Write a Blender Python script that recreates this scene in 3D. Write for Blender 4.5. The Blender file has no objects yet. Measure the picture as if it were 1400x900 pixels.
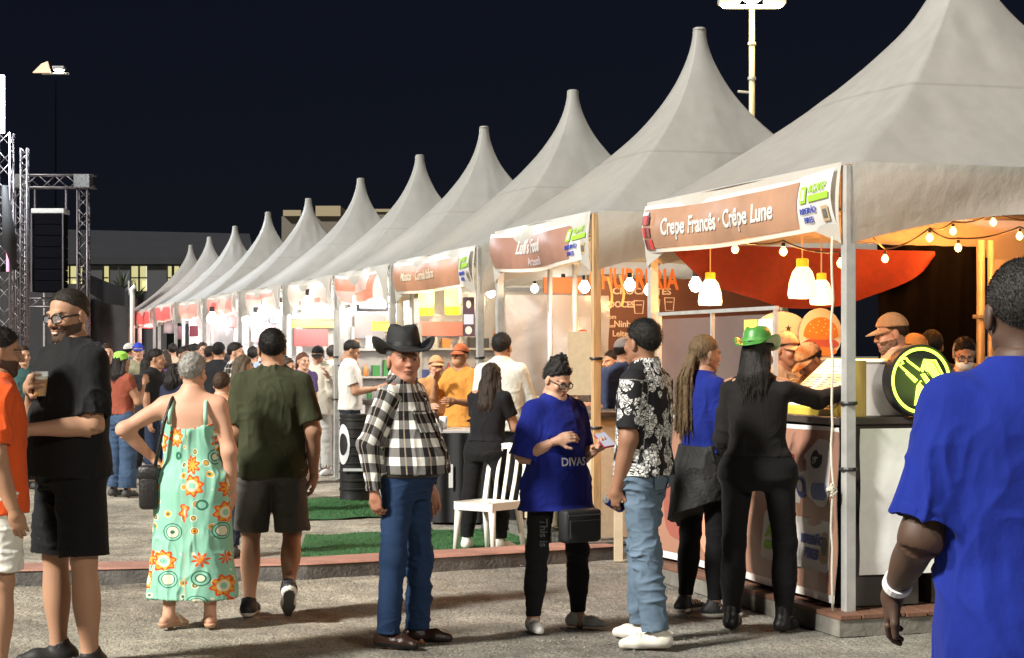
import bpy, bmesh, math, random
import numpy as np
from mathutils import Vector, Matrix

# ------------------------------------------------------------------ camera, sky, sun, exposure
sc = bpy.context.scene
COL = sc.collection
F, HOR, EYE = 2528.0, 485.0, 1.6            # focal length in photograph pixels, horizon row, eye height
cam_d = bpy.data.cameras.new("camera")
cam = bpy.data.objects.new("camera", cam_d); COL.objects.link(cam)
cam.location = (0, 0, EYE); cam.rotation_euler = (math.radians(90), 0, 0)
cam_d.sensor_width = 36; cam_d.lens = 36*F/1400
cam_d.shift_y = (HOR-450)/1400
cam_d.clip_start = .1; cam_d.clip_end = 2000
sc.camera = cam
world = bpy.data.worlds.new("World"); sc.world = world; world.use_nodes = True
wn = world.node_tree.nodes; wl = world.node_tree.links
bg = wn["Background"]
sky = wn.new("ShaderNodeTexSky"); sky.sky_type = 'NISHITA'; sky.sun_disc = False
sky.sun_elevation = math.radians(38); sky.sun_rotation = math.radians(234)
mixn = wn.new("ShaderNodeMix"); mixn.data_type = 'RGBA'; mixn.inputs[0].default_value = .97
wl.new(sky.outputs[0], mixn.inputs[6]); mixn.inputs[7].default_value = (.085, .095, .25, 1)
wl.new(mixn.outputs[2], bg.inputs[0]); bg.inputs[1].default_value = .0125
sun_d = bpy.data.lights.new("sun", 'SUN'); sun_d.energy = 2.55; sun_d.angle = math.radians(6.0)
sun_d.color = (1, .97, .90)
sun = bpy.data.objects.new("sun", sun_d); COL.objects.link(sun)
sun.rotation_euler = Vector((.64, .46, -.62)).to_track_quat('-Z', 'Y').to_euler()
sc.view_settings.view_transform = 'Standard'; sc.view_settings.look = 'None'
sc.view_settings.exposure = 1.27; sc.view_settings.gamma = 1
sc.render.engine = 'CYCLES'
sc.cycles.use_denoising = True
sc.cycles.max_bounces = 6; sc.cycles.transparent_max_bounces = 12
sc.cycles.sample_clamp_indirect = 4
random.seed(7); rng = np.random.default_rng(7)
R = math.radians

# ------------------------------------------------------------------ helpers: naming, materials, meshes
def tag(o, label, cat, group=None, kind=None):
    o['label'] = label; o['category'] = cat
    if group: o['group'] = group
    if kind: o['kind'] = kind
    return o
def empty(name, loc=(0, 0, 0), rz=0.0):
    o = bpy.data.objects.new(name, None); COL.objects.link(o)
    o.empty_display_size = .2; o.location = loc; o.rotation_euler = (0, 0, rz)
    return o
def link(name, me, mat=None, parent=None):
    o = bpy.data.objects.new(name, me); COL.objects.link(o)
    if mat is not None: me.materials.append(mat)
    if parent is not None: o.parent = parent
    return o
def copy_tree(o, parent=None):
    c = o.copy(); COL.objects.link(c); c.parent = parent
    for ch in list(o.children): copy_tree(ch, c)
    return c

MATS = {}
def mat(name, col=(.5, .5, .5), rough=.6, metal=0., noise=0., nscale=20., bump=0., bscale=60., emit=None, estr=0., spec=.5, alpha=1., trans=0., stretch=None):
    if name in MATS: return MATS[name]
    m = bpy.data.materials.new(name); m.use_nodes = True; MATS[name] = m
    nt = m.node_tree; b = nt.nodes["Principled BSDF"]; N = nt.nodes.new; L = nt.links.new
    b.inputs['Base Color'].default_value = (*col, 1); b.inputs['Roughness'].default_value = rough
    b.inputs['Metallic'].default_value = metal; b.inputs['Specular IOR Level'].default_value = spec
    b.inputs['Alpha'].default_value = alpha
    if trans: b.inputs['Transmission Weight'].default_value = trans; b.inputs['IOR'].default_value = 1.3
    if emit: b.inputs['Emission Color'].default_value = (*emit, 1); b.inputs['Emission Strength'].default_value = estr
    if noise or bump:
        tc = N("ShaderNodeTexCoord"); src = tc.outputs['Object']
        if stretch:
            mp = N("ShaderNodeMapping"); mp.inputs['Scale'].default_value = stretch; L(src, mp.inputs[0]); src = mp.outputs[0]
    if noise:
        t = N("ShaderNodeTexNoise"); t.inputs['Scale'].default_value = nscale; t.inputs['Detail'].default_value = 6
        L(src, t.inputs['Vector'])
        mr = N("ShaderNodeMapRange"); mr.inputs[1].default_value = .25; mr.inputs[2].default_value = .75
        mr.inputs[3].default_value = 1-noise; mr.inputs[4].default_value = 1+noise
        L(t.outputs[0], mr.inputs[0])
        mx = N("ShaderNodeMix"); mx.data_type = 'RGBA'; mx.blend_type = 'MULTIPLY'; mx.inputs[0].default_value = 1
        mx.inputs[6].default_value = (*col, 1); L(mr.outputs[0], mx.inputs[7]); L(mx.outputs[2], b.inputs['Base Color'])
    if bump:
        t2 = N("ShaderNodeTexNoise"); t2.inputs['Scale'].default_value = bscale; t2.inputs['Detail'].default_value = 5
        L(src, t2.inputs['Vector'])
        bp = N("ShaderNodeBump"); bp.inputs['Strength'].default_value = bump; bp.inputs['Distance'].default_value = .02
        L(t2.outputs[0], bp.inputs['Height']); L(bp.outputs[0], b.inputs['Normal'])
    return m

class MB:
    """collects shapes; build() links them as one mesh object"""
    def __init__(s): s.v = []; s.f = []
    def add(s, v, f):
        n = len(s.v); s.v += [tuple(p) for p in v]; s.f += [tuple(i+n for i in q) for q in f]; return s
    def box(s, lo, hi, M=None, bev=0.0):
        (a, b, c), (d, e, g) = lo, hi
        if bev:
            bm = bmesh.new(); bmesh.ops.create_cube(bm, size=1)
            for v in bm.verts: v.co = Vector(((a+d)/2+v.co.x*(d-a), (b+e)/2+v.co.y*(e-b), (c+g)/2+v.co.z*(g-c)))
            bmesh.ops.bevel(bm, geom=bm.edges[:], offset=bev, segments=2, affect='EDGES', profile=.5)
            bm.verts.index_update(); v = [w.co.copy() for w in bm.verts]; f = [[w.index for w in q.verts] for q in bm.faces]; bm.free()
        else:
            v = [Vector(p) for p in ((a,b,c),(d,b,c),(d,e,c),(a,e,c),(a,b,g),(d,b,g),(d,e,g),(a,e,g))]
            f = [(3,2,1,0),(4,5,6,7),(0,1,5,4),(1,2,6,5),(2,3,7,6),(3,0,4,7)]
        if M: v = [M @ w for w in v]
        return s.add(v, f)
    def tube(s, pts, r, n=8, cap=True):
        pts = [Vector(p) for p in pts]; rs = r if isinstance(r, (list, tuple)) else [r]*len(pts)
        ref = None; base = len(s.v); V = []; Fc = []
        for i, p in enumerate(pts):
            t = (pts[min(i+1, len(pts)-1)]-pts[max(i-1, 0)]).normalized()
            if ref is None: ref = Vector((0,0,1)) if abs(t.z) < .9 else Vector((1,0,0))
            x = (ref-t*ref.dot(t)).normalized(); y = t.cross(x); ref = x
            V += [p+(x*math.cos(2*math.pi*k/n)+y*math.sin(2*math.pi*k/n))*rs[i] for k in range(n)]
        for i in range(len(pts)-1):
            for k in range(n): Fc.append((i*n+k, i*n+(k+1)%n, (i+1)*n+(k+1)%n, (i+1)*n+k))
        if cap: Fc += [tuple(range(n-1, -1, -1)), tuple((len(pts)-1)*n+k for k in range(n))]
        return s.add(V, Fc)
    def lathe(s, prof, n=20, c=(0, 0, 0), M=None, cap=True):
        V = []; Fc = []; m = len(prof)
        for r, z in prof: V += [Vector((c[0]+r*math.cos(2*math.pi*k/n), c[1]+r*math.sin(2*math.pi*k/n), c[2]+z)) for k in range(n)]
        for i in range(m-1):
            for k in range(n): Fc.append((i*n+k, i*n+(k+1)%n, (i+1)*n+(k+1)%n, (i+1)*n+k))
        if cap: Fc += [tuple(range(n-1, -1, -1)), tuple((m-1)*n+k for k in range(n))]
        if M: V = [M @ w for w in V]
        return s.add(V, Fc)
    def prism(s, poly, h, M=None):
        n = len(poly); V = [Vector((x, y, 0)) for x, y in poly]+[Vector((x, y, h)) for x, y in poly]
        Fc = [tuple(range(n-1, -1, -1)), tuple(range(n, 2*n))]+[(k, (k+1)%n, n+(k+1)%n, n+k) for k in range(n)]
        if M: V = [M @ w for w in V]
        return s.add(V, Fc)
    def sheet(s, fn, nu, nv):
        V = [fn(i/nu, j/nv) for j in range(nv+1) for i in range(nu+1)]
        Fc = [(j*(nu+1)+i, j*(nu+1)+i+1, (j+1)*(nu+1)+i+1, (j+1)*(nu+1)+i) for j in range(nv) for i in range(nu)]
        return s.add(V, Fc)
    def build(s, name, m, parent=None, smooth=False, loc=None, auto=None):
        me = bpy.data.meshes.new(name); me.from_pydata(s.v, [], s.f); me.update()
        if smooth or auto:
            for p in me.polygons: p.use_smooth = True
        if auto: me.set_sharp_from_angle(angle=R(auto))
        o = link(name, me, m, parent)
        if loc is not None: o.location = loc
        return o
def text(body, size, m, parent, M, name='lettering', bold=.0, ext=.002, sx=1., align='LEFT'):
    cu = bpy.data.curves.new('t', 'FONT'); cu.body = body; cu.size = size; cu.offset = bold*size; cu.extrude = ext
    cu.align_x = align; cu.resolution_u = 3
    o = bpy.data.objects.new('t', cu); COL.objects.link(o)
    me = bpy.data.meshes.new_from_object(o); bpy.data.objects.remove(o); bpy.data.curves.remove(cu)
    me.name = name
    me.transform(M @ Matrix.Diagonal((sx, 1, 1, 1))); me.materials.clear()
    return link(name, me, m, parent)
def ground(px, py): d = F*EYE/(py-HOR); return Vector(((px-700)/F*d, d, 0))
def at(px, py, d): return Vector(((px-700)/F*d, d, EYE+(HOR-py)/F*d))

# value noise on an (n,3) array
def vnoise(p, seed=0):
    i = np.floor(p).astype(np.int64); f = p-i; f = f*f*(3-2*f)
    def hsh(a, b, c):
        n = a*374761393+b*668265263+c*1274126177+seed*974711
        n = (n ^ (n >> 13))*1274126177; n = n ^ (n >> 16)
        return (n & 0xffff).astype(np.float64)/32767.5-1
    x, y, z = i.T; u, v, w = f.T; r = 0
    for dx in (0, 1):
        for dy in (0, 1):
            for dz in (0, 1):
                r = r+hsh(x+dx, y+dy, z+dz)*(u if dx else 1-u)*(v if dy else 1-v)*(w if dz else 1-w)
    return r
# ------------------------------------------------------------------ people: one distance field per body, meshed by surface nets
class Grid:
    def __init__(s, lo, hi, h):
        s.lo = np.array(lo, float); s.h = h
        n = np.ceil((np.array(hi)-s.lo)/h).astype(int)+1
        s.ax = [s.lo[i]+h*np.arange(n[i]) for i in range(3)]
        s.D = np.full(n, .2, np.float32)
    def put(s, prim, k=.0, op='u'):
        fn, lo, hi = prim; pad = k+3*s.h; sl = []
        for i in range(3):
            a = int(np.searchsorted(s.ax[i], lo[i]-pad)); b = int(np.searchsorted(s.ax[i], hi[i]+pad))
            if b <= a: return s
            sl.append(slice(a, b))
        X = s.ax[0][sl[0]][:, None, None]; Y = s.ax[1][sl[1]][None, :, None]; Z = s.ax[2][sl[2]][None, None, :]
        d = fn(X, Y, Z).astype(np.float32); o = s.D[tuple(sl)]
        if op == 'u':
            if k > 0:
                hh = np.maximum(k-np.abs(o-d), 0)/k; r = np.minimum(o, d)-hh*hh*k*.25
            else: r = np.minimum(o, d)
        else:
            if k > 0:
                hh = np.maximum(k-np.abs(o+d), 0)/k; r = np.maximum(o, -d)+hh*hh*k*.25
            else: r = np.maximum(o, -d)
        s.D[tuple(sl)] = r
        return s
    def nets(s):
        D = s.D; ins = D < 0; nx, ny, nz = D.shape
        c = np.zeros((nx-1, ny-1, nz-1), np.int8)
        for dx in (0, 1):
            for dy in (0, 1):
                for dz in (0, 1): c += ins[dx:nx-1+dx, dy:ny-1+dy, dz:nz-1+dz]
        idx = np.argwhere((c > 0) & (c < 8))
        if len(idx) == 0: return np.zeros((0, 3)), np.zeros((0, 4), int)
        vid = np.full(c.shape, -1, np.int32); vid[tuple(idx.T)] = np.arange(len(idx))
        P = np.zeros((len(idx), 3)); W = np.zeros(len(idx))
        cor = [(a, b, d) for a in (0, 1) for b in (0, 1) for d in (0, 1)]
        val = {q: D[idx[:, 0]+q[0], idx[:, 1]+q[1], idx[:, 2]+q[2]].astype(float) for q in cor}
        for q in cor:
            for a in range(3):
                if q[a]: continue
                r = list(q); r[a] = 1; r = tuple(r); v0, v1 = val[q], val[r]
                m = (v0 < 0) != (v1 < 0); t = np.where(m, v0/np.where(m, v0-v1, 1), 0)
                p = np.tile(np.array(q, float), (len(idx), 1)); p[:, a] = t
                P += p*m[:, None]; W += m
        P = s.lo+s.h*(idx+P/W[:, None]); Fs = []
        for a in range(3):
            b, d = (a+1) % 3, (a+2) % 3
            s0 = [slice(None)]*3; s1 = [slice(None)]*3; s0[a] = slice(0, -1); s1[a] = slice(1, None)
            i0, i1 = ins[tuple(s0)], ins[tuple(s1)]
            e = np.argwhere(i0 != i1); ok = (e[:, b] > 0) & (e[:, d] > 0) & (e[:, b] < D.shape[b]-1) & (e[:, d] < D.shape[d]-1); e = e[ok]
            fl = i0[tuple(e.T)]; q = []
            for ob, od in ((1, 1), (0, 1), (0, 0), (1, 0)):
                k = e.copy(); k[:, b] -= ob; k[:, d] -= od; q.append(vid[tuple(k.T)])
            q = np.stack(q, 1); q[~fl] = q[~fl][:, ::-1]; Fs.append(q)
        return P, np.concatenate(Fs)

def V3(*a): return np.array(a, float)
def unit(a): a = np.array(a, float); return a/np.linalg.norm(a)
def cone(a, b, ra, rb, bul=0., cutA=None, cutB=None, hollow=0.):
    a = np.array(a, float); b = np.array(b, float); ab = b-a; L2 = ab @ ab; L = math.sqrt(L2); m = max(ra, rb)+bul
    def fn(X, Y, Z):
        tr = ((X-a[0])*ab[0]+(Y-a[1])*ab[1]+(Z-a[2])*ab[2])/L2; t = np.clip(tr, 0, 1)
        d = np.sqrt((X-a[0]-t*ab[0])**2+(Y-a[1]-t*ab[1])**2+(Z-a[2]-t*ab[2])**2)-(ra+t*(rb-ra)+bul*np.sin(np.pi*np.clip(t*1.15, 0, 1))**2)
        if hollow and cutB is not None:
            d = np.maximum(d, -np.maximum(d+hollow, (cutB-.03/L-tr)*L))
        if cutB is not None: d = np.maximum(d, (tr-cutB)*L)
        if cutA is not None: d = np.maximum(d, (cutA-tr)*L)
        return d
    return fn, np.minimum(a, b)-m, np.maximum(a, b)+m
def ell(c, r, M=None, plane=None):
    c = np.array(c, float); r = np.array(r, float); m = max(r)
    def fn(X, Y, Z):
        x, y, z = X-c[0], Y-c[1], Z-c[2]
        if M is not None:
            x, y, z = (M[0][0]*x+M[1][0]*y+M[2][0]*z, M[0][1]*x+M[1][1]*y+M[2][1]*z, M[0][2]*x+M[1][2]*y+M[2][2]*z)
        k0 = np.sqrt((x/r[0])**2+(y/r[1])**2+(z/r[2])**2); k1 = np.sqrt((x/r[0]**2)**2+(y/r[1]**2)**2+(z/r[2]**2)**2)+1e-6
        d = k0*(k0-1)/k1
        for n, o in (plane or []): d = np.maximum(d, x*n[0]+y*n[1]+z*n[2]-o)
        return d
    return fn, c-m, c+m
def loft(tab, cx, cy, yaw, z0, z1):
    """tab rows: z, half width, front depth, back depth; cx, cy, yaw functions of z"""
    tz = np.array([t[0] for t in tab]); W = np.array([t[1] for t in tab]); Fd = np.array([t[2] for t in tab]); Bd = np.array([t[3] for t in tab])
    zz = np.linspace(tz[0], tz[-1], 120)
    def sm(a):
        y = np.interp(zz, tz, a)
        for _ in range(6): y[1:-1] = (y[:-2]+y[1:-1]*2+y[2:])/4
        return y
    W, Fd, Bd = sm(W), sm(Fd), sm(Bd)
    m = max(W.max(), Fd.max(), Bd.max())+.25
    def fn(X, Y, Z):
        w = np.interp(Z, zz, W); f = np.interp(Z, zz, Fd); b = np.interp(Z, zz, Bd)
        x = X-cx(Z); y = Y-cy(Z); a = yaw(Z); ca, sa = np.cos(a), np.sin(a)
        x, y = ca*x+sa*y, -sa*x+ca*y
        dp = np.where(y < 0, f, b); e = 2.25
        q = (np.abs(x/w)**e+np.abs(y/dp)**e)**(1/e)
        d = (q-1)*np.minimum(w, dp)
        return np.maximum(d, np.maximum(Z-z1, z0-Z))
    lo = V3(-m, -m, z0); hi = V3(m, m, z1)
    return fn, lo, hi

def mesh_np(name, V, Fq, colors=None, uvp=None):
    me = bpy.data.meshes.new(name); n = len(V); m = len(Fq)
    me.vertices.add(n); me.vertices.foreach_set('co', V.astype(np.float32).ravel())
    me.loops.add(m*4); me.loops.foreach_set('vertex_index', Fq.astype(np.int32).ravel())
    me.polygons.add(m); me.polygons.foreach_set('loop_start', np.arange(0, 4*m, 4, dtype=np.int32))
    me.polygons.foreach_set('use_smooth', np.ones(m, bool))
    me.update(calc_edges=True)
    if colors is not None:
        at_ = me.color_attributes.new('Col', 'FLOAT_COLOR', 'POINT')
        at_.data.foreach_set('color', np.concatenate([colors, np.ones((n, 1))], 1).astype(np.float32).ravel())
    if uvp is not None:
        at_ = me.attributes.new('uvp', 'FLOAT_VECTOR', 'POINT'); at_.data.foreach_set('vector', uvp.astype(np.float32).ravel())
    return me
def vnormals(V, Fq):
    n = np.cross(V[Fq[:, 2]]-V[Fq[:, 0]], V[Fq[:, 3]]-V[Fq[:, 1]]); N = np.zeros_like(V)
    for i in range(4): np.add.at(N, Fq[:, i], n)
    return N/(np.linalg.norm(N, axis=1)[:, None]+1e-9)
def relax(V, Fq, it=1, lam=.5):
    for _ in range(it):
        S = np.zeros_like(V); C = np.zeros(len(V))
        for i in range(4):
            np.add.at(S, Fq[:, i], V[Fq[:, (i+1) % 4]]); np.add.at(C, Fq[:, i], 1)
        V = V+(S/np.maximum(C, 1)[:, None]-V)*lam
    return V
def wrinkle(V, Fq, amp, sc_=(9, 9, 22), seed=0, amp2=None):
    N = vnormals(V, Fq); q = V*np.array(sc_)
    q = q+.6*np.stack([vnoise(V*6+5, seed+3), vnoise(V*6+9, seed+4), vnoise(V*6+14, seed+5)], 1)
    r = np.clip(1-np.abs(vnoise(q, seed))*2.6, -.2, 1); r = np.sign(r)*np.abs(r)**1.4*1.3-.3; r2 = np.clip(1-3.2*np.abs(vnoise(q*1.9+7, seed+1)), -.2, 1); m = .55+.75*vnoise(V*4.5, seed+2); r, r2 = r*m, r2*m
    return V+N*(amp*(r*.7+r2*.35)-amp*.2)[:, None]

def skin_mat():
    if 'skin' in MATS: return MATS['skin']
    m = mat('skin', rough=.55, bump=.08, bscale=250, spec=.35); nt = m.node_tree; b = nt.nodes["Principled BSDF"]
    a = nt.nodes.new("ShaderNodeAttribute"); a.attribute_name = 'Col'; nt.links.new(a.outputs['Color'], b.inputs['Base Color'])
    b.inputs['Subsurface Weight'].default_value = .06; b.inputs['Subsurface Radius'].default_value = (.012, .005, .003)
    return m
def col_mat(name, rough, bump=.15, bscale=300, spec=.3):
    if name in MATS: return MATS[name]
    m = mat(name, rough=rough, bump=bump, bscale=bscale, spec=spec); nt = m.node_tree
    a = nt.nodes.new("ShaderNodeAttribute"); a.attribute_name = 'Col'; nt.links.new(a.outputs['Color'], nt.nodes["Principled BSDF"].inputs['Base Color'])
    return m
_cl = {}
def cloth(col, rough=.85, noise=.10):
    k = tuple(round(c, 3) for c in col)+(rough,)
    if k not in _cl:
        m = mat('fabric_%d' % len(_cl), col, rough, noise=noise, nscale=11, bump=.22, bscale=30, spec=.12, stretch=(1, 1, .6))
        m.node_tree.nodes["Principled BSDF"].inputs['Sheen Weight'].default_value = .04
        _cl[k] = m
    return _cl[k]
def hair_mat(col):
    return mat('hair_%d_%d_%d' % tuple(int(c*999) for c in col), col, .55, noise=.4, nscale=120, bump=.4, bscale=220, spec=.25, stretch=(1, 1, .3))
def drape(name, obj, m, org, rt, up, w, h_, lay=.005, n=12, parent=None, body=None, size=.05, bold=.02, cmax=.3):
    '''a flat print laid on a garment: each point is lifted onto the cloth'''
    co = np.empty(len(obj.data.vertices)*3, np.float32); obj.data.vertices.foreach_get('co', co); co = co.reshape(-1, 3).astype(float)
    org, rt, up = np.array(org, float), unit(rt), unit(up); nn = np.cross(rt, up); q = co-org; A, B, Cc = q @ rt, q @ up, q @ nn
    keep = (A > -.05) & (A < w+.05) & (B > -.05) & (B < h_+.05) & (Cc > -.12) & (Cc < cmax); A, B, Cc = A[keep], B[keep], Cc[keep]
    def lift(a, b):
        d = (A-a)**2+(B-b)**2; m_ = d < .022**2
        return (Cc[m_].max() if m_.any() else (Cc[np.argmin(d)] if len(d) else 0))+lay
    pt = lambda a, b: Vector(org+rt*a+up*b+nn*lift(a, b))
    if body:
        o = text(body, size, m, parent or obj.parent, Matrix.Identity(4), name=name, bold=bold, ext=0.)
        for v in o.data.vertices: v.co = pt(v.co.x, v.co.y)
        return o
    nv = max(2, int(n*h_/w)); o = MB().sheet(lambda u, v: pt(u*w, v*h_), n, nv).build(name, m, parent or obj.parent, True)
    at_ = o.data.attributes.new('uvp', 'FLOAT_VECTOR', 'POINT'); at_.data.foreach_set('vector', np.array([(org[0]+i/n*w+.021, org[2]+j/nv*h_+.017, 0) for j in range(nv+1) for i in range(n+1)], np.float32).ravel())
    return o
def part_of(info, name): return [c for c in info['obj'].children if c.name.split('.')[0] == name][0]

MALE = [(.455,.13,.075,.085),(.50,.172,.095,.125),(.545,.165,.10,.11),(.60,.152,.10,.09),(.66,.157,.112,.095),(.72,.172,.122,.108),(.77,.182,.112,.112),(.80,.168,.085,.102),(.825,.118,.062,.082),(.845,.07,.052,.062),(.86,.056,.05,.056)]
FEM = [(.455,.14,.075,.09),(.50,.182,.095,.135),(.545,.172,.098,.118),(.60,.140,.09,.088),(.635,.132,.09,.085),(.68,.143,.112,.092),(.72,.153,.132,.098),(.765,.158,.11,.10),(.797,.145,.08,.092),(.822,.105,.058,.075),(.845,.06,.047,.056),(.86,.05,.046,.05)]

def rotm(yaw, pitch, roll):
    return np.array((Matrix.Rotation(yaw, 3, 'Z') @ Matrix.Rotation(pitch, 3, 'X') @ Matrix.Rotation(roll, 3, 'Y')))

def hand_prims(w, dirn, nrm, side, k, curl, spread=1., fat=1., thumb=.6):
    """wrist, pointing direction, palm normal; curl = three bend angles in degrees"""
    d = unit(dirn); n = unit(np.array(nrm, float)-d*(np.array(nrm, float) @ d)); l = np.cross(d, n)*side     # l points to the thumb
    P = [(ell(w+d*.048*k, (.05*k, .041*k*fat, .0165*k*fat), np.stack([d, l, n], 1)), .012), (cone(w-d*.03*k, w+d*.02*k, .026*k*fat, .027*k*fat), .02)]
    for off, ln, ba in ((.030, .07, .083), (.0105, .08, .088), (-.0095, .074, .085), (-.029, .058, .077)):
        p = w+d*ba*k+l*off*k*spread*1.02; r = .0088*k*fat; ang = 0
        for j, fr in enumerate((.45, .31, .24)):
            ang += R(curl[j]); q = p+(d*math.cos(ang)+n*math.sin(ang)+l*off*.5*(spread-1))*ln*fr*k
            P.append((cone(p, q, r, r*.92), .004)); p = q; r *= .93
    p = w+d*.022*k+l*.026*k+n*.006*k; tdir = unit(d*.75+l*(.85*thumb+.2)+n*.45*(1.2-thumb))
    q = p+tdir*.042*k; P.append((cone(p, q, .0135*k*fat, .0105*k*fat), .01))
    t2 = unit(tdir*.6+d*.6+n*.35*(R(curl[0])+.2)); P.append((cone(q, q+t2*.034*k, .0105*k*fat, .008*k*fat), .004))
    return P

def person(label, pos, face=0, H=1.72, sex='m', group=None, skin=(.42,.24,.16), fat=0., build=1., sh=1., leg=1., hips=1.,
           hair=None, hat=None, top=None, bottom=None, shoes=None, arms=None, hands=None, legs=None, feet=(8, -8), lean=(0, 0), twist=0,
           head=(0, 0, 0), h=.011, beard=None, glasses=None, extra=None, lift=0., headband=None, hs=1., bust=1., chin_mask=None, smile=False, neck=.118):
    k = H/1.75; SK = np.array(skin)
    arms = arms or (((-.12, .02, -1), (-.05, -.18, -1)), ((.12, .02, -1), (.05, -.18, -1)))
    legs = legs or (((-.04, -.02, -1), (-.02, .04, -1)), ((.04, -.02, -1), (.02, .04, -1)))
    hands = hands or ({}, {})
    # ---- joints
    J = {}
    hx = .058*H*(.92 if sex == 'm' else .98)*hips
    ends = []
    for i, sgn in ((0, -1), (1, 1)):
        t, s_ = unit(legs[i][0]), unit(legs[i][1])
        kn = V3(sgn*hx, 0, 0)+t*.247*H*leg; an = kn+s_*.243*H*leg; J['kn%d' % i], J['an%d' % i] = kn, an; ends.append(an[2]-feet_lift(legs[i], k))
    zp = -min(ends)+.045*H+lift
    for i, sgn in ((0, -1), (1, 1)):
        J['hp%d' % i] = V3(sgn*hx, 0, zp)
        for q in ('kn', 'an'): J[q+str(i)] = J[q+str(i)]+V3(0, 0, zp)
    dz = zp-.531*H*1.0
    zn = .85*H+dz; tw = R(twist)
    lt = lambda Z: np.clip((Z-zp)/(zn-zp), -.2, 1.25)
    cx = lambda Z: lean[0]*lt(Z); cy = lambda Z: lean[1]*np.sign(lt(Z))*np.abs(lt(Z))**1.2+.012*np.sin(lt(Z)*3.1)*k
    yw = lambda Z: tw*np.clip(lt(Z)*1.2, 0, 1)
    base = MALE if sex == 'm' else FEM
    T = []
    for fr, w, f, b in base:
        g = math.exp(-((fr-.60)/.07)**2); g2 = math.exp(-((fr-.52)/.06)**2); g3 = math.exp(-((fr-.72)/.04)**2)
        bb = build*(1+(hips-1)*g2)
        T.append((fr*H+dz, (w*bb+.05*fat*g)*k*(sh if fr > .74 else 1), (f*build*(1+(bust-1)*g3)+.13*fat*g+.03*fat*math.exp(-((fr-.69)/.05)**2))*k, (b*(.5+.5*build)*(1+(hips-1)*.7*g2)+.02*fat*g)*k))
    zs = .797*H+dz
    def tor(x, y, z):
        a = float(yw(np.array(z))); return V3(float(cx(np.array(z)))+x*math.cos(a)-y*math.sin(a), float(cy(np.array(z)))+x*math.sin(a)+y*math.cos(a), z)
    swd = .097*H*sh*(1 if sex == 'm' else .93)*(.6+.4*build)
    for i, sgn in ((0, -1), (1, 1)):
        u, f_ = unit(arms[i][0]), unit(arms[i][1]); up = max(0., u[2])*.05*H
        s_ = tor(sgn*swd, .008*k, zs+up); e = s_+u*.17*H; wr = e+f_*.148*H
        J['sh%d' % i], J['el%d' % i], J['wr%d' % i] = s_, e, wr
    nb = tor(0, .008*k, zn-.02*k); hp_ = nb+V3(lean[0]*.12, lean[1]*.12-.012*k, neck*k)
    hk = k*.985*hs*(1.0 if sex == 'm' else .96)
    HM = rotm(tw+R(head[0]), R(head[1]), R(head[2]))
    hc = hp_+HM @ V3(0, -.012, .012)*k
    def hp(x, y, z): return hc+HM @ (V3(x, y, z)*hk)
    # ---- body (skin)
    allp = np.array(list(J.values())); lo = allp.min(0)-.13*k; hi = allp.max(0)+.13*k; lo[2] = min(lo[2], 0)-.0
    lo = np.minimum(lo, [-.26*k*build, -.2*k-.14*fat, 0]); hi = np.maximum(hi, [.26*k*build, .22*k, zn+.08])
    parts = []
    g = Grid(lo, hi, h); lb = .7+.3*build
    g.put(loft(T, cx, cy, yw, T[0][0]+.01, zn+.02))
    for i in (0, 1):
        g.put(cone(J['hp%d' % i]+V3(0, 0, .0), J['kn%d' % i], .083*k*lb, .056*k*lb, .004*k), .03)
        g.put(cone(J['kn%d' % i], J['an%d' % i], .053*k*lb, .036*k*lb, .014*k*lb), .02)
        g.put(cone(J['an%d' % i], J['an%d' % i]+V3(0, -.02*k, -.05*k), .036*k, .036*k), .02)
        s_, e, w = J['sh%d' % i], J['el%d' % i], J['wr%d' % i]
        g.put(cone(s_, e, .051*k*lb, .042*k*lb, .004*k), .05); g.put(cone(nb+V3(0, .004*k, -.012*k), s_+V3(0, 0, .006*k), .046*k*lb, .042*k*lb), .05)
        g.put(cone(e, w, .041*k*lb, .0275*k*lb, .006*k), .04)
    g.put(cone(nb-V3(0, 0, .03*k), hc+HM @ V3(0, .012, -.06)*hk, .055*k*lb, .05*k*lb), .04)
    V, Q = g.nets(); V = relax(V, Q, 1, .4)
    # the body draws in a little where cloth lies over it
    arm = np.zeros(len(V)); sl_ = (top or {}).get('sleeve', .7) if top else 0
    isarm = np.zeros(len(V), bool)
    for i in (0, 1):
        for a, b_, t1 in (('sh', 'el', min(sl_, 1)), ('el', 'wr', max(0, sl_-1))):
            A, B = J[a+str(i)], J[b_+str(i)]; ab = B-A; t = ((V-A) @ ab)/(ab @ ab); dd_ = np.linalg.norm(V-A-np.clip(t, 0, 1)[:, None]*ab, axis=1)
            m_ = (dd_ < .07*k*lb) & (t > .05) & (t < 1.1); isarm |= m_ & (np.abs(V[:, 0]) > swd*.9); arm = np.maximum(arm, m_*np.clip((t1-.1-t)*12, 0, 1)*(t1 > 0))
    cov = arm
    if top and sl_ > 0 or (top and top.get('kind') == 'dress'): 
        zt_ = top.get('ztop', .90)*H+dz-.03; cov = np.maximum(cov, np.where(isarm, 0, np.clip((V[:, 2]-top.get('hem', .49)*H-dz)*20, 0, 1)*np.clip((min(zt_, .828*H+dz)-V[:, 2])*25, 0, 1)))
        if top.get('backcut'): cov = np.where((V[:, 1] > 0) & (V[:, 2] > top['backcut']*H+dz-.09), 0, cov)
    if bottom and bottom['kind'] == 'trousers': cov = np.maximum(cov, np.where(isarm, 0, np.clip((V[:, 2]-.075*H)*25, 0, 1)*(V[:, 2] < .58*H+dz)))
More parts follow.
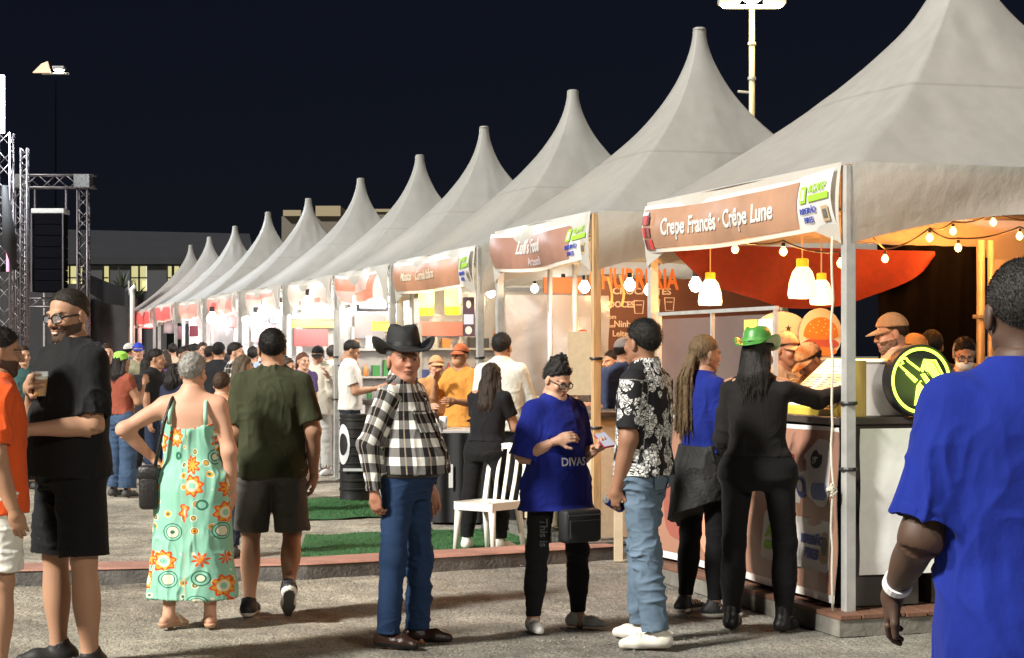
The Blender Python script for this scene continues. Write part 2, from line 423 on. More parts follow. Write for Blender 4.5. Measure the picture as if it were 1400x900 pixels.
    if bottom and bottom['kind'] == 'shorts': cov = np.maximum(cov, np.where(isarm, 0, np.clip((V[:, 2]-(J['kn0'][2]+.10*H))*15, 0, 1)*(V[:, 2] < .58*H+dz)))
    V = V-vnormals(V, Q)*(cov*.011*k)[:, None]
    C = np.tile(SK, (len(V), 1)); C = C*(1+.10*vnoise(V*9, 3)[:, None]); parts.append((V, Q, C))
    # ---- hands
    hh = min(.0055, h*.6) if h < .016 else .009
    for i, sgn in ((0, -1), (1, 1)):
        hd = hands[i]
        if hd is None: continue
        w = J['wr%d' % i]; fd = unit(arms[i][1]); dirn = hd.get('dir', fd)
        nrm = hd.get('n', (-sgn, -.25, 0)); side = hd.get('side', None)
        if side is None:
            # thumb on the inner-front side: mirror for right and left
            side = 1 if i == 0 else -1
            side = -side
        P = hand_prims(w+fd*.012*k, dirn, nrm, side, k*.98, hd.get('curl', (22, 28, 18)), hd.get('spread', 1.), .95+.1*build if h < .016 else 1.25, hd.get('thumb', .6))
        l2 = np.min([p[0][1] for p in P], 0)-.01; h2 = np.max([p[0][2] for p in P], 0)+.01
        g = Grid(l2, h2, hh)
        for p, kk in P: g.put(p, kk)
        V, Q = g.nets(); C = np.tile(SK*.97, (len(V), 1)); parts.append((V, Q, C))
    # ---- head
    hh = .0052 if h < .016 else .009
    g = Grid(hc-V3(.14, .15, .18)*hk, hc+V3(.14, .15, .16)*hk, hh)
    E = lambda c, r, kk=.0, op='u': g.put(ell(hp(*c), np.array(r)*hk, HM), kk*hk, op)
    Cn = lambda a, b, ra, rb, kk=.0: g.put(cone(hp(*a), hp(*b), ra*hk, rb*hk), kk*hk)
    E((0, .014, .03), (.076, .095, .088)); E((0, -.026, -.042), (.060, .064, .076), .03)
    E((0, -.066, -.097), (.026, .022, .02), .025)
    for s_ in (-1, 1):
        Cn((.048*s_, .005, -.05), (.022*s_, -.058, -.094), .021, .02, .02)
        E((.041*s_, -.062, -.024), (.024, .022, .022), .02)
    Cn((-.036, -.082, .02), (.036, -.082, .02), .012, .012, .014)
    for s_ in (-1, 1):
        E((.032*s_, -.098, .001), (.018, .014, .011), .010, 's'); E((.032*s_, -.078, .001), (.0125, .0125, .0125), .002)
        E((.079*s_, .014, -.008), (.010, .020, .033), .006)
    Cn((0, -.089, .012), (0, -.108, -.027), .0085, .0125, .010)
    for s_ in (-1, 1): E((.0125*s_, -.098, -.031), (.009, .010, .008), .006)
    E((0, -.092, -.056), (.024, .010, .0065), .006); E((0, -.090, -.068), (.021, .010, .0075), .005)
    Cn((0, .022, -.05), (0, .03, -.13), .05, .054, .03)
    V, Q = g.nets(); q = ((V-hc) @ HM)/hk; C = np.tile(SK, (len(V), 1))*(1+.05*vnoise(V*30, 5)[:, None])
    fr = q[:, 1] < -.05; ax = np.abs(q[:, 0])
    hcol = np.array(hair['col'] if hair else (.02, .015, .012))
    cheek = np.exp(-((ax-.042)/.02)**2-((q[:, 2]+.028)/.022)**2)*fr; C *= 1+np.outer(cheek, [.10, -.05, -.06])
    lips = fr & (ax < .025-.25*np.abs(q[:, 2]+.061)) & (q[:, 2] > -.074) & (q[:, 2] < -.050) & (q[:, 1] < -.08)
    C[lips] = SK*np.array([.88, .66, .66]); C[lips & (np.abs(q[:, 2]+.062) < .0028)] = SK*.3
    ey = fr & (np.abs(ax-.032) < .0155) & (np.abs(q[:, 2]-.001) < .0058-.012*np.abs(ax-.032)/.03)
    C[ey] = (.36, .33, .30); C[ey & (np.abs(ax-.031) < .0072)] = (.02, .013, .01)
    C[fr & (np.abs(ax-.032) < .018) & (np.abs(q[:, 2]-.0075) < .0022)] *= .45
    br = fr & (np.abs(ax-.034) < .021) & (np.abs(q[:, 2]-.0245+.25*np.abs(ax-.034)) < .0042)
    C[br] = hcol*.8+SK*.2
    if hair and hair.get('scalp', True):
        sc_ = (q[:, 2] > .077-1.25*hair.get('low', 0)-.715*(q[:, 1]+.085)) & (q[:, 2] > -.07) & ~((np.abs(q[:, 1]-.014) < .022) & (ax > .073))
        C[sc_] = hcol*.75+SK*.25*hcol.max()
    if smile:
        C[fr & (ax < .019) & (np.abs(q[:, 2]+.0615+.006-.25*ax) < .0042) & (q[:, 1] < -.078)] = (.62, .58, .52)
    if beard:
        bd = (q[:, 2] < -.035) & (q[:, 1] < .012) & (q[:, 1] > -.2) & ~((ax < .034) & (q[:, 2] > -.043)) & ~lips & (q[:, 2] > -.13)
        bd |= (np.abs(q[:, 2]+.046) < .006) & (ax < .03) & fr & (q[:, 1] > -.104)
        f_ = beard.get('f', .8); C[bd] = C[bd]*(1-f_)+np.array(beard['col'])*f_
        if beard.get('thick'):
            N = vnormals(V, Q); V = V+N*(bd*beard['thick']*(.7+.5*vnoise(V*160, 9)))[:, None]
    parts.append((V, Q, np.clip(C, 0, 1)))
    n = 0; Vs, Qs, Cs = [], [], []
    for V, Q, C in parts: Vs.append(V); Qs.append(Q+n); Cs.append(C); n += len(V)
    o = link('person', mesh_np('person', np.concatenate(Vs), np.concatenate(Qs), np.concatenate(Cs)), skin_mat())
    o.location = (pos[0], pos[1], pos[2] if len(pos) > 2 else 0); o.rotation_euler = (0, 0, R(face))
    tag(o, label, 'person', group)
    sd = abs(hash(label)) % 1000 if False else sum(map(ord, label)) % 997

    def uv_of(V):
        u = np.stack([np.arctan2(V[:, 0]-cx(V[:, 2]), -(V[:, 1]-cy(V[:, 2])))*.17*k, V[:, 2], np.zeros(len(V))], 1)
        for i in (0, 1):
            for a, b in (('sh', 'el'), ('el', 'wr')):
                A, B = J[a+str(i)], J[b+str(i)]; ab = B-A; L = np.linalg.norm(ab); d_ = ab/L
                t = (V-A) @ d_; r = V-A-t[:, None]*d_; rr = np.linalg.norm(r, axis=1)
                e1 = unit(np.cross(d_, V3(.3, 1, .2))); e2 = np.cross(d_, e1)
                out = np.abs(V[:, 0]-cx(V[:, 2])) > swd*.92 if a == 'sh' else np.ones(len(V), bool)
                m = (t > (-.01 if a == 'sh' else 0)) & (t < L*1.15) & (rr < .085*k*lb) & out
                if a == 'el': m &= rr < .075*k*lb
                u[m] = np.stack([np.arctan2(r[m] @ e1, r[m] @ e2)*.062*k, -t[m]+.031-(0 if a == 'sh' else .3*k)+(r[m] @ e1)*.25, np.full(m.sum(), 1.)], 1)
        return u
    def piece(name, g, m, amp=0., wsc=(9, 9, 22), uv=False, parent=o, rel=1, colfn=None, seed=0):
        V, Q = g.nets()
        if len(V) == 0: return None
        V = relax(V, Q, rel, .5)
        if amp: V = wrinkle(V, Q, amp, wsc, sd+seed)
        return link(name, mesh_np(name, V, Q, colfn(V) if colfn else None, uv_of(V) if uv else None), m, parent)
    ch = h*.7
    # ---- lower garment
    if bottom:
        bk = bottom['kind']; e = bottom.get('ease', .014)*k; bm_ = bottom.get('mat') or cloth(bottom['col'], bottom.get('rough', .85))
        zt = bottom.get('top', .585)*H+dz; g = Grid(lo-.05, hi+.05, ch)
        Tb = [(z, w+e*.8, f+e*.8, b+e*.8) for z, w, f, b in T]
        if bk in ('trousers', 'shorts'):
            g.put(loft(Tb, cx, cy, yw, T[0][0]+.012, zt))
            for i in (0, 1):
                a, b, c = J['hp%d' % i], J['kn%d' % i], J['an%d' % i]
                if bk == 'trousers':
                    r1, r2, r3 = .085*k*lb+e, .058*k*lb+e*bottom.get('knee', 1.2), bottom.get('hem', .055)*k
                    g.put(cone(a, b, r1, r2), .03); g.put(cone(b, c, r2, r3, .014*k*lb if r3 < .06 else 0, None, bottom.get('len', .93), .009), .03)
                else:
                    r1 = .085*k*lb+e; g.put(cone(a, b, r1, bottom.get('hem', .1)*k, 0, None, bottom.get('len', .85), .01), .03)
        else:   # skirt
            zb = bottom['bot']*H+dz; fl = bottom.get('flare', .05)
            Ts = [r for r in Tb if r[0] > .5*H+dz]; w0 = [r for r in Tb if abs(r[0]-(.5*H+dz)) < 1e-6][0]
            Ts = [(zb-.02, w0[1]+fl, w0[2]+fl*.9, w0[3]+fl*.6), w0]+Ts
            mx = (J['an0']+J['an1'])[0:2]/2
            g.put(loft(Ts, cx, cy, yw, zb, zt))
        _amp = bottom.get('amp', .011) if e > .011*k else .006
        piece(bottom.get('name', {'trousers': 'trousers', 'shorts': 'shorts'}.get(bk, 'skirt')), g, bm_, _amp*k, bottom.get('wsc', (7, 7, 15)), uv=bottom.get('uv', False), seed=2)
        if bottom.get('belt'):
            g = Grid(lo-.05, hi+.05, ch)
            g.put(loft([(z, w+e+.006, f+e+.006, b+e+.006) for z, w, f, b in T], cx, cy, yw, zt-.035*k, zt+.003)); piece('belt', g, mat('belt_leather', (.02, .014, .01), .45))
    # ---- upper garment
    if top:
        tk = top['kind']; e = top.get('ease', .016)*k; tm = top.get('mat') or cloth(top['col'], top.get('rough', .85)); g = Grid(lo-.06, hi+.06, ch)
        z0 = top.get('hem', .49)*H+dz; lz = top.get('loose', .985); Tc = []; pw = pf = pb = 0
        for z, w, f, b in reversed(T):
            w, f, b = w+e, f+e, b+e
            if z < .57*H+dz: w, f, b = w+.012*k, f+.012*k, b+.014*k
            if z < .76*H+dz: w, f, b = max(w, pw*lz), max(f, pf*lz), max(b, pb*lz)
            if z < .80*H+dz: pw, pf, pb = w, f, b
            Tc.append((z, w, f, b))
        Tc = Tc[::-1]
        if z0 < Tc[0][0]: Tc = [(z0-.02, Tc[0][1]*1.05+.02, Tc[0][2]+.03, Tc[0][3]+.03)]+Tc
        if tk == 'dress':
            w0 = Tc[1]; i0 = 0; fl = top.get('flare', .07)
            Tc = [r for r in Tc if r[0] > .49*H+dz]; w0 = Tc[0]; Tc = [(z0-.01, w0[1]+fl, w0[2]+fl*1.1, w0[3]+fl*.8), (z0+.35*(w0[0]-z0), w0[1]+fl*.35, w0[2]+fl*.5, w0[3]+fl*.3)]+Tc
        ztop = top.get('ztop', .9)*H+dz
        g.put(loft(Tc, cx, cy, yw, z0, min(ztop, zn+.012)))
        if top.get('backcut'):     # low back
            zb = top['backcut']*H+dz; fn = lambda X, Y, Z: np.maximum(np.maximum(zb-.05*np.cos(np.clip((X-cx(Z))/.16, -1, 1)*1.5)-Z, -(Y-cy(Z)+.0)), 0*X)
            g.put((fn, V3(-.5, -.1, zb-.1), V3(.5, .5, 2.2)), 0, 's')
        sl = top.get('sleeve', .7); re = top.get('re', .016)*k
        for i in (0, 1):
            s_, el_, w = J['sh%d' % i], J['el%d' % i], J['wr%d' % i]; r1 = .051*k*lb+re*.8; r2 = top.get('cuff', .06)*k*lb
            if sl <= 0: continue
            g.put(cone(nb+V3(0, .004*k, -.016*k), s_+V3(0, 0, .005*k), .046*k*lb+e*.6, .042*k*lb+e*.8), .05)
            if sl <= 1: g.put(cone(s_, s_+(el_-s_)*max(sl, .1), r1, r2+.006*k, 0, None, 1., .012), .03)
            else:
                r2 = .045*k*lb+re; g.put(cone(s_, el_, r1, r2), .018); r3 = top.get('cuff', .036)*k*lb+.004
                g.put(cone(el_, w, r2, r3, 0, None, min(sl-1, .985), .006), .02)
        nk = top.get('neck', .066)*k
        if nk: g.put(cone(nb-V3(0, 0, .028*k)+V3(0, -.012*k, 0), hc, nk, nk*1.3), .012, 's')
        if top.get('collar'): g.put(cone(nb-V3(0, -.0, -.008*k), nb+V3(0, -.006*k, .05*k), .086*k, .072*k, 0, 0, 1, .0), .012); g.put(cone(nb+V3(0, -.03*k, .03*k), nb+V3(0, -.03*k, .12*k), .058*k, .064*k), .004, 's')
        if tk == 'hoodie': g.put(ell(nb+V3(0, .085*k, .02*k), (.11*k, .06*k, .07*k)), .05)
        piece({'tee': 'shirt', 'shirt': 'shirt', 'top': 'top', 'dress': 'dress', 'hoodie': 'hoodie'}.get(tk, 'shirt'), g, tm, top.get('amp', .012)*k, top.get('wsc', (11, 11, 6.5)), uv=top.get('uv', False), seed=1)
    # ---- shoes
    if shoes:
        for i, sgn in ((0, -1), (1, 1)):
            an = J['an%d' % i]; fy = R(feet[i]); s_ = unit(legs[i][1]); pitch = feet_pitch(legs[i])
            fw = V3(math.sin(fy)*math.cos(pitch), -math.cos(fy)*math.cos(pitch), -math.sin(pitch)); side = V3(math.cos(fy), math.sin(fy), 0); up = np.cross(side, -fw)
            up = up if up[2] > 0 else -up
            c = an-up*.072*k; L = k*(1 if sex == 'm' else .93)
            g = Grid(c-.3, c+.3, max(.0065, h*.75) if h < .016 else .011)
            M = np.stack([side, -fw, up], 1); pl = [((0, 0, -1), 0)]
            a = c-fw*.05*L+up*.036*L; b = c+fw*.10*L+up*.030*L; t_ = c+fw*.165*L+up*.022*L
            st = shoes.get('style', 'sneaker')
            g.put(cone(a, b, .042*L, .043*L)); g.put(cone(b, t_, .043*L, .030*L), .02)
            if st != 'sandal': g.put(cone(c-fw*.022*L+up*.05*L, an+up*(.03 if st != 'boot' else .09)*L, .047*L, .045*L if st != 'boot' else .052*L, 0, None, 1., .008), .03)
            X0 = c
            fn = lambda X, Y, Z: -((X-X0[0])*up[0]+(Y-X0[1])*up[1]+(Z-X0[2])*up[2])-.003
            fl2 = lambda X, Y, Z: ((X-X0[0])*up[0]+(Y-X0[1])*up[1]+(Z-X0[2])*up[2])+.0
            g.put((lambda X, Y, Z: fl2(X, Y, Z), c-.3, c+.3), 0, 's')
            if st == 'sandal':
                g.put((lambda X, Y, Z: .03-((X-X0[0])*up[0]+(Y-X0[1])*up[1]+(Z-X0[2])*up[2]), c-.3, c+.3), .004, 's')
            cs, cu = np.array(shoes.get('sole', shoes['col'])), np.array(shoes['col'])
            ct = np.array(shoes.get('toe', shoes['col']))
            def cf(V):
                hgt = (V-X0) @ up; fwd = (V-X0) @ fw; C = np.tile(cu, (len(V), 1)); C[fwd > .125*L] = ct; C[(hgt < .026*L)] = cs
                if shoes.get('lace') is not None: C[(np.abs(np.mod(fwd, .022*L)-.011*L) < .004*L) & (hgt > .055*L) & (fwd > .03*L) & (fwd < .12*L)] = shoes['lace']
                C[hgt < .004*L] = shoes.get('tread', cs*.8)
                return C
            so = piece('shoe', g, col_mat('shoe_'+st, shoes.get('rough', .55)), colfn=cf)
            if st == 'sandal':
                gf = Grid(c-.3, c+.3, h*.6)
                gf.put(cone(a+up*.012*L, b+up*.008*L, .030*L, .034*L)); gf.put(cone(b+up*.008*L, t_+up*.006*L, .034*L, .018*L), .02); gf.put(cone(c-fw*.01*L+up*.05*L, an, .032*L, .036*L), .03)
                piece('foot', gf, skin_mat(), colfn=lambda V: np.tile(SK, (len(V), 1)))
                gs = Grid(c-.3, c+.3, h*.6); p0 = b+up*.035*L-fw*.02*L
                gs.put(cone(p0-side*.045*L-up*.03*L, p0+up*.012*L, .012*L, .014*L)); gs.put(cone(p0+side*.045*L-up*.03*L, p0+up*.012*L, .012*L, .014*L), .01)
                piece('strap', gs, cloth(shoes.get('strap', shoes['col'])), parent=so)
    # ---- hair
    ha = None
    if hair:
        t = hair.get('t', .010); hd = hair.get('h', .006 if h < .016 else .010)
        kind = hair.get('kind', 'short'); ln = hair.get('len', .3)
        g = Grid(hc-V3(.26, .30, .14+ln+.1)*hk, hc+V3(.26, .30, .27)*hk, hd)
        pl = [(unit((0, -.585, -.81)), hair.get('line', -.004)), ((0, 0, -1), hair.get('nape', .085))]
        off = (0, .014, .03)
        off = (0, .014+.3*t, .03+.51*t); pz_ = V3(0, -.3*t, -.51*t)
        g.put(ell(hp(*off), (V3(.076, .096, .090)+.42*t+.001)*hk, HM, [(unit((0, -.715, -1.0)), (.018+hair.get('low', 0))*hk), ((0, 0, -1), (.03+.062+hair.get('nd', 0))*hk)]))
        if hair.get('side'):   # fuller sides over the ears
            for s_ in (-1, 1): g.put(ell(hp(.066*s_, .02, -.02), V3(.026, .055, .075)*hk, HM), .02)
        for (a, b, ra, rb) in hair.get('locks', []): g.put(cone(hp(*a), hp(*b), ra*hk, rb*hk), .015)
        if kind == 'long':
            r_ = random.Random(sd); W = hair.get('w', .085)
            g.put(cone(hp(0, .06, .02), hp(0, .085, -ln*.55), .075*hk, W*hk), .03); 
            for j in range(hair.get('n', 16)):
                x = (j/(hair.get('n', 16)-1)*2-1); x0 = x*.07; l_ = ln*r_.uniform(.82, 1.05); y0 = .05+.045*(1-x*x)
                p = hp(x0, y0-.02, .03); pm = hp(x*W*1.15+r_.uniform(-.012, .012), y0+.03, -l_*.5); pe = hp(x*W*1.05+r_.uniform(-.02, .02)+hair.get('drift', 0), y0+.03+r_.uniform(-.01, .015), -l_)
                g.put(cone(p, pm, .026*hk, .022*hk), .006); g.put(cone(pm, pe, .022*hk, .008*hk), .006)
        if kind == 'braids':
            r_ = random.Random(sd)
            for j in range(22):
                x = r_.uniform(-1, 1); l_ = ln*r_.uniform(.8, 1.05); y0 = .075+r_.uniform(-.02, .035)
                p = hp(x*.03, .095, .035); pm = hp(x*.065, y0+.07, -l_*.35); pe = hp(x*.075, y0+.055, -l_)
                g.put(cone(p, pm, .011*hk, .010*hk), .002); g.put(cone(pm, pe, .0105*hk, .008*hk), .002)
        if kind == 'bun':
            r_ = random.Random(sd); bx, by, bz = hair.get('bun', (0, .05, .13)); br_ = hair.get('br', .05)
            g.put(ell(hp(bx, by, bz), V3(br_*1.15, br_*1.05, br_*.9)*hk, HM), .02)
            for j in range(14):
                a = r_.uniform(0, 6.28); b = r_.uniform(-.4, 1.3); v = V3(math.cos(a)*math.cos(b), math.sin(a)*math.cos(b), math.sin(b))*br_
                g.put(cone(hp(bx+v[0]*.6, by+v[1]*.6, bz+v[2]*.6), hp(bx+v[0]*1.12, by+v[1]*1.12, bz+v[2]*1.12), .016*hk, .010*hk), .006)
        V, Q = g.nets(); am = hair.get('amp', .004)*(.6 if kind == 'short' else 1)
        N = vnormals(V, Q); qq = ((V-hc) @ HM)*V3(70, 70, 14 if kind in ('long',) else 60); V = V+N*(am*vnoise(qq, sd))[:, None]
        if hair.get('fuzz', 1) and h < .016:      # loose strands over the mass, so the outline is not a shell
            r_ = np.random.default_rng(sd); ns = int(hair.get('ns', 2600 if kind == 'short' else 3600)*(1 if h < .0095 else .5)); c_i = r_.integers(0, len(V), ns); Pq = V[c_i]; Nq = N[c_i]; ql = ((Pq-hc) @ HM)/hk
            ln_ = (hair.get('fl', .012 if kind == 'short' else (.018 if kind == 'bun' else .05)))*hk*r_.uniform(.5, 1.2, ns); flow = HM @ V3(0, .55, -.6)
            back = np.tile(flow, (ns, 1)); back[ql[:, 1] < -.03] = HM @ V3(0, -.15, .35)
            if kind in ('long', 'braids'): back = np.tile(V3(0, 0, -1.), (ns, 1))
            dr_ = Nq*(.55 if kind == 'short' else .16)+back*(.55 if kind == 'short' else 1.)+r_.normal(0, .22 if kind == 'short' else .08, (ns, 3)); dr_ /= np.linalg.norm(dr_, axis=1)[:, None]
            sdv = np.cross(dr_, Nq+r_.normal(0, .3, (ns, 3))); sdv /= np.linalg.norm(sdv, axis=1)[:, None]+1e-9; wd_ = (.0011*hk)
            tip = Pq+dr_*ln_[:, None]; root_ = Pq-Nq*.002; VS = np.stack([root_-sdv*wd_, root_+sdv*wd_, tip+sdv*wd_*.35, tip-sdv*wd_*.35], 1).reshape(-1, 3)
            Q = np.concatenate([Q, np.arange(ns*4).reshape(-1, 4)+len(V)]); V = np.concatenate([V, VS])
        ha = link('hair', mesh_np('hair', V, Q), hair_mat(hair['col']), o)
    if beard and beard.get('mesh'):
        g = Grid(hc-V3(.12, .15, .17)*hk, hc+V3(.12, .1, .02)*hk, .006); t = beard['mesh']
        g.put(ell(hp(0, -.036, -.068), V3(.060+t*.6, .062+t, .062)*hk, HM)); g.put(ell(hp(0, -.066, -.10), V3(.034, .03, .03+t)*hk, HM), .02)
        g.put(ell(hp(0, -.10, -.060), V3(.032, .022, .010)*hk, HM), .006, 's')
        g.put(ell(hp(0, -.075, .018), V3(.09, .08, .062)*hk, HM), .004, 's'); g.put(ell(hp(0, .10, -.05), V3(.12, .10, .12)*hk, HM), .004, 's')
        V, Q = g.nets()
        if len(V): V = V+vnormals(V, Q)*(.003*vnoise(V*130, 4))[:, None]; link('beard', mesh_np('beard', V, Q), hair_mat(beard['col']), o)
    # ---- spectacles
    if glasses:
        b = MB()
        for s_ in (-1, 1):
            P = []
            for j in range(17):
                a = 2*math.pi*j/16; ca, sa = math.cos(a), math.sin(a)
                P.append(hp(.034*s_+.027*np.sign(ca)*abs(ca)**.7, -.104+.012*abs(.034*s_+.027*ca)/.06, -.002+.019*np.sign(sa)*abs(sa)**.7))
            b.tube([Vector(p) for p in P], .0026*hk*glasses.get('t', 1), 6)
            b.tube([Vector(hp(.061*s_, -.092, .006)), Vector(hp(.078*s_, -.03, .006)), Vector(hp(.08*s_, .02, .0))], .0026*hk*glasses.get('t', 1), 6)
        b.tube([Vector(hp(-.008, -.108, .004)), Vector(hp(.008, -.108, .004))], .0026*hk, 6)
        go = b.build('glasses', mat('spectacle_frame', (.012, .01, .01), .3), o, True)
        for s_ in (-1, 1):
            b = MB(); P = [Vector(hp(.034*s_+.026*np.sign(math.cos(a))*abs(math.cos(a))**.7, -.104+.012*abs(.034*s_+.026*math.cos(a))/.06, -.002+.018*np.sign(math.sin(a))*abs(math.sin(a))**.7)) for a in [2*math.pi*j/16 for j in range(16)]]
            b.add(P, [tuple(range(16))]); b.build('lens', mat('lens_glass', (.9, .95, 1), .02, alpha=.12), go)
    # ---- headgear
    if hat:
        hatter(hat, hp, hk, HM, o, h)
    if headband:
        g = Grid(hc-.16*hk, hc+.16*hk, .006); g.put(ell(hp(0, .014, .03), V3(.09, .11, .104)*hk, HM, [((0, .5, .0), .018*hk), ((0, -.5, 0), .012*hk)])); piece('headband', g, cloth(headband))
    if chin_mask:
        g = Grid(hc-V3(.14, .15, .2)*hk, hc+V3(.14, .15, .1)*hk, .006)
        if chin_mask.get('on'): g.put(ell(hp(0, -.036, -.062), V3(.068, .074, .062)*hk, HM)); g.put(ell(hp(0, .10, -.05), V3(.12, .10, .12)*hk, HM), .004, 's')
        else: g.put(cone(hp(0, -.045, -.118), hp(0, -.03, -.138), .055*hk, .058*hk, 0, 0, 1), 0)
        piece('face_mask', g, cloth(chin_mask['col']))
    info = dict(J=J, hp=hp, tor=tor, obj=o, k=k, T=T, cx=cx, cy=cy)
    if extra: extra(info)
    return info
def feet_pitch(lg):
    s_ = unit(lg[1]); return max(0., math.asin(max(-1, min(1, s_[1])))-.12)*1.1
def feet_lift(lg, k):
    return math.sin(feet_pitch(lg))*.12*k
def wp(info, p):
    """a point of a person's own frame in the world"""
    o = info['obj']; return Matrix.Translation(o.location) @ o.rotation_euler.to_matrix().to_4x4() @ Vector([float(a) for a in p])

def hatter(hat, hp, hk, HM, o, h):
    kd = hat['kind']; b = MB(); Mm = lambda x, y, z: Vector([float(a) for a in hp(x, y, z)])
    if kd == 'cowboy':
        bw, cr, ch_, bz = hat.get('brim', .165), .088, hat.get('crown', .125), .062; n, rows = 40, []
        up = hat.get('curl', .075)
        def ring(r0, f, z):
            pts = []
            for j in range(n):
                a = 2*math.pi*j/n; ca, sa = math.cos(a), math.sin(a); x = ca*r0*(1 if f == 0 else 1); y = .012+sa*(r0*1.22 if r0 < .1 else r0+.022)
                zz = z
                if f: zz = bz+up*(max(0, abs(x)-.085)/.08)**1.25-.022*(abs(sa)**3)*f; 
                if f and abs(ca) > .3: x *= 1-.10*f*(abs(ca))
                pts.append((x, y, zz))
            return pts
        outer = [ring(bw, 1, 0), ring(bw*.86, .75, 0), ring(bw*.72, .5, 0), ring(cr*1.12, .2, 0), ring(cr, 0, bz+.012), ring(cr*.99, 0, bz+.03), ring(cr*.95, 0, bz+.07), ring(cr*.86, 0, bz+ch_*.86), ring(cr*.72, 0, bz+ch_), ring(cr*.40, 0, bz+ch_*.97), ring(cr*.05, 0, bz+ch_*.86)]
        for i, rw in enumerate(outer):
            if i >= 8:      # crown crease
                outer[i] = [(x*(1-.15*(y < 0)), y, z-.022*math.exp(-(x/.02)**2)-.012*(y < -.03)) for x, y, z in rw]
            elif i >= 6: outer[i] = [(x*(1-.18*max(0, -y/.1)), y, z) for x, y, z in rw]
        V = []; Fc = []; m = len(outer)
        for rw in outer: V += [Mm(*p) for p in rw]
        for i in range(m-1):
            for j in range(n): Fc.append((i*n+j, i*n+(j+1) % n, (i+1)*n+(j+1) % n, (i+1)*n+j))
        Fc.append(tuple((m-1)*n+j for j in range(n))); nb_ = len(V)
        V += [Mm(x, y, z-.005) for rw in outer[:4] for x, y, z in rw]
        for i in range(3):
            for j in range(n): Fc.append((nb_+(i+1)*n+j, nb_+(i+1)*n+(j+1) % n, nb_+i*n+(j+1) % n, nb_+i*n+j))
        for j in range(n): Fc.append((nb_+j, nb_+(j+1) % n, (j+1) % n, j))
        b.add(V, Fc); ho = b.build('hat', mat(hat['name'], hat['col'], hat.get('rough', .8), noise=.1, nscale=30, bump=.1, bscale=300), o, True)
        b2 = MB(); V = []; Fc = []
        for zz, s_ in ((bz+.010, 1.03), (bz+.032, 1.02)): V += [Mm(*p) for p in ring(cr*s_, 0, zz)]
        for j in range(n): Fc.append((j, (j+1) % n, n+(j+1) % n, n+j))
        b2.add(V, Fc); b2.build('hat_band', mat(hat['name']+'_band', hat.get('band', hat['col']), .5), ho, True)
        return
    hd = .006 if h < .016 else .010
    c = np.array(hp(0, 0, 0)); g = Grid(c-.26*hk, c+.26*hk, hd)
    if kd in ('cap', 'beanie'):
        pz = .003 if kd == 'cap' else -.0
        g.put(ell(hp(0, .014, .03), V3(.088, .108, .106)*hk, HM, [(unit((0, -.16 if kd == 'cap' else -.3, -1.)), -.012*hk)]))
        V, Q = g.nets(); ho = link('cap', mesh_np('cap', relax(V, Q, 1), Q), cloth(hat['col']), o)
        if kd == 'cap':
            s_ = hat.get('back', 1); V = []; Fc = []; n = 14
            for lay in (0, -.005):
                for rr in (.0, .5, 1.):
                    for j in range(n+1):
                        a = math.pi*(j/n)*.84+math.pi*.08; x = math.cos(a)*(.080+.004*rr); y = -(math.sin(a)*(.092+.085*rr))*s_; z = .046-.026*rr*math.sin(a)-.02*abs(math.cos(a))**2+lay
                        V.append(Mm(x, y+.012, z))
            m = n+1
            for lay in range(2):
                for i in range(2):
                    for j in range(n): q = [lay*3*m+i*m+j, lay*3*m+i*m+j+1, lay*3*m+(i+1)*m+j+1, lay*3*m+(i+1)*m+j]; Fc.append(tuple(q if lay else q[::-1]))
            for j in range(n): Fc.append((2*m+j, 2*m+j+1, 5*m+j+1, 5*m+j))
            b.add(V, Fc); b.build('visor', cloth(hat.get('visor', hat['col'])), ho, True)
    if kd == 'scarf':
        g.put(ell(hp(0, .02, .035), V3(.092, .112, .10)*hk, HM, [(unit((0, -.3, -1.)), -.004*hk)])); g.put(ell(hp(0, .03, .11), V3(.10, .07, .03)*hk, HM), .03)
        V, Q = g.nets(); link('headscarf', mesh_np('headscarf', relax(V, Q, 1), Q), cloth(hat['col']), o)
# ------------------------------------------------------------------ the row of stalls: s runs along the row, d into it
TH = math.atan(800/F); ST, CT = math.sin(TH), math.cos(TH)
CX0, CY0 = 460/F*10.66, 10.66
RZ = -(math.pi/2-TH)
def row(s, d, z=0.): return Vector((CX0-s*ST+d*CT, CY0+s*CT+d*ST, z))
def s_at(px, d): q = (px-700)/F; return (CX0+d*CT-q*(CY0+d*ST))/(q*CT+ST)
def d_at(px, s): q = (px-700)/F; return (q*(CY0+s*CT)-CX0+s*ST)/(CT-q*ST)
def z_at(py, s, d): return EYE+(HOR-py)/F*row(s, d).y
def h_noise(x, y, z=0., f=1., seed=0): return vnoise(np.stack(np.broadcast_arrays(np.asarray(x, float)*f, np.asarray(y, float)*f, np.asarray(z, float)*f), -1).reshape(-1, 3), seed)

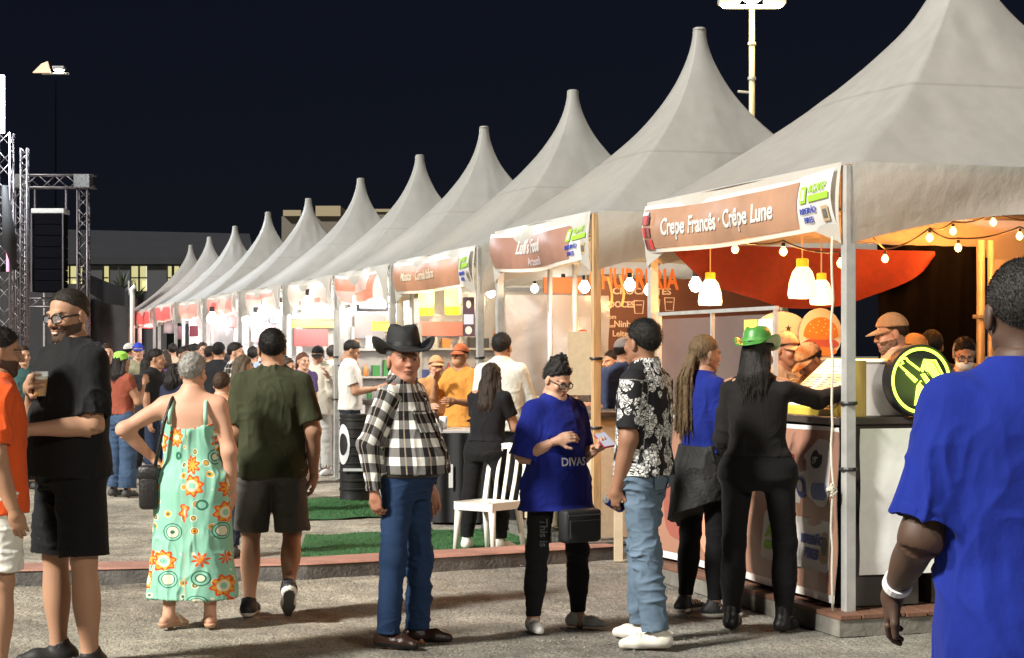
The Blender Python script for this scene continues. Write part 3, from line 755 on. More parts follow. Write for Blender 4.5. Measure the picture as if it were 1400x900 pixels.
# ---- ground: one sheet to the horizon, finely uneven where it is seen close
def ground_mat():
    m = mat('rough_ground', rough=.9, spec=.25); nt = m.node_tree; N = nt.nodes.new; L = nt.links.new; b = nt.nodes["Principled BSDF"]
    tc = N("ShaderNodeTexCoord"); sep = N("ShaderNodeSeparateXYZ"); L(tc.outputs['Object'], sep.inputs[0])
    def noise(scale, det=8, rough=.6, vec=None):
        t = N("ShaderNodeTexNoise"); t.inputs['Scale'].default_value = scale; t.inputs['Detail'].default_value = det; t.inputs['Roughness'].default_value = rough
        L(vec or tc.outputs['Object'], t.inputs['Vector']); return t.outputs[0]
    def ramp(v, pts):
        r = N("ShaderNodeValToRGB"); e = r.color_ramp.elements
        for i, (p, c) in enumerate(pts):
            q = e[i] if i < 2 else e.new(p)
            q.position = p; q.color = (*c, 1)
        L(v, r.inputs[0]); return r.outputs[0]
    def mix(f, a, c, bt='MIX'):
        x = N("ShaderNodeMix"); x.data_type = 'RGBA'; x.blend_type = bt
        if isinstance(f, float): x.inputs[0].default_value = f
        else: L(f, x.inputs[0])
        L(a, x.inputs[6]); L(c, x.inputs[7]); return x.outputs[2]
    def math_(op, a, c):
        x = N("ShaderNodeMath"); x.operation = op
        for i, v in enumerate((a, c)):
            if isinstance(v, (int, float)): x.inputs[i].default_value = v
            else: L(v, x.inputs[i])
        return x.outputs[0]
    mp = N("ShaderNodeMapping"); mp.inputs['Scale'].default_value = (1, .55, 1); L(tc.outputs['Object'], mp.inputs[0])
    sand = ramp(noise(3.1, 10, .65), [(.28, (.165, .152, .128)), (.72, (.44, .40, .335)), (.5, (.30, .275, .23))])
    asph = ramp(noise(2.2, 10, .7), [(.3, (.125, .118, .106)), (.75, (.29, .27, .237))])
    msk = math_('ADD', math_('MULTIPLY', sep.outputs[0], .55), math_('MULTIPLY', noise(.8, 5), 1.6))
    rm = N("ShaderNodeMapRange"); rm.interpolation_type = 'SMOOTHSTEP'; rm.inputs[1].default_value = .05; rm.inputs[2].default_value = .95; L(msk, rm.inputs[0])
    c = mix(rm.outputs[0], sand, asph)
    grit = ramp(noise(75, 4, .8, mp.outputs[0]), [(.36, (.36, .36, .36)), (.64, (1.55, 1.55, 1.5))])
    c = mix(.85, c, grit, 'MULTIPLY')
    big = ramp(noise(.55, 4), [(.3, (.55, .54, .53)), (.62, (1.2, 1.2, 1.2))]); c = mix(.9, c, big, 'MULTIPLY')
    vo = N("ShaderNodeTexVoronoi"); vo.inputs['Scale'].default_value = 11; L(mp.outputs[0], vo.inputs['Vector'])
    dk = ramp(vo.outputs['Distance'], [(.03, (.25, .25, .25)), (.12, (1, 1, 1))]); c = mix(.8, c, dk, 'MULTIPLY')
    L(c, b.inputs['Base Color'])
    hgt = math_('ADD', math_('MULTIPLY', noise(26, 8, .7, mp.outputs[0]), 1.0), math_('MULTIPLY', noise(7, 6, .6, mp.outputs[0]), 1.3))
    bp = N("ShaderNodeBump"); bp.inputs['Strength'].default_value = .75; bp.inputs['Distance'].default_value = .035; L(hgt, bp.inputs['Height']); L(bp.outputs[0], b.inputs['Normal'])
    return m
nx, ny = 150, 260
xs = np.linspace(-5, 5, nx+1); ys = np.linspace(7, 24, ny+1); GX, GY = np.meshgrid(xs, ys)
fade = np.clip(np.minimum(np.minimum(GX+5, 5-GX), np.minimum(GY-7, 24-GY))*2, 0, 1)
GZ = ((h_noise(GX, GY, 0, 5.5, 1)*.006+h_noise(GX, GY, 0, 13, 2)*.004).reshape(GX.shape)-.004)*fade
b = MB(); b.v = list(zip(GX.ravel().tolist(), GY.ravel().tolist(), GZ.ravel().tolist()))
b.f = [(j*(nx+1)+i, j*(nx+1)+i+1, (j+1)*(nx+1)+i+1, (j+1)*(nx+1)+i) for j in range(ny) for i in range(nx)]
B0 = [(-5, 7), (5, 7), (5, 24), (-5, 24)]; B1 = [(-700, -300), (700, -300), (700, 1500), (-700, 1500)]
n0 = len(b.v); b.v += [(x, y, 0) for x, y in B0+B1]; b.f += [(n0+i, n0+4+i, n0+4+(i+1) % 4, n0+(i+1) % 4)[::-1] for i in range(4)]
g_ = b.build('ground', ground_mat(), smooth=True); g_['kind'] = 'structure'
# loose pebbles and grit
b = MB(); rr = random.Random(3)
for i in range(2600):
    px = rr.uniform(-20, 1000); py = 690+210*rr.random()**.8
    p = ground(px, py); r = rr.uniform(.003, .008)*(1.6 if rr.random() < .06 else 1)
    b.add([(p.x+r*rr.uniform(.8, 1.5), p.y, r*.3), (p.x-r, p.y, r*.2), (p.x, p.y+r, r*.3), (p.x, p.y-r*1.2, r*.2), (p.x+r*.2, p.y, r*.9), (p.x, p.y, -r)], [(0,2,4),(2,1,4),(1,3,4),(3,0,4)])
o = b.build('gravel', mat('pebble', (.20, .19, .165), .9, noise=.5, nscale=3)); o['kind'] = 'stuff'; o['label'] = 'loose grit and small pebbles scattered over the rough ground'; o['category'] = 'gravel'
# kerb
KP = [ground(-160, 806), ground(0, 802), ground(250, 796), ground(420, 792), ground(560, 784), ground(700, 775), ground(842, 765)]
def kerb_prof(name, lo_, hi_, y0, y1, m, par=None):
    b = MB(); V = []
    for i, p in enumerate(KP):
        t = (KP[min(i+1, 6)]-KP[max(i-1, 0)]).normalized(); nrm = Vector((-t.y, t.x, 0)); w = .004*math.sin(i*2.1)
        V += [p+nrm*y0+Vector((0, 0, lo_)), p+nrm*y1+Vector((0, 0, lo_)), p+nrm*(y1-.01)+Vector((0, 0, hi_+w)), p+nrm*(y0+.012)+Vector((0, 0, hi_+w))]
    Fc = []
    for i in range(6):
        for k in range(4): Fc.append((i*4+k, i*4+(k+1) % 4, i*4+4+(k+1) % 4, i*4+4+k)[::-1])
    b.add(V, Fc+[(0, 1, 2, 3), (27, 26, 25, 24)]); o = b.build(name, m, par); return o
kb = kerb_prof('kerb', -.02, .10, 0, .42, mat('kerb_concrete', (.09, .085, .08), .85, noise=.4, nscale=9, bump=.5, bscale=40)); kb['kind'] = 'structure'
kerb_prof('kerb_coating', .1005, .112, .004, .416, mat('kerb_red', (.33, .165, .125), .75, noise=.3, nscale=5, bump=.3, bscale=60), kb)
# turf mats
def turf(pts, label):
    P = [ground(*p) for p in pts]; b = MB(); r_ = random.Random(5)
    lo = [P[0].lerp(P[1], .0)]
    def fn(u, v):
        a = P[0].lerp(P[1], u); c = P[3].lerp(P[2], u); q = a.lerp(c, v); q.z = .012+.006*math.sin(q.x*9+q.y*5); return q
    b.sheet(fn, 30, 14)
    o = b.build('turf_mat', mat('turf_green', (.028, .115, .03), .95, noise=.5, nscale=40, bump=1., bscale=160), smooth=True)
    tag(o, label, 'mat', 'green turf mats on the ground'); b = MB()
    for i in range(2600):
        q = fn(r_.random(), r_.random()); a = r_.uniform(0, 6.28); w = .004; hh = r_.uniform(.012, .022); dx, dy = math.cos(a)*w, math.sin(a)*w
        b.add([(q.x-dx, q.y-dy, q.z), (q.x+dx, q.y+dy, q.z), (q.x+r_.uniform(-.008, .008), q.y+r_.uniform(-.008, .008), q.z+hh)], [(0, 1, 2)])
    o2 = b.build('turf_blades', mat('turf_blade', (.03, .13, .035), .8, noise=.4, nscale=30), o); o2['kind'] = 'stuff'
turf([(404, 768), (735, 757), (735, 722), (418, 733)], 'bright green turf mat along the red topped kerb')
turf([(412, 713), (560, 706), (560, 676), (418, 684)], 'smaller green turf mat beyond a strip of bare ground')

# ------------------------------------------------------------------ materials of the stalls
def pvc(name, col, tr=.12, rough=.45, bump=.18):
    if name in MATS: return MATS[name]
    m = mat(name, col, rough, noise=.05, nscale=1.7, bump=bump, bscale=5.5, spec=.4); nt = m.node_tree; N = nt.nodes.new
    b_ = nt.nodes["Principled BSDF"]; out = nt.nodes["Material Output"]
    if tr:
        t = N("ShaderNodeBsdfTranslucent"); t.inputs[0].default_value = (*[min(1, c*1.05) for c in col], 1); x = N("ShaderNodeMixShader"); x.inputs[0].default_value = tr
        nt.links.new(b_.outputs[0], x.inputs[1]); nt.links.new(t.outputs[0], x.inputs[2]); nt.links.new(x.outputs[0], out.inputs[0])
    return m
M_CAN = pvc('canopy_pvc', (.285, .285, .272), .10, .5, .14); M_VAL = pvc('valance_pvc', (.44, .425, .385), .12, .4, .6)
def seams(m):
    # welded panel joints: a slightly raised, slightly greyer line every 0.62 m of height, plus rain streaks
    nt = m.node_tree; N = nt.nodes.new; L = nt.links.new; b_ = nt.nodes["Principled BSDF"]; src = b_.inputs['Base Color'].links[0].from_socket
    tc = N("ShaderNodeTexCoord"); sp = N("ShaderNodeSeparateXYZ"); L(tc.outputs['Object'], sp.inputs[0])
    d = N("ShaderNodeMath"); d.operation = 'DIVIDE'; L(sp.outputs[2], d.inputs[0]); d.inputs[1].default_value = 3.3
    f_ = N("ShaderNodeMath"); f_.operation = 'FRACT'; L(d.outputs[0], f_.inputs[0]); lt = N("ShaderNodeMath"); lt.operation = 'LESS_THAN'; L(f_.outputs[0], lt.inputs[0]); lt.inputs[1].default_value = .006
    mp = N("ShaderNodeMapping"); mp.inputs['Scale'].default_value = (5, 5, .35); L(tc.outputs['Object'], mp.inputs[0]); nz = N("ShaderNodeTexNoise"); nz.inputs['Scale'].default_value = 1.6; nz.inputs['Detail'].default_value = 6; L(mp.outputs[0], nz.inputs['Vector'])
    mr = N("ShaderNodeMapRange"); mr.inputs[1].default_value = .35; mr.inputs[2].default_value = .7; mr.inputs[3].default_value = .93; mr.inputs[4].default_value = 1.04; L(nz.outputs[0], mr.inputs[0])
    x = N("ShaderNodeMix"); x.data_type = 'RGBA'; x.blend_type = 'MULTIPLY'; x.inputs[0].default_value = 1; L(src, x.inputs[6]); L(mr.outputs[0], x.inputs[7])
    y = N("ShaderNodeMix"); y.data_type = 'RGBA'; y.blend_type = 'MULTIPLY'; L(lt.outputs[0], y.inputs[0]); L(x.outputs[2], y.inputs[6]); y.inputs[7].default_value = (.86, .86, .85, 1); L(y.outputs[2], b_.inputs['Base Color'])
seams(M_CAN)
M_WALL = pvc('wall_pvc', (.42, .41, .40), .2, .16, 1.)
M_POLE = mat('aluminium_post', (.40, .40, .385), .42, .25, noise=.18, nscale=9, bump=.05)
M_TRUSS = mat('truss_aluminium', (.16, .145, .155), .45, .7, noise=.1)
M_WHITE = pvc('white_print', (.75, .75, .74), .3, .4, .1); M_BLACK = mat('black_paint', (.015, .015, .016), .5, noise=.2)
M_WOOD = mat('pale_pine', (.42, .28, .14), .6, noise=.3, nscale=6, bump=.2, bscale=30, stretch=(6, 6, .6))
M_BULB = mat('bulb_glow', (1, .9, .7), .4, emit=(1, .58, .18), estr=1.9); M_BULBW = mat('bulb_glow_white', (1, 1, 1), .4, emit=(1, .93, .82), estr=9.)
def brown_print(name, col):
    m = mat(name, col, .42, noise=.16, nscale=5, bump=.25, bscale=6, spec=.5); return m
def lamp(name, p, watts, col, r=.05, parent=None):
    d = bpy.data.lights.new(name, 'POINT'); d.energy = watts; d.color = col; d.shadow_soft_size = r
    o = bpy.data.objects.new(name, d); COL.objects.link(o); o.location = p
    if parent is not None: o.parent = parent
    return o

def crumple(a, b_):
    q = np.array([[a*1.7+b_*.9, b_*1.1-a*.4, 3.]]); return float(vnoise(q, 5)[0]+.6*(1-2*abs(vnoise(q*2.1, 6)[0])))*.8
def tent(sR, sL, dep, eave, peak, label, spec):
    W = sL-sR; root = empty('tent', row(sL, 0), RZ); tag(root, label, 'tent', 'white peaked tents in the row'); seed = int(sR*10)
    cx_, cy_ = W/2, dep/2; n = 36; J = 26; V = []; Fc = []
    per = []
    for k in range(n*4):
        q, t = divmod(k, n); t = t/n*2-1; per.append(((t, -1), (1, t), (-t, 1), (-1, -t))[q])
    for j in range(J+1):
        hgt = j/J; r = .034+.966*(1-hgt)**1.78; z = eave+(peak-eave)*hgt
        for (x, y) in per:
            a = math.atan2(y, x); cs = .12+.75*hgt**2.2; x2, y2 = x*(1-cs)+math.cos(a)*cs*1.14, y*(1-cs)+math.sin(a)*cs*1.14
            V.append((cx_+x2*r*(W/2+.03), cy_+y2*r*(dep/2+.03), z))
    A = np.array(V); nn = vnoise(A*np.array([1.1, 1.1, 1.1]), seed)*.018+(1-np.abs(vnoise(A*np.array([6, 6, 1.6])+3, seed))*2.2)*.007*np.clip(vnoise(A*1.3+5, seed)+.4, 0, 1)
    rad = A-np.array([cx_, cy_, 0]); rad[:, 2] = 0; rl = np.linalg.norm(rad, axis=1)[:, None]; rad /= rl+1e-6
    wgt = np.clip((A[:, 2]-eave)/.12, 0, 1)*np.clip((peak-A[:, 2])/.5, .15, 1); A += rad*(nn*wgt)[:, None]; A[:, 2] += nn*wgt*.8
    m = n*4
    for j in range(J):
        for k in range(m): Fc.append((j*m+k, j*m+(k+1) % m, (j+1)*m+(k+1) % m, (j+1)*m+k))
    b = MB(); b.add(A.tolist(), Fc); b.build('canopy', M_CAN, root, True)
    MB().lathe([(.060, -.012), (.058, .004), (.045, .014), (.001, .018)], 20, (cx_, cy_, peak-.002)).build('peak_cap', M_CAN, root, True)
    vd = spec.get('vd', .47)
    def arch(t): return vd-.21*(1-abs(2*t-1)**2.2)
    for nm, f in (('front', lambda u, v: (u*W, -.045-.02*math.sin(v*3)*(1-.3*math.sin(u*19)), eave+.01-v*arch(u))), ('right', lambda u, v: (W+.045+.02*math.sin(v*3+u*7), u*dep, eave+.01-v*arch(u))),
                  ('left', lambda u, v: (-.045-.02*math.sin(v*3+u*7), dep-u*dep, eave+.01-v*arch(u))), ('back', lambda u, v: (W-u*W, dep+.045+.02*math.sin(v*3+u*7), eave+.01-v*arch(u)))):
        fo = MB().sheet(f, 40, 8).build('valance', M_VAL, root, True)
        fo['label'] = {'front': 'front valance below the eave', 'right': 'plain pale side valance', 'left': 'plain pale side valance', 'back': 'plain rear valance'}[nm]
    for i, (x, y) in enumerate(((0, 0), (W, 0), (0, dep), (W, dep))):
        mw = spec.get('posts', {}).get(i, M_POLE); po = MB().box((x-.032, y-.032, 0.0), (x+.032, y+.032, eave-.01), bev=.004).build('pole', mw, root)
        MB().box((x-.07, y-.07, .001), (x+.07, y+.07, .012)).build('base_plate', M_POLE, po)
        for zz in spec.get('ties', (.9, 1.45)): MB().lathe([(.05, 0), (.053, .01), (.05, .02)], 12, (x, y, zz+.11*i)).build('tie', M_BLACK, po)
    for a_, c_ in (((0, 0), (W, 0)), ((W, 0), (W, dep)), ((W, dep), (0, dep)), ((0, dep), (0, 0))):
        MB().tube([(a_[0], a_[1], eave-.03), (c_[0], c_[1], eave-.03)], .024, 8).build('eave_tube', M_POLE, root, True)
    # printed banner over the front valance
    bn = spec.get('banner')
    if bn:
        z1, z0 = eave-.02, eave-.36; x0, x1 = .03, W-.03; sg = bn.get('sag', .02)
        def bul(x, z): return -.062-.035*math.sin(math.pi*(eave-.02-z)/.34)-.02*math.sin(x*4.3+z*5)*bn.get('wav', .6)
        def shf(x): return -sg*math.sin(math.pi*(x-x0)/(x1-x0))
        def sheet(name, xa, xb, za, zb, lay, m_, par):
            return MB().sheet(lambda u, v: (xa+(xb-xa)*u, bul(xa+(xb-xa)*u, za+(zb-za)*v)-lay, za+(zb-za)*v+shf(xa+(xb-xa)*u)), 40, 10).build(name, m_, par, True)
        bo = sheet('banner', x0, x1, z0, z1, 0, bn.get('white', M_WHITE), root)
        xs_ = x1-(x1-x0)*bn.get('logo', .16)
        sheet('print', x0+.03, xs_, z0+.03, z1-.03, .005, bn['mat'], bo)
        def put(t_, size, x, z, m_, bold=.01, sx=1., lay=.010):
            o = text(t_, size, m_, bo, Matrix.Translation((x, 0, z)) @ Matrix.Rotation(math.pi/2, 4, 'X'), bold=bold, sx=sx)
            for v in o.data.vertices: v.co.y += bul(v.co.x, v.co.z)-lay; v.co.z += shf(v.co.x)
            return o
        for t_ in bn.get('text', []): put(*t_)
        for (xa, xb, za, zb, m_) in bn.get('patches', []): sheet('print_patch', xa*W, xb*W, eave+za, eave+zb, .009, m_, bo)
        if bn.get('extra'): bn['extra'](bo, bul, shf, sheet, put, W, eave)
    if spec.get('back'):
        MB().sheet(lambda u, v: (W*u, dep-.08+.05*crumple(W*u, v*2), .02+(eave-.35)*v), 30, 18).build('back_wall', spec.get('wallmat', M_WALL), root, True)
    if spec.get('leftwall'):
        d0, d1 = spec['leftwall']; MB().sheet(lambda u, v: (.09+.05*crumple((d1-d0)*u+7, v*2), d0+(d1-d0)*u, .02+(eave-.35)*v), 30, 18).build('side_wall', spec.get('wallmat', M_WALL), root, True)
    return root
G_ACI = mat('print_green', (.28, .52, .03), .5); G_BLU = mat('print_blue', (.05, .07, .36), .5); G_TAN = mat('print_tan', (.45, .33, .2), .5); G_GRY = mat('print_grey', (.12, .12, .12), .5)
G_RED = mat('print_red', (.55, .05, .04), .5); G_MAR = mat('print_maroon', (.12, .02, .025), .5)
def logos(bo, bul, shf, sheet, put, W, eave):
    x = W-.46
    sheet('logo', x+.02, x+.10, eave-.19, eave-.09, .010, G_ACI, bo); sheet('logo', x+.045, x+.085, eave-.175, eave-.11, .014, M_WHITE, bo)
    put('ACIARP', .07, x+.13, eave-.135, G_ACI, .004); sheet('logo', x+.13, x+.41, eave-.19, eave-.15, .010, G_ACI, bo)
    put('RIBEIRÃO', .05, x+.02, eave-.255, G_BLU, .006); put('PIRES', .05, x+.06, eave-.31, G_BLU, .006)
    sheet('crest', x+.30, x+.39, eave-.32, eave-.23, .010, G_TAN, bo); sheet('crest', x+.32, x+.37, eave-.30, eave-.25, .014, G_GRY, bo)
def extra1(bo, bul, shf, sheet, put, W, eave):
    logos(bo, bul, shf, sheet, put, W, eave)
    for i in range(9):      # the dark red dessert picture at the banner's end
        a = i*.7; sheet('picture', .07+.05*(i % 3), .13+.05*(i % 3)+.01*math.sin(a), eave-.34+.09*(i//3), eave-.265+.085*(i//3), .0095+.001*i, (G_MAR, G_RED, mat('print_plum', (.22, .07, .07), .5))[(i*2+i//3) % 3], bo)
    sheet('picture', .10, .2, eave-.095, eave-.065, .02, mat('print_silver', (.4, .42, .45), .4), bo)
B1_ = brown_print('banner_brown', (.36, .205, .13)); B2_ = brown_print('banner_mauve', (.30, .16, .12)); B3_ = brown_print('banner_tan', (.40, .20, .12))
PINK = pvc('banner_pink', (.85, .42, .36), .45, .4, .4); PALE = pvc('banner_pale', (.85, .75, .70), .5, .4, .4); REDB = pvc('banner_red', (.75, .16, .15), .4, .4, .4); SALM = pvc('banner_salmon', (.8, .33, .22), .4, .4, .4)
tent(0, 3.01, 3.3, 2.70, 4.46, 'tall white peaked tent with the Crepe Francês banner and warm pendant lamps', dict(ties=(.82, 1.2), banner=dict(mat=B1_, sag=.03, logo=.155, extra=extra1,
    text=[('Crepe Francês · Crêpe Lune', .165, .43, 2.70-.24, M_WHITE, .022, .94)])))
tent(4.22, 6.81, 2.9, 2.73, 4.48, "white peaked tent with the Luli's Food banner and bare wood front post", dict(posts={1: M_WOOD}, banner=dict(mat=B2_, sag=.05, wav=1.6, logo=.14, extra=logos,
    text=[("Luli's Food", .17, .78, 2.73-.20, M_WHITE, .02, .95), ('Artesanal', .10, 1.05, 2.73-.31, mat('print_lilac', (.5, .42, .42), .5), .01)])))
def faces(bo, bul, shf, sheet, put, W, eave): logos(bo, bul, shf, sheet, put, W, eave)
tent(7.45, 10.59, 3.0, 2.64, 4.41, 'white peaked tent with glowing yellow lanterns under a brown banner', dict(back=1, leftwall=(.2, 2.9), banner=dict(mat=B3_, sag=.03, wav=1.0, logo=.15, extra=logos,
    text=[('Massas · Comida Italiana', .14, .5, 2.64-.22, mat('print_cream', (.55, .47, .36), .5), .018)])))
tent(10.95, 13.67, 3.0, 2.63, 4.41, 'white peaked tent with the framed white letter sign', dict(back=1, leftwall=(.1, 2.9), banner=dict(mat=SALM, sag=.06, wav=2.0, logo=.18,
    patches=[(.40, .74, -.22, -.04, PALE), (.05, .4, -.34, -.2, PALE)])))
tent(13.98, 16.9, 3.0, 2.63, 4.38, 'white peaked tent with round white globe lamps and a yellow strip sign', dict(back=1, leftwall=(.1, 2.9), banner=dict(mat=PALE, sag=.05, wav=1.5, logo=.1, white=PALE, patches=[(.3, .8, -.3, -.24, PINK)])))
tent(17.65, 20.6, 3.0, 2.64, 4.39, 'white peaked tent with the glowing blue screen', dict(back=1, leftwall=(.1, 2.9), banner=dict(mat=PALE, sag=.05, wav=1.5, white=PALE, patches=[(.08, .8, -.12, -.05, PINK)])))
tent(21.74, 24.95, 3.0, 2.68, 4.41, 'white peaked tent with the violet neon and tilted brown poster', dict(back=1, leftwall=(.1, 2.9), banner=dict(mat=PINK, sag=.05, wav=1.5, white=PALE, patches=[(.55, .7, -.32, -.06, PALE), (.2, .3, -.3, -.1, REDB)])))
tent(25.99, 28.98, 3.0, 2.68, 4.47, 'white peaked tent with one square maroon poster on its post', dict(back=1, leftwall=(.1, 2.9), banner=dict(mat=PINK, sag=.04, wav=1.5, white=PALE)))
tent(30.2, 33.13, 3.0, 2.72, 4.46, 'white peaked tent with a dark loudspeaker hung under its pink banner', dict(back=1, banner=dict(mat=REDB, sag=.04, wav=1.5, white=PINK)))
tent(34.12, 37.1, 3.0, 2.70, 4.46, 'white peaked tent with red neon lettering under a red banner', dict(back=1, banner=dict(mat=REDB, sag=.04, wav=1.5, white=PINK)))
tent(37.4, 40.5, 3.0, 2.70, 4.45, 'white peaked tent closing the row beside the pale mast', dict(back=1, banner=dict(mat=REDB, sag=.04, wav=1.5, white=REDB)))
# ------------------------------------------------------------------ the crepe stall
RX90 = Matrix.Rotation(math.pi/2, 4, 'X')
FX = Matrix.Rotation(math.pi/2, 4, 'Z') @ RX90          # text or prism facing +x of the stall (towards the open side)
def stall_obj(name, label, cat, s, d, z=0., group=None, rz=0.):
    o = empty(name, row(s, d, z), RZ+rz); tag(o, label, cat, group); return o
def deck(sR, sL, d0, d1, label, m_edge, m_plank, step=.14):
    o = stall_obj('deck', label, 'deck', sL, d0); W = sL-sR; D = d1-d0
    MB().box((0, 0, .0), (W, D, .095)).build('deck_frame', m_edge, o)
    n = int(D/step); me = None
    for i in range(n):
        p = MB().box((0, 0, 0), (W+.02, step-.008, .026), bev=.003).build('plank', m_plank, o) if me is None else link('plank', me, None, o)
        me = p.data; p.location = (-.01+.006*math.sin(i*3.), i*step, .0965+.002*(i % 3))
    return o
M_DKEDGE = mat('deck_edge', (.15, .14, .12), .8, noise=.35, nscale=7, bump=.3, bscale=30); M_DKPL = mat('deck_plank', (.14, .065, .04), .6, noise=.35, nscale=8, bump=.2, bscale=30, stretch=(.5, 5, 5))
deck(-.16, 3.12, -.14, 3.36, 'raised reddish plank deck under the crepe stall', M_DKEDGE, M_DKPL)
deck(4.1, 6.95, -.12, 3.0, 'low grey deck under the stall with the wood post', M_DKEDGE, mat('deck_grey', (.10, .095, .085), .7, noise=.3))
# front counter with the printed banner
c1 = stall_obj('counter', 'front serving counter of the crepe stall with printed sponsor banner', 'counter', 2.96, .0)
MB().box((.0, .03, .135), (2.88, .5, 1.19)).build('carcass', mat('counter_dark', (.04, .035, .03), .7), c1)
MB().box((-.03, -.03, 1.19), (2.9, .56, 1.235), bev=.006).build('top', mat('counter_top', (.05, .04, .035), .4), c1)
def wv(x, z): return -.012*math.sin(x*7+z*4)-.010*math.sin(z*9+x*2.5)-.008*vnoise(np.array([[x*3., z*3., 1.]]), 4)[0]
M_CB = mat('counter_banner', (.32, .165, .115), .28, noise=.1, nscale=3, bump=.3, bscale=5, spec=.6)
def cpatch(name, xa, xb, za, zb, lay, m_, par, n=14):
    return MB().sheet(lambda u, v: (xa+(xb-xa)*u, -.02+wv(xa+(xb-xa)*u, za+(zb-za)*v)-lay, za+(zb-za)*v), n, n).build(name, m_, par, True)
bo = cpatch('banner', .0, 2.86, .15, 1.175, 0, mat('banner_hem', (.7, .68, .66), .3, spec=.6), c1, 40)
cpatch('print', .0, 2.86, .20, 1.15, .004, M_CB, bo, 40)
M_GP = mat('print_palegrey', (.55, .53, .51), .28, spec=.6)
def rpatch(cx_, cz, w, h_, r, lay, m_, name='print_patch'):
    P = []
    for qx, qz, a0 in ((1, 1, 0), (-1, 1, 90), (-1, -1, 180), (1, -1, 270)):
        for k in range(5): a = R(a0+22.5*k); P.append((cx_+qx*(w/2-r)+r*math.cos(a), cz+qz*(h_/2-r)+r*math.sin(a)))
    b = MB(); N_ = len(P); V = [(cx_, -.02+wv(cx_, cz)-lay, cz)]+[(x, -.02+wv(x, z)-lay, z) for f_ in (.5, 1) for x, z in [(cx_+(p[0]-cx_)*f_, cz+(p[1]-cz)*f_) for p in P]]
    Fc = [(0, 1+k, 1+(k+1) % N_) for k in range(N_)]+[(1+k, 1+N_+k, 1+N_+(k+1) % N_, 1+(k+1) % N_) for k in range(N_)]
    b.add(V, [q[::-1] for q in Fc]); return b.build(name, m_, bo, True)
rpatch(2.86-.52, .90, .86, .40, .08, .008, M_GP); rpatch(2.86-.52, .47, .90, .30, .03, .008, M_GP)
rpatch(2.86-.78, .93, .30, .30, .1, .011, M_WHITE); rpatch(1.1, .52, .55, .56, .24, .008, mat('print_peach', (.62, .30, .20), .35)); rpatch(.45, .55, .5, .5, .2, .008, mat('print_wine2', (.30, .09, .07), .35))
def ctext(t_, size, x, z, m_, bold=.02, sx=1., lay=.014):
    o = text(t_, size, m_, bo, Matrix.Translation((x, 0, z)) @ RX90, bold=bold, sx=sx, ext=.001)
    for v in o.data.vertices: v.co.y += -.02+wv(v.co.x, v.co.z)-lay
ctext('FESTIVAL', .085, 2.86-.86, .94, mat('print_wine', (.22, .03, .035), .4), .03, 1.15); ctext('Realização', .04, 2.86-.72, .575, G_GRY, .0)
ctext('ACIARP', .12, 2.86-.92, .46, G_ACI, .03, .95); rpatch(2.86-.72, .41, .42, .05, .01, .012, G_ACI, 'logo')
ctext('RIBEIRÃO', .075, 2.86-.46, .47, G_BLU, .035); ctext('PIRES', .085, 2.86-.40, .385, G_BLU, .035)
rpatch(2.86-.13, .46, .11, .19, .05, .012, G_TAN, 'crest'); rpatch(2.86-.13, .47, .06, .11, .03, .015, G_GRY, 'crest'); rpatch(2.86-.24, .98, .12, .11, .05, .012, M_BLACK, 'logo')
ctext('gr', .06, 2.86-.275, .965, M_WHITE, .02, 1, .016); rpatch(2.86-.42, .80, .13, .13, .06, .012, G_BLU, 'logo'); rpatch(2.86-.42, .81, .07, .07, .03, .015, M_GP, 'logo'); rpatch(2.86-.2, .79, .18, .1, .04, .012, mat('print_skyblue', (.16, .2, .42), .5), 'logo')
rpatch(2.86-.74, .81, .12, .14, .06, .015, mat('print_wine', (.22, .03, .035)), 'logo'); rpatch(2.86-.74, .81, .08, .10, .04, .018, G_TAN, 'logo')
# side counter with the white sheet
c2 = stall_obj('counter', 'side counter of the crepe stall hung with a plain white sheet', 'counter', .07, .62)
MB().box((-.55, -.02, .135), (-.03, 2.4, 1.19)).build('carcass', mat('counter_dark'), c2)
MB().box((-.58, -.02, 1.19), (.05, 2.42, 1.235), bev=.006).build('top', mat('counter_top2', (.10, .065, .045), .5), c2)
MB().sheet(lambda u, v: (.03+.012*math.sin(u*9+v*2)+.006*math.sin(v*13+u*3), -.53+2.9*u, .32+.85*v), 40, 12).build('sheet', mat('white_sheet', (.80, .80, .79), .5, noise=.05, bump=.4, bscale=4), c2, True)
b = MB()
for i in range(9): b.tube([(-.35+.02*i, -.4+.13*i, .14+.01*(i % 3)), (-.2, -.3+.11*i, .30), (-.05, -.42+.14*i, .18)], .012, 6)
b.build('cable_bundle', M_BLACK, c2, True)
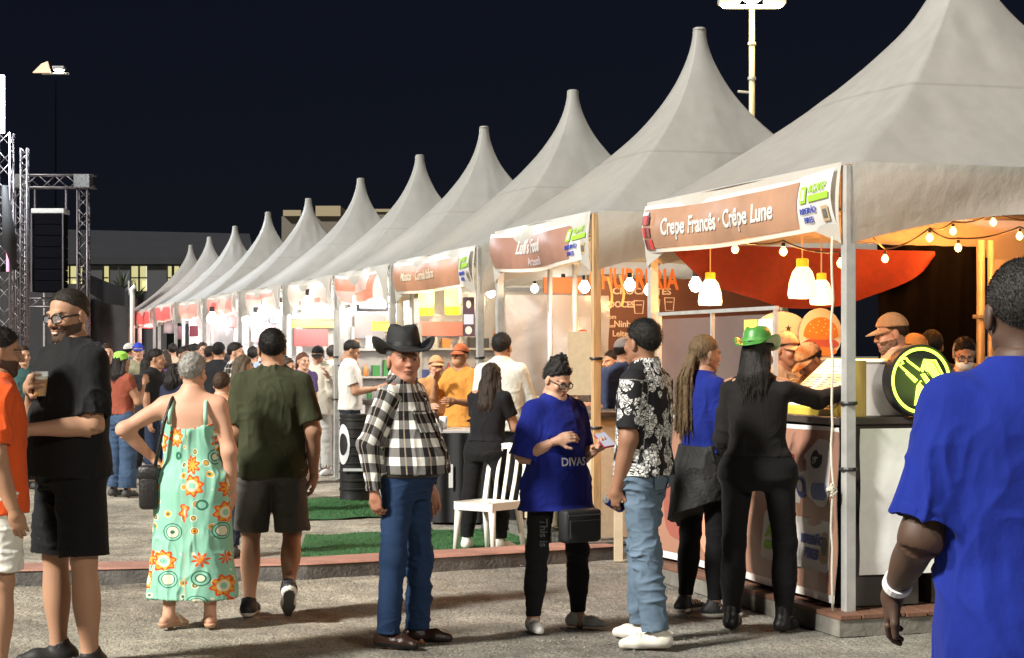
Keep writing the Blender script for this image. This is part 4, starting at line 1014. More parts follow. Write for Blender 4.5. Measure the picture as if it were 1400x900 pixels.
# sloped menu display
md = stall_obj('menu_display', 'sloped yellow menu display with printed price cards on the crepe counter', 'display', .98, .03, 1.236)
MB().add([(0, -.01, 0), (.76, -.01, 0), (.76, .34, 0), (0, .34, 0), (0, -.01, .04), (.76, -.01, .04), (.76, .34, .34), (0, .34, .34)], [(3,2,1,0),(4,5,6,7),(0,1,5,4),(1,2,6,5),(2,3,7,6),(3,0,4,7)]).build('case', mat('yellow_board', (.55, .42, .06), .5, noise=.15, nscale=5), md)
rm_ = random.Random(11); sl_ = math.atan2(.30, .35); MS = Matrix.Translation((0, -.01, .04)) @ Matrix.Rotation(sl_, 4, 'X')
cm = [mat('card_white', (.8, .79, .74), .5), mat('card_cream', (.75, .68, .45), .5), mat('card_peach', (.75, .5, .3), .5)]
for i in range(6):
    for j in range(3):
        x, y = .02+i*.122, .02+j*.146; ca = MB().box((x, y, .001), (x+.115, y+.138, .004), MS).build('price_card', cm[rm_.choice((0, 0, 0, 1, 2))], md)
        for k in range(5):
            MB().box((x+.01, y+.018+k*.022, .0045), (x+.03+rm_.uniform(.02, .07), y+.027+k*.022, .0055), MS).build('print_line', rm_.choice((G_GRY, G_GRY, G_BLU, G_RED)), ca)
        if rm_.random() < .5: MB().box((x+.06, y+.08, .0045), (x+.108, y+.125, .0057), MS).build('print_picture', rm_.choice((G_TAN, mat('print_orange', (.6, .25, .04)))), ca)
# brass-toned stand and white box behind the post
o = MB().box((-.02, 0, 0), (.0, .10, .33), bev=.003).build('panel_stand', mat('brass_board', (.40, .27, .07), .45, noise=.2, nscale=12, stretch=(6, 6, .5))); o.location = row(.08, .06, 1.236); o.rotation_euler = (0, 0, RZ); tag(o, 'narrow gold coloured panel standing behind the corner post', 'panel')
bx = stall_obj('box', 'plain white box beside the round black neon sign', 'box', .16, .19, 1.236); MB().box((-.3, 0, 0), (.0, .30, .315), bev=.006).build('carton', mat('white_card', (.66, .64, .62), .6), bx); MB().box((-.304, -.004, .3155), (.004, .304, .325), bev=.002).build('lid', mat('white_card'), bx)
# round neon sign
NEON = mat('neon_lime', (.6, .9, .1), .4, emit=(.60, 1., .06), estr=1.5)
rs = stall_obj('round_sign', 'round black sign with a lime neon ring and crepe cone', 'sign', -.0, d_at(1258, 0.), 1.236+.213)
MC = Matrix.Rotation(math.pi/2, 4, 'Y')
MB().lathe([(.20, -.075), (.211, -.07), (.213, 0), (.211, .012), (.203, .016), (.198, .010)], 48, M=MC).build('drum', mat('sign_black', (.012, .012, .013), .35), rs, auto=40)
MB().lathe([(.176, .012), (.186, .018), (.194, .012), (.186, .010)], 48, M=MC, cap=False).build('neon_ring', NEON, rs, True)
def icon(poly, nm='neon_shape', m_=NEON, lay=.012, th=.008):
    return MB().prism(poly, th, Matrix.Translation((lay, 0, 0)) @ FX).build(nm, m_, rs)
def strip(pts, w):
    out = []; P = [Vector(p) for p in pts]
    L_, R_ = [], []
    for i, p in enumerate(P):
        t = (P[min(i+1, len(P)-1)]-P[max(i-1, 0)]).normalized(); n_ = Vector((-t.y, t.x)); L_.append(p+n_*w/2); R_.append(p-n_*w/2)
    return [tuple(p) for p in L_+R_[::-1]]
icon([(-.045, -.145), (.005, -.10), (.05, -.075), (-.005, -.0), (-.03, -.03)]); icon([(-.005, .035), (.035, .045), (.11, -.06), (.06, -.055), (.02, .0)]); icon([(.0, .05), (.03, .115), (.075, .105), (.12, .03), (.125, -.04), (.045, .052)], lay=.013)
icon(strip([(.0, .06), (.02, .12), (.09, .115), (.135, .04), (.14, -.05)], .012)); icon(strip([(-.01, -.01), (.055, -.075), (.1, -.09)], .010), lay=.02, m_=M_BLACK)
icon(strip([(-.03, .0), (-.115, .065), (-.145, .09), (-.12, .1), (-.135, .125), (-.10, .13), (-.09, .115), (-.01, .06)], .011)); icon(strip([(-.04, -.01), (-.1, .045)], .010)); icon(strip([(.012, .06), (.105, -.06)], .012), m_=M_BLACK, lay=.021, th=.003)
lamp('neon_light', (.12, 0, 0), .9, (.6, 1, .1), .15, rs)
# pump bottle, napkin holder, cups
pb = stall_obj('pump_bottle', 'white pump bottle standing on the crepe counter', 'bottle', s_at(1092, .42), .42, 1.236)
MB().lathe([(.034, 0), (.036, .01), (.036, .11), (.03, .13), (.013, .14), (.013, .15)], 20).build('bottle', mat('white_plastic', (.75, .73, .66), .35), pb, auto=40)
MB().lathe([(.015, .15), (.015, .165), (.006, .167), (.006, .19), (.014, .192), (.014, .205)], 14).tube([(0, 0, .199), (-.02, -.045, .199), (-.02, -.05, .19)], .006, 8).build('pump', mat('white_plastic'), pb, auto=40)
# clear screen on the counter
ss = stall_obj('clear_screen', 'clear plastic sneeze screen standing on the crepe counter', 'screen', 2.93, .02, 1.236)
M_FILM = mat('clear_film', (.78, .72, .70), .12, bump=.35, bscale=6, spec=.8, alpha=.13)
MB().sheet(lambda u, v: (1.93*u, .012*math.sin(u*11+v*3), .62*v), 30, 8).build('film', M_FILM, ss, True)
for x in (0, .95, 1.93): MB().box((x-.012, -.012, 0), (x+.012, .012, .645)).build('post', M_POLE, ss)
MB().box((-.02, -.014, .6455), (1.95, .014, .67)).build('rail', M_POLE, ss)
# things hung on the screen
for i, (x, m_) in enumerate(((1.5, mat('note_yellow', (.75, .58, .12), .5)), (1.72, cm[0]))):
    o = MB().box((0, 0, 0), (.2, .004, .26)).build('notice', m_); o.location = row(2.93-x, -.0, 1.236+.33); o.rotation_euler = (0, 0, RZ); tag(o, ('yellow paper notice on the clear screen of the crepe stall', 'white paper notice on the clear screen of the crepe stall')[i], 'notice')
# burger and star cut-out boards, inside
def cut(px, py, s, label, shapes, name='cutout_board'):
    d = d_at(px, s); o = stall_obj(name, label, 'sign board', s, d, z_at(py, s, d))
    for nm, poly, m_, lay, th in shapes: MB().prism(poly, th, Matrix.Translation((lay, 0, 0)) @ FX).build(nm, m_, o)
    return o
def oval(cx_, cy_, rx, ry, n=24, a0=0, a1=360): return [(cx_+rx*math.cos(R(a0+(a1-a0)*k/(n-(a1-a0 != 360)))), cy_+ry*math.sin(R(a0+(a1-a0)*k/(n-(a1-a0 != 360))))) for k in range(n)]
BUN = mat('bun_paint', (.40, .14, .025), .5, noise=.12); MEAT = mat('meat_paint', (.28, .05, .03), .5); SEED = mat('seed_paint', (.8, .55, .2), .5); CREAM = mat('cream_board', (.42, .40, .37), .5)
sh = [('board', oval(0, 0, .17, .185), CREAM, 0, .012), ('bun', oval(0, -.01, .135, .13, 20, 0, 180)+oval(0, -.01, .135, .03, 12, 180, 360)[1:-1], BUN, .013, .006), ('patty', oval(0, -.07, .14, .045), MEAT, .0125, .005), ('bun', oval(0, -.125, .125, .035), BUN, .0135, .006)]
for i in range(14): a = i*2.4; q = .11*math.sqrt((i+.5)/14); sh.append(('seed', oval(q*math.cos(a), .05+q*.55*math.sin(a), .006, .004, 8), SEED, .0195, .002))
cut(1121, 457, 2.3, 'painted burger cut-out board inside the crepe stall', sh)
def star(cx_, cy_, r): return [(cx_+(r if k % 2 == 0 else r*.42)*math.sin(math.pi*k/5), cy_+(r if k % 2 == 0 else r*.42)*math.cos(math.pi*k/5)) for k in range(10)]
cut(1068, 455, 2.36, 'white arched cut-out board with black stars inside the crepe stall', [('board', oval(0, -.05, .24, .20, 24, 0, 180), CREAM, 0, .012), ('star', star(-.07, .05, .032), M_BLACK, .013, .003), ('star', star(.05, .03, .026), M_BLACK, .013, .003), ('stripe', oval(-.12, -.02, .09, .028), mat('print_gold', (.6, .42, .12)), .013, .003)])
# red drape, black curtain and inner post
o = MB().sheet(lambda u, v: (.05*math.sin(u*21+v*1.5)*(.3+v), 2.15*u, -.02*u-(v*(.03+.42*math.sin(math.pi*min(1, u*.98+.01))**.75))), 40, 10).build('red_drape', mat('red_cloth', (.12, .008, .003), .8, noise=.2, bump=.3, bscale=8), smooth=True)
o.location = row(2.78, .04, 2.40); o.rotation_euler = (0, 0, RZ); tag(o, 'red fabric swag hung under the roof of the crepe stall', 'drape')
da, db = d_at(1197, 2.9), d_at(1338, 2.9)
o = MB().sheet(lambda u, v: (.03*math.sin(u*26+math.sin(v*3)), (db-da)*u, 2.3*v), 60, 8).build('curtain', mat('black_curtain', (.0025, .0026, .0035), 1., spec=.05, noise=.2, bump=.2, bscale=40), smooth=True); o.location = row(2.88, da, .13); o.rotation_euler = (0, 0, RZ); tag(o, 'dark grey pleated curtain at the side of the crepe stall', 'curtain')
po = stall_obj('post', 'clamped metal post beside the dark pleated curtain', 'post', 2.82, d_at(1336, 2.82)+.03, .125); MB().lathe([(.032, 0), (.032, 2.35)], 12).build('tube', M_POLE, po, True); MB().lathe([(.024, 0), (.024, 2.35)], 10, (.02, .075, 0)).build('tube', M_POLE, po, True)
for zz in (1.38, 1.75): MB().box((-.045, -.045, zz), (.045, .11, zz+.03), bev=.004).build('clamp', M_POLE, po)
# pale side sheet beyond the post
o = MB().sheet(lambda u, v: (.04*math.sin(u*8+v*2), 1.0*u, 2.2*v), 20, 8).build('tarp', M_WALL, smooth=True); o.location = row(2.86, d_at(1342, 2.86)+.06, .13); o.rotation_euler = (0, 0, RZ); tag(o, 'pale tarp wall next to the clamped metal post', 'tarp')
# rope on the corner post
rp = empty('rope', row(-.0, -.07), RZ); tag(rp, 'white rope with a knot tied down the corner post', 'rope')
MB().tube([(-.03+.008*math.sin(i*1.3), -.02+.006*math.cos(i*2.1), .12+i*.12) for i in range(19)], .007, 6).build('cord', mat('rope_white', (.62, .58, .48), .8, bump=.5, bscale=200), rp, True)
b = MB(); [b.tube([(-.03+.03*math.cos(a+j), -.02+.02*math.sin(a*2+j), .80+.012*j+.02*math.sin(a+j)) for a in [k*.7 for k in range(10)]], .006, 6) for j in range(4)]; b.build('knot', mat('rope_white'), rp, True)

# ------------------------------------------------------------------ lamps
def pendant(px, py, d, label, scale=1.):
    s = s_at(px, d); z = z_at(py, s, d); o = stall_obj('pendant_lamp', label, 'lamp', s, d, z, 'pendant lamps in the crepe stall')
    k = scale
    MB().lathe([(.082*k, -.115*k), (.088*k, -.09*k), (.08*k, -.02*k), (.06*k, .045*k), (.036*k, .075*k), (.034*k, .077*k), (.058*k, .042*k), (.077*k, -.022*k), (.084*k, -.09*k), (.078*k, -.112*k)], 28).build('shade', mat('shade_glow', (1, .95, .8), .5, emit=(1, .80, .42), estr=.75), o, True)
    MB().lathe([(.037*k, .072*k), (.037*k, .12*k), (.028*k, .125*k)], 20).build('neck', mat('neck_yellow', (.8, .45, .02), .4, emit=(1, .5, .02), estr=.32), o, auto=40)
    MB().tube([(0, 0, .12*k), (0, 0, 2.52-z)], .005, 6).build('flex', mat('flex_pale', (.6, .5, .42), .5), o)
    lamp('pendant_light', (0, 0, -.15*k), 10*k, (1, .48, .14), .06, o)
pendant(971, 396, .35, 'bell pendant lamp with yellow neck hung by the clear screen', 1.0)
pendant(1097, 382, .55, 'larger bell pendant lamp with yellow neck above the menu display', 1.12)
pendant(1123, 396, .75, 'smaller bell pendant lamp beside the larger one above the menu display', .9)
def bulb(px, py, s=None, d=None, label='', r=.027, m_=None, group=None, cap=True):
    if s is None: s = s_at(px, d)
    else: d = d_at(px, s)
    z = z_at(py, s, d); o = stall_obj('light_bulb', label, 'bulb', s, d, z, group)
    MB().lathe([(.001, -1.05*r), (.5*r, -.9*r), (.88*r, -.45*r), (r, 0), (.85*r, .5*r), (.5*r, .95*r), (.42*r, 1.25*r)], 14).build('globe', m_ or M_BULB, o, True)
    if cap: MB().lathe([(.46*r, 1.2*r), (.46*r, 2.1*r), (.2*r, 2.15*r)], 10).build('socket', M_BLACK, o)
    if m_ is None: lamp('bulb_light', (0, 0, -.07), 5.5, (1, .30, .045), .035, o)
    return row(s, d, z+.07)
LB = 'small warm bulb on the string looped under the crepe stall roof'
pts = [bulb(x, y, d=dd, label=LB, group='string light bulbs of the crepe stall') for x, y, dd in ((1005, 341, .22), (1071, 344, .2), (1150, 360, .16))]
pt2 = [bulb(x, y, s=ss_, label=LB, group='string light bulbs of the crepe stall') for x, y, ss_ in ((1210, 354, 2.3), (1271, 325, 2.4), (1303, 316, 2.6), (1310, 339, 2.2), (1358, 304, 2.6), (1394, 323, 2.4))]
def wire(pts, label, m_=M_BLACK, sag=.06, r=.006):
    P = []
    for a, c in zip(pts[:-1], pts[1:]):
        for k in range(8): t = k/8; q = a.lerp(c, t); q.z -= sag*4*t*(1-t)*.5-.0; P.append(q)
    P.append(pts[-1]); o0 = P[0]; o = MB().tube([p-o0 for p in P], r, 6).build('cable', m_, smooth=True); o.location = o0; tag(o, label, 'cable')
wire([row(2.9, .1, 2.5)]+pts+[row(.02, .06, 2.45)], 'thin black cable of string lights along the crepe stall front')
wire([row(.02, .06, 2.45), pt2[0], pt2[1], pt2[2], pt2[4], row(2.5, 3.0, 2.62)], 'thin black cable of string lights along the open side of the crepe stall')
wire([pt2[1], pt2[3], pt2[5], row(2.6, 3.2, 2.55)], 'second black cable of string lights crossing under the crepe roof')
lamp('string_glow', row(2.2, 1.3, 2.45), 4, (1, .48, .14), .25)
bulb(951, 390, d=.9, label='bright bare bulb between the clear screen and first pendant', r=.055, m_=M_BULBW)

# ------------------------------------------------------------------ the stall with the wood post
da = d_at(800, 6.7); db = d_at(1060, 6.7)
mb = stall_obj('menu_board', 'large brown menu board with orange heading and cup drawings', 'menu board', 6.72, da, .3); WB = db-da
MB().box((-.02, 0, 0), (.0, WB, 2.02)).build('board', mat('menu_brown', (.155, .062, .038), .55, noise=.15, nscale=4), mb)
OR = mat('menu_orange', (.75, .20, .04), .5); CRM = mat('menu_cream', (.75, .6, .48), .5)
def mtext(t_, size, px, py, m_, bold=.02, sx=1.):
    d = d_at(px, 6.7); text(t_, size, m_, mb, Matrix.Translation((.004, d-da, z_at(py, 6.7, d)-.3)) @ FX, bold=bold, sx=sx)
mtext('CHURRERIA', .27, 806, 394, OR, .03, .62); mtext('CROCANTES', .085, 838, 402, CRM, .02, 1.2); mtext('DOCES', .08, 833, 420, CRM, .03); mtext('LOS', .085, 838, 420, CRM, .03) if False else None
for t_, px, py, sz in (('com', 829, 436, .06), ('Ninho', 840, 447, .085), ('com', 829, 448, .05), ('Leite', 838, 460, .08), ('tradicional', 870, 455, .05)): mtext(t_, sz, px, py, CRM, .02)
for px, py in ((874, 420), (896, 418), (916, 416)):
    d = d_at(px, 6.7)-da; z = z_at(py, 6.7, d+da)-.3; b = MB()
    b.tube([(.008, d-.05, z+.06), (.008, d-.04, z-.06), (.008, d+.04, z-.06), (.008, d+.05, z+.06), (.008, d-.05, z+.06)], .006, 5); b.tube([(.008, d-.03, z+.02), (.008, d+.03, z+.02)], .005, 5); b.build('cup_drawing', CRM, mb)
o = MB().box((-.02, 0, 0), (.0, da-.42, .15)).build('header_strip', mat('orange_strip', (.55, .13, .03), .5)); o.location = row(6.72, .4, 2.17); o.rotation_euler = (0, 0, RZ); tag(o, 'glowing orange strip beside the brown menu board', 'sign')
M_SHEET = pvc('cloudy_film', (.50, .48, .48), .3, .10, .8)
o = MB().sheet(lambda u, v: (.09*crumple(u*1.2+3, v*2), 1.0*u, 1.9*v), 36, 36).build('plastic_sheet', M_SHEET, smooth=True); o.location = row(6.6, -.0, .25); o.rotation_euler = (0, 0, RZ); tag(o, 'cloudy white plastic sheet hung in the stall with the wood post', 'sheet')
c3 = stall_obj('counter', 'pale boarded counter of the stall with the wood post', 'counter', 6.7, .02)
MB().box((0, .03, .125), (2.3, .5, 1.1)).build('carcass', mat('counter_cream', (.46, .38, .27), .65, noise=.12), c3); MB().box((-.03, -.03, 1.1), (2.38, .55, 1.14), bev=.005).build('top', mat('counter_top'), c3)
for i in range(11): MB().box((.01+i*.21, .012, .14), (.20+i*.21, .028, 1.08), bev=.003).build('plank', mat('cream_plank', (.50, .42, .30), .6, noise=.15, nscale=7), c3)
o = MB().box((0, 0, 0), (.30, .008, .42)).build('poster', mat('poster_blue', (.45, .50, .58), .4)); o.location = row(4.85, -.02, .3); o.rotation_euler = (0, 0, RZ); tag(o, 'pale blue poster low on the pale boarded counter', 'poster')
# leaning boards in front
for i, (x, m_, hh) in enumerate(((846, mat('cream_plank', (.50, .42, .30), .6, noise=.15, nscale=7), .9),)):
    g0 = at(x, 600, 14.25); o = MB().box((-.035, -.02, 0), (.035, .02, hh), bev=.003).build('plank', m_); o.location = (g0.x, 14.30, .0); tag(o, 'cream painted plank upright against the pale counter', 'plank')
bd = MB().box((-.14, -.01, -.27), (.14, .01, .27), bev=.004).build('board', mat('kraft_board', (.44, .37, .25), .7, noise=.1)); bd.location = at(798, 497, 15.6); tag(bd, 'blank beige board standing on the counter below the orange cap', 'board')
for px, py, dd, r in ((770, 388, .8, .045), (799, 393, .5, .05), (861, 390, .7, .05), (888, 397, .5, .045), (731, 395, .9, .04)):
    bulb(px, py, d=dd, label='white bare bulb hanging in the stall with the wood post', r=r, m_=M_BULBW, group='bare bulbs of the wood post stall')
lamp('stall_light', row(5.6, 1.0, 2.3), 30, (1, .58, .27), .2); lamp('stall_light', row(6.2, .4, 2.2), 4, (1, .8, .62), .15)
# orange hanging paper strips
for i, (px, py) in enumerate(((832, 408), (848, 405))):
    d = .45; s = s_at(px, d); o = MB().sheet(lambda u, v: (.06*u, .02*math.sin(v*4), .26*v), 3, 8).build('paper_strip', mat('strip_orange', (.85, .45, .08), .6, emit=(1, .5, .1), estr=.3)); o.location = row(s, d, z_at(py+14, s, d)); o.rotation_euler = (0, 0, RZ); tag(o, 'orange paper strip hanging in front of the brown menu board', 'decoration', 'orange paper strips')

# ------------------------------------------------------------------ the lantern stall and those beyond
YL = mat('lantern_glow', (1, .85, .3), .5, emit=(1, .60, .12), estr=1.7); YB = mat('lantern_base', (.8, .6, .03), .4, emit=(1, .72, .02), estr=.9)
for i, (px, py) in enumerate(((583, 411), (619, 409))):
    d = .12; s = s_at(px, d); z = z_at(py, s, d); o = stall_obj('lantern', ('yellow glowing lantern under the brown banner, nearer the grey back pipe', 'yellow glowing lantern under the brown banner, next to the tall dark poster')[i], 'lantern', s, d, z, 'yellow lanterns')
    MB().lathe([(.08, -.08), (.088, .0), (.086, .1), (.07, .155), (.03, .165)], 22).build('glass', YL, o, True); MB().lathe([(.06, -.165), (.08, -.16), (.083, -.081), (.06, -.08)], 22).build('base', YB, o, auto=40); MB().tube([(0, 0, .165), (0, 0, 2.5-z)], .006, 6).build('flex', M_BLACK, o)
bulb(602, 406, d=.6, label='white bare bulb between the two yellow lanterns', r=.06, m_=M_BULBW)
bulb(671, 401, d=.3, label='white bare bulb at the corner pole of the lantern stall', r=.045, m_=M_BULBW)
o = empty('poster', row(s_at(641, .1), .1, z_at(460, s_at(641, .1), .1)), RZ+R(60)); tag(o, 'tall dark poster with white drawings hung on the lantern stall', 'poster')
MB().box((-.06, -.006, 0), (.06, .006, .39)).build('sheet', mat('poster_dark', (.07, .03, .045), .4), o); MB().box((-.05, -.0095, .12), (.05, -.0065, .22)).build('picture', mat('poster_pale', (.5, .5, .58), .4), o); MB().prism(oval(0, .06, .035, .04), .003, Matrix.Translation((0, -.007, 0)) @ RX90).build('picture', CRM, o)
MB().prism(oval(0, .32, .025, .04), .003, Matrix.Translation((0, -.007, 0)) @ RX90).build('picture', CRM, o)
tb = empty('table', (0, 17.7, 0)); tag(tb, 'long table in a black floor length cloth before the lantern stall', 'table')
x0, x1 = (588-700)/F*17.7, (742-700)/F*17.7
MB().box((x0, -.3, .86), (x1, .35, .89), bev=.006).build('tabletop', mat('table_pale', (.45, .43, .42), .4), tb); MB().sheet(lambda u, v: (x0-.02+(x1-x0+.04)*u, -.315+.02*math.sin(u*40), .02+.84*v), 60, 4).build('tablecloth', mat('black_cloth', (.012, .012, .014), .8), tb, True); MB().box((x0+.01, -.28, .02), (x1-.01, .33, .855)).build('trestle', M_BLACK, tb)
MB().box((-.02, 0, 0), (.02, .01, .22)).build('tape_mark', M_WHITE, tb).location = ((618-700)/F*17.7, -.345, .35)
br_ = empty('box', at(737, 542, 17.6)); br_.location.z = .892; tag(br_, 'dark brown box with a pale printed emblem on the black table', 'box'); MB().box((-.14, -.12, 0), (.14, .12, .36), bev=.004).build('carton', mat('box_brown', (.10, .05, .035), .6, noise=.1), br_); MB().prism(oval(0, .22, .075, .055), .003, Matrix.Translation((0, -.1205, 0)) @ RX90).build('emblem', mat('emblem_grey', (.35, .3, .28), .5), br_)
# cups and napkins on the table
for i, (px, h_) in enumerate(((703, .1), (712, .08), (596, .1), (606, .12), (690, .06))):
    p = at(px, 590, 17.55); o = MB().lathe([(.03, 0), (.04, h_), (.036, h_), (.027, .006)], 16).build('cup', mat('cup_white', (.7, .7, .68), .4), smooth=True); o.location = (p.x, 17.55+.06*(i % 2), .892); tag(o, 'small white cup standing on the black table', 'cup', 'white cups on the black table')
lamp('stall_light', row(9.0, 1.0, 2.3), 30, (1, .78, .52), .2); lamp('stall_light', row(9.2, .25, 2.25), 8, (1, .70, .3), .1)
# framed letter sign
def sgn(px, py, s, w, h_, label, m_, frame=None, txt=None, tm=None, tsz=.2, rz=0.):
    d = d_at(px, s); o = stall_obj('sign', label, 'sign', s, d, z_at(py, s, d), rz=rz); MB().box((-.02, -w/2, -h_/2), (.02, w/2, h_/2), bev=.004).build('panel', m_, o)
    if frame:
        for lo, hi in (((-.026, -w/2-.02, h_/2), (.028, w/2+.02, h_/2+.025)), ((-.026, -w/2-.02, -h_/2-.025), (.028, w/2+.02, -h_/2)), ((-.026, -w/2-.025, -h_/2), (.028, -w/2, h_/2)), ((-.026, w/2, -h_/2), (.028, w/2+.025, h_/2))): MB().box(lo, hi).build('frame', frame, o)
    if txt: text(txt, tsz, tm, o, Matrix.Translation((.024, 0, -tsz*.36)) @ FX, bold=.03, sx=.8, align='CENTER')
    return o
GLW = mat('sign_white_glow', (.9, .9, .9), .4, emit=(1, .98, .95), estr=1.1)
sgn(509, 412, 12.6, .34, .20, 'lit white sign in a dark frame with letters', mat('sign_grey', (.35, .35, .37), .4), mat('sign_frame', (.05, .06, .08), .4), 'PIZZAS', GLW, .2)
YS = mat('sign_yellow', (.75, .55, .04), .4, emit=(1, .7, .05), estr=.35)
o = sgn(432, 442, 16.6, .72, .13, 'long yellow and red strip sign under the globe lamps', YS); MB().box((.021, -.36, .03), (.025, .36, .06)).build('stripe', G_RED, o)
o = sgn(526, 446, 13.5, .36, .13, 'short yellow strip sign behind the letter sign stall', YS); MB().box((.021, -.17, .03), (.025, .17, .06)).build('stripe', mat('print_orange'), o)
sgn(377, 435, 20.2, .15, .13, 'small glowing blue screen', mat('screen_blue', (.02, .15, .4), .3, emit=(.03, .42, 1.), estr=1.3), mat('sign_frame'))
sgn(318, 437, 24.2, .17, .30, 'tilted dark brown poster hung above the heads', mat('poster_brown', (.07, .025, .02), .5)).rotation_euler.x = R(-7)
sgn(265, 453, 27.8, .17, .21, 'square maroon poster on a pale post', mat('poster_maroon', (.12, .02, .03), .5)); sgn(232, 447, 32.6, .28, .30, 'black loudspeaker box hung below the pink banner', mat('speaker_black', (.02, .02, .022), .6)); sgn(245, 455, 32.4, .1, .3, 'narrow dark panel beside the hung loudspeaker', mat('poster_dark'))
sgn(299, 434, 24.4, .13, .18, 'small violet neon sign with a pale centre', mat('neon_violet', (.3, .1, .6), .4, emit=(.45, .10, 1.), estr=1.6), None, 'x', GLW, .16); sgn(203, 444, 36.6, .26, .16, 'red neon sign in the stall near the pale mast', mat('neon_red', (.8, .05, .05), .4, emit=(1, .06, .05), estr=1.5), None, 'BAR', GLW, .13)
for i, (px, py, s, r) in enumerate(((422, 416, 15.2, .095), (437, 412, 15.0, .075), (445, 421, 14.9, .09), (361, 428, 18.9, .10), (350, 437, 19.2, .09), (372, 424, 18.6, .08), (290, 436, 23.5, .1), (335, 433, 21.9, .09), (384, 424, 18.2, .09))):
    bulb(px, py, s=s, label=('round white globe lamp above the yellow strip sign', 'white globe lamp beside the blue screen', 'white globe lamp beside the violet neon')[0 if i < 3 else (1 if i in (3, 4, 5, 8) else 2)], r=r, m_=M_BULBW, group=('globe lamps above the strip sign', 'globe lamps by the blue screen', 'globe lamps by the violet neon')[0 if i < 3 else (1 if i in (3, 4, 5, 8) else 2)])
for s, w_, c_ in ((12.3, 60, (1, .88, .78)), (15.4, 85, (1, .93, .86)), (19.1, 100, (1, .95, .93)), (23.3, 95, (1, .90, .92)), (27.4, 60, (1, .86, .84)), (31.6, 50, (1, .70, .66)), (35.6, 55, (1, .42, .38)), (38.9, 40, (1, .4, .36))):
    lamp('stall_light', row(s, .8, 2.35), w_*.95, c_, .2); lamp('stall_light', row(s+.8, .15, 2.2), w_*.12, c_, .1)
for i, (a, c_, col, lb) in enumerate(((11.1, 13.5, (.42, .40, .38), 'pale grey counter in the stall with the framed letter sign'), (14.1, 16.7, (.55, .5, .48), 'whitish counter under the globe lamps'), (17.8, 20.4, (.4, .12, .1), 'reddish counter in the stall with the blue screen'), (21.9, 24.8, (.5, .48, .46), 'pale counter below the violet neon'), (26.2, 28.8, (.35, .3, .28), 'greyish counter under the square maroon poster'))):
    o = stall_obj('counter', lb, 'counter', c_, .1); MB().box((0, .02, 0), (c_-a, .55, 1.0)).build('carcass', mat('counter_%d' % i, col, .6, noise=.15), o); MB().box((-.03, -.03, 1.0), (c_-a+.03, .6, 1.04)).build('top', mat('counter_top'), o); MB().sheet(lambda u, v: ((c_-a)*u, .008*math.sin(u*20), .05+.93*v), 20, 3).build('banner', mat('counter_print_%d' % i, tuple(min(1, q*1.3) for q in col), .5), o, True)
# drum
dr = empty('drum', ground(486, 684)); tag(dr, 'black ribbed drum with a white emblem standing by the turf', 'drum'); rD = .172; prof = [(rD-.01, 0), (rD+.005, .006), (rD+.005, .03)]
for i in range(9): z = .05+i*.095; prof += [(rD, z), (rD, z+.06), (rD+.009, z+.07), (rD+.009, z+.085), (rD, z+.092)]
MB().lathe(prof+[(rD+.006, .925), (rD+.006, .945), (rD-.015, .945), (rD-.015, .93), (.001, .93)], 36).build('barrel', mat('drum_black', (.014, .014, .015), .45), dr, auto=35)
b = MB(); b.sheet(lambda u, v: ((rD+.012)*math.sin(-1.25+1.0*u), -(rD+.012)*math.cos(-1.25+1.0*u), .62+.22*(v-.5)*2*math.sqrt(max(0, 1-(2*u-1)**2)+.002)), 16, 8); b.build('emblem', mat('emblem_white', (.55, .57, .58), .5), dr, True)
b = MB(); b.sheet(lambda u, v: ((rD+.015)*math.sin(-1.1+.7*u), -(rD+.015)*math.cos(-1.1+.7*u), .62+.12*(v-.5)*2*math.sqrt(max(0, 1-(2*u-1)**2)+.002)), 16, 8); b.build('emblem', mat('drum_black'), dr, True)
MB().box((-.12, -.008, -.03), (.12, .002, .0), Matrix.Translation((0, -rD-.01, .36))).build('strap', mat('emblem_white'), dr)
MB().lathe([(.14, 0), (.14, .02), (.001, .02)], 20, (0, 0, -.019)).build('foot_ring', M_POLE, dr)
# shelves, pipes and crates inside the middle stalls
rk = random.Random(21)
def shelf(px, s, wd, label, zs=(.95, 1.3, 1.65), item='bottle'):
    d = d_at(px, s); o = stall_obj('shelf', label, 'shelf', s, d)
    for z in zs: MB().box((-.22, -wd/2, z), (.0, wd/2, z+.025)).build('board', mat('shelf_pale', (.38, .36, .33), .5), o)
    for y in (-wd/2, wd/2): MB().box((-.22, y-.015, 0), (-.19, y+.015, zs[-1]+.3)).box((-.03, y-.015, 0), (.0, y+.015, zs[-1]+.3)).build('upright', M_POLE, o)
    cols = [(.35, .05, .03), (.05, .2, .06), (.5, .4, .08), (.55, .53, .5), (.06, .06, .07), (.08, .12, .35), (.5, .2, .05)]
    for z in zs:
        y = -wd/2+.07
        while y < wd/2-.06:
            c = rk.randrange(7); hh = rk.uniform(.12, .26); m_ = mat('ware_%d' % c, cols[c], .35); p = row(s+.11, d+y, z+.0255)
            if rk.random() < .6: it = MB().lathe([(.032, 0), (.034, .01), (.034, hh*.62), (.014, hh*.8), (.013, hh), (.001, hh)], 12).build('bottle', m_, auto=40); lb = 'bottle on the shelf, '; ct = 'bottle'
            else: it = MB().box((-.05, -.045, 0), (.05, .045, hh*.8), bev=.004).build('carton', m_); lb = 'carton on the shelf, '; ct = 'carton'
            it.location = p; it.rotation_euler = (0, 0, RZ); tag(it, 'small '+('dark red', 'green', 'yellow', 'off white', 'black', 'blue', 'orange')[c]+' '+ct+' standing on the '+label.split(' with')[0], ct, 'wares on the shelves of the middle stalls'); y += rk.uniform(.10, .17)
shelf(640, 10.3, 1.1, 'pale rack behind the lantern stall staff with bottles')
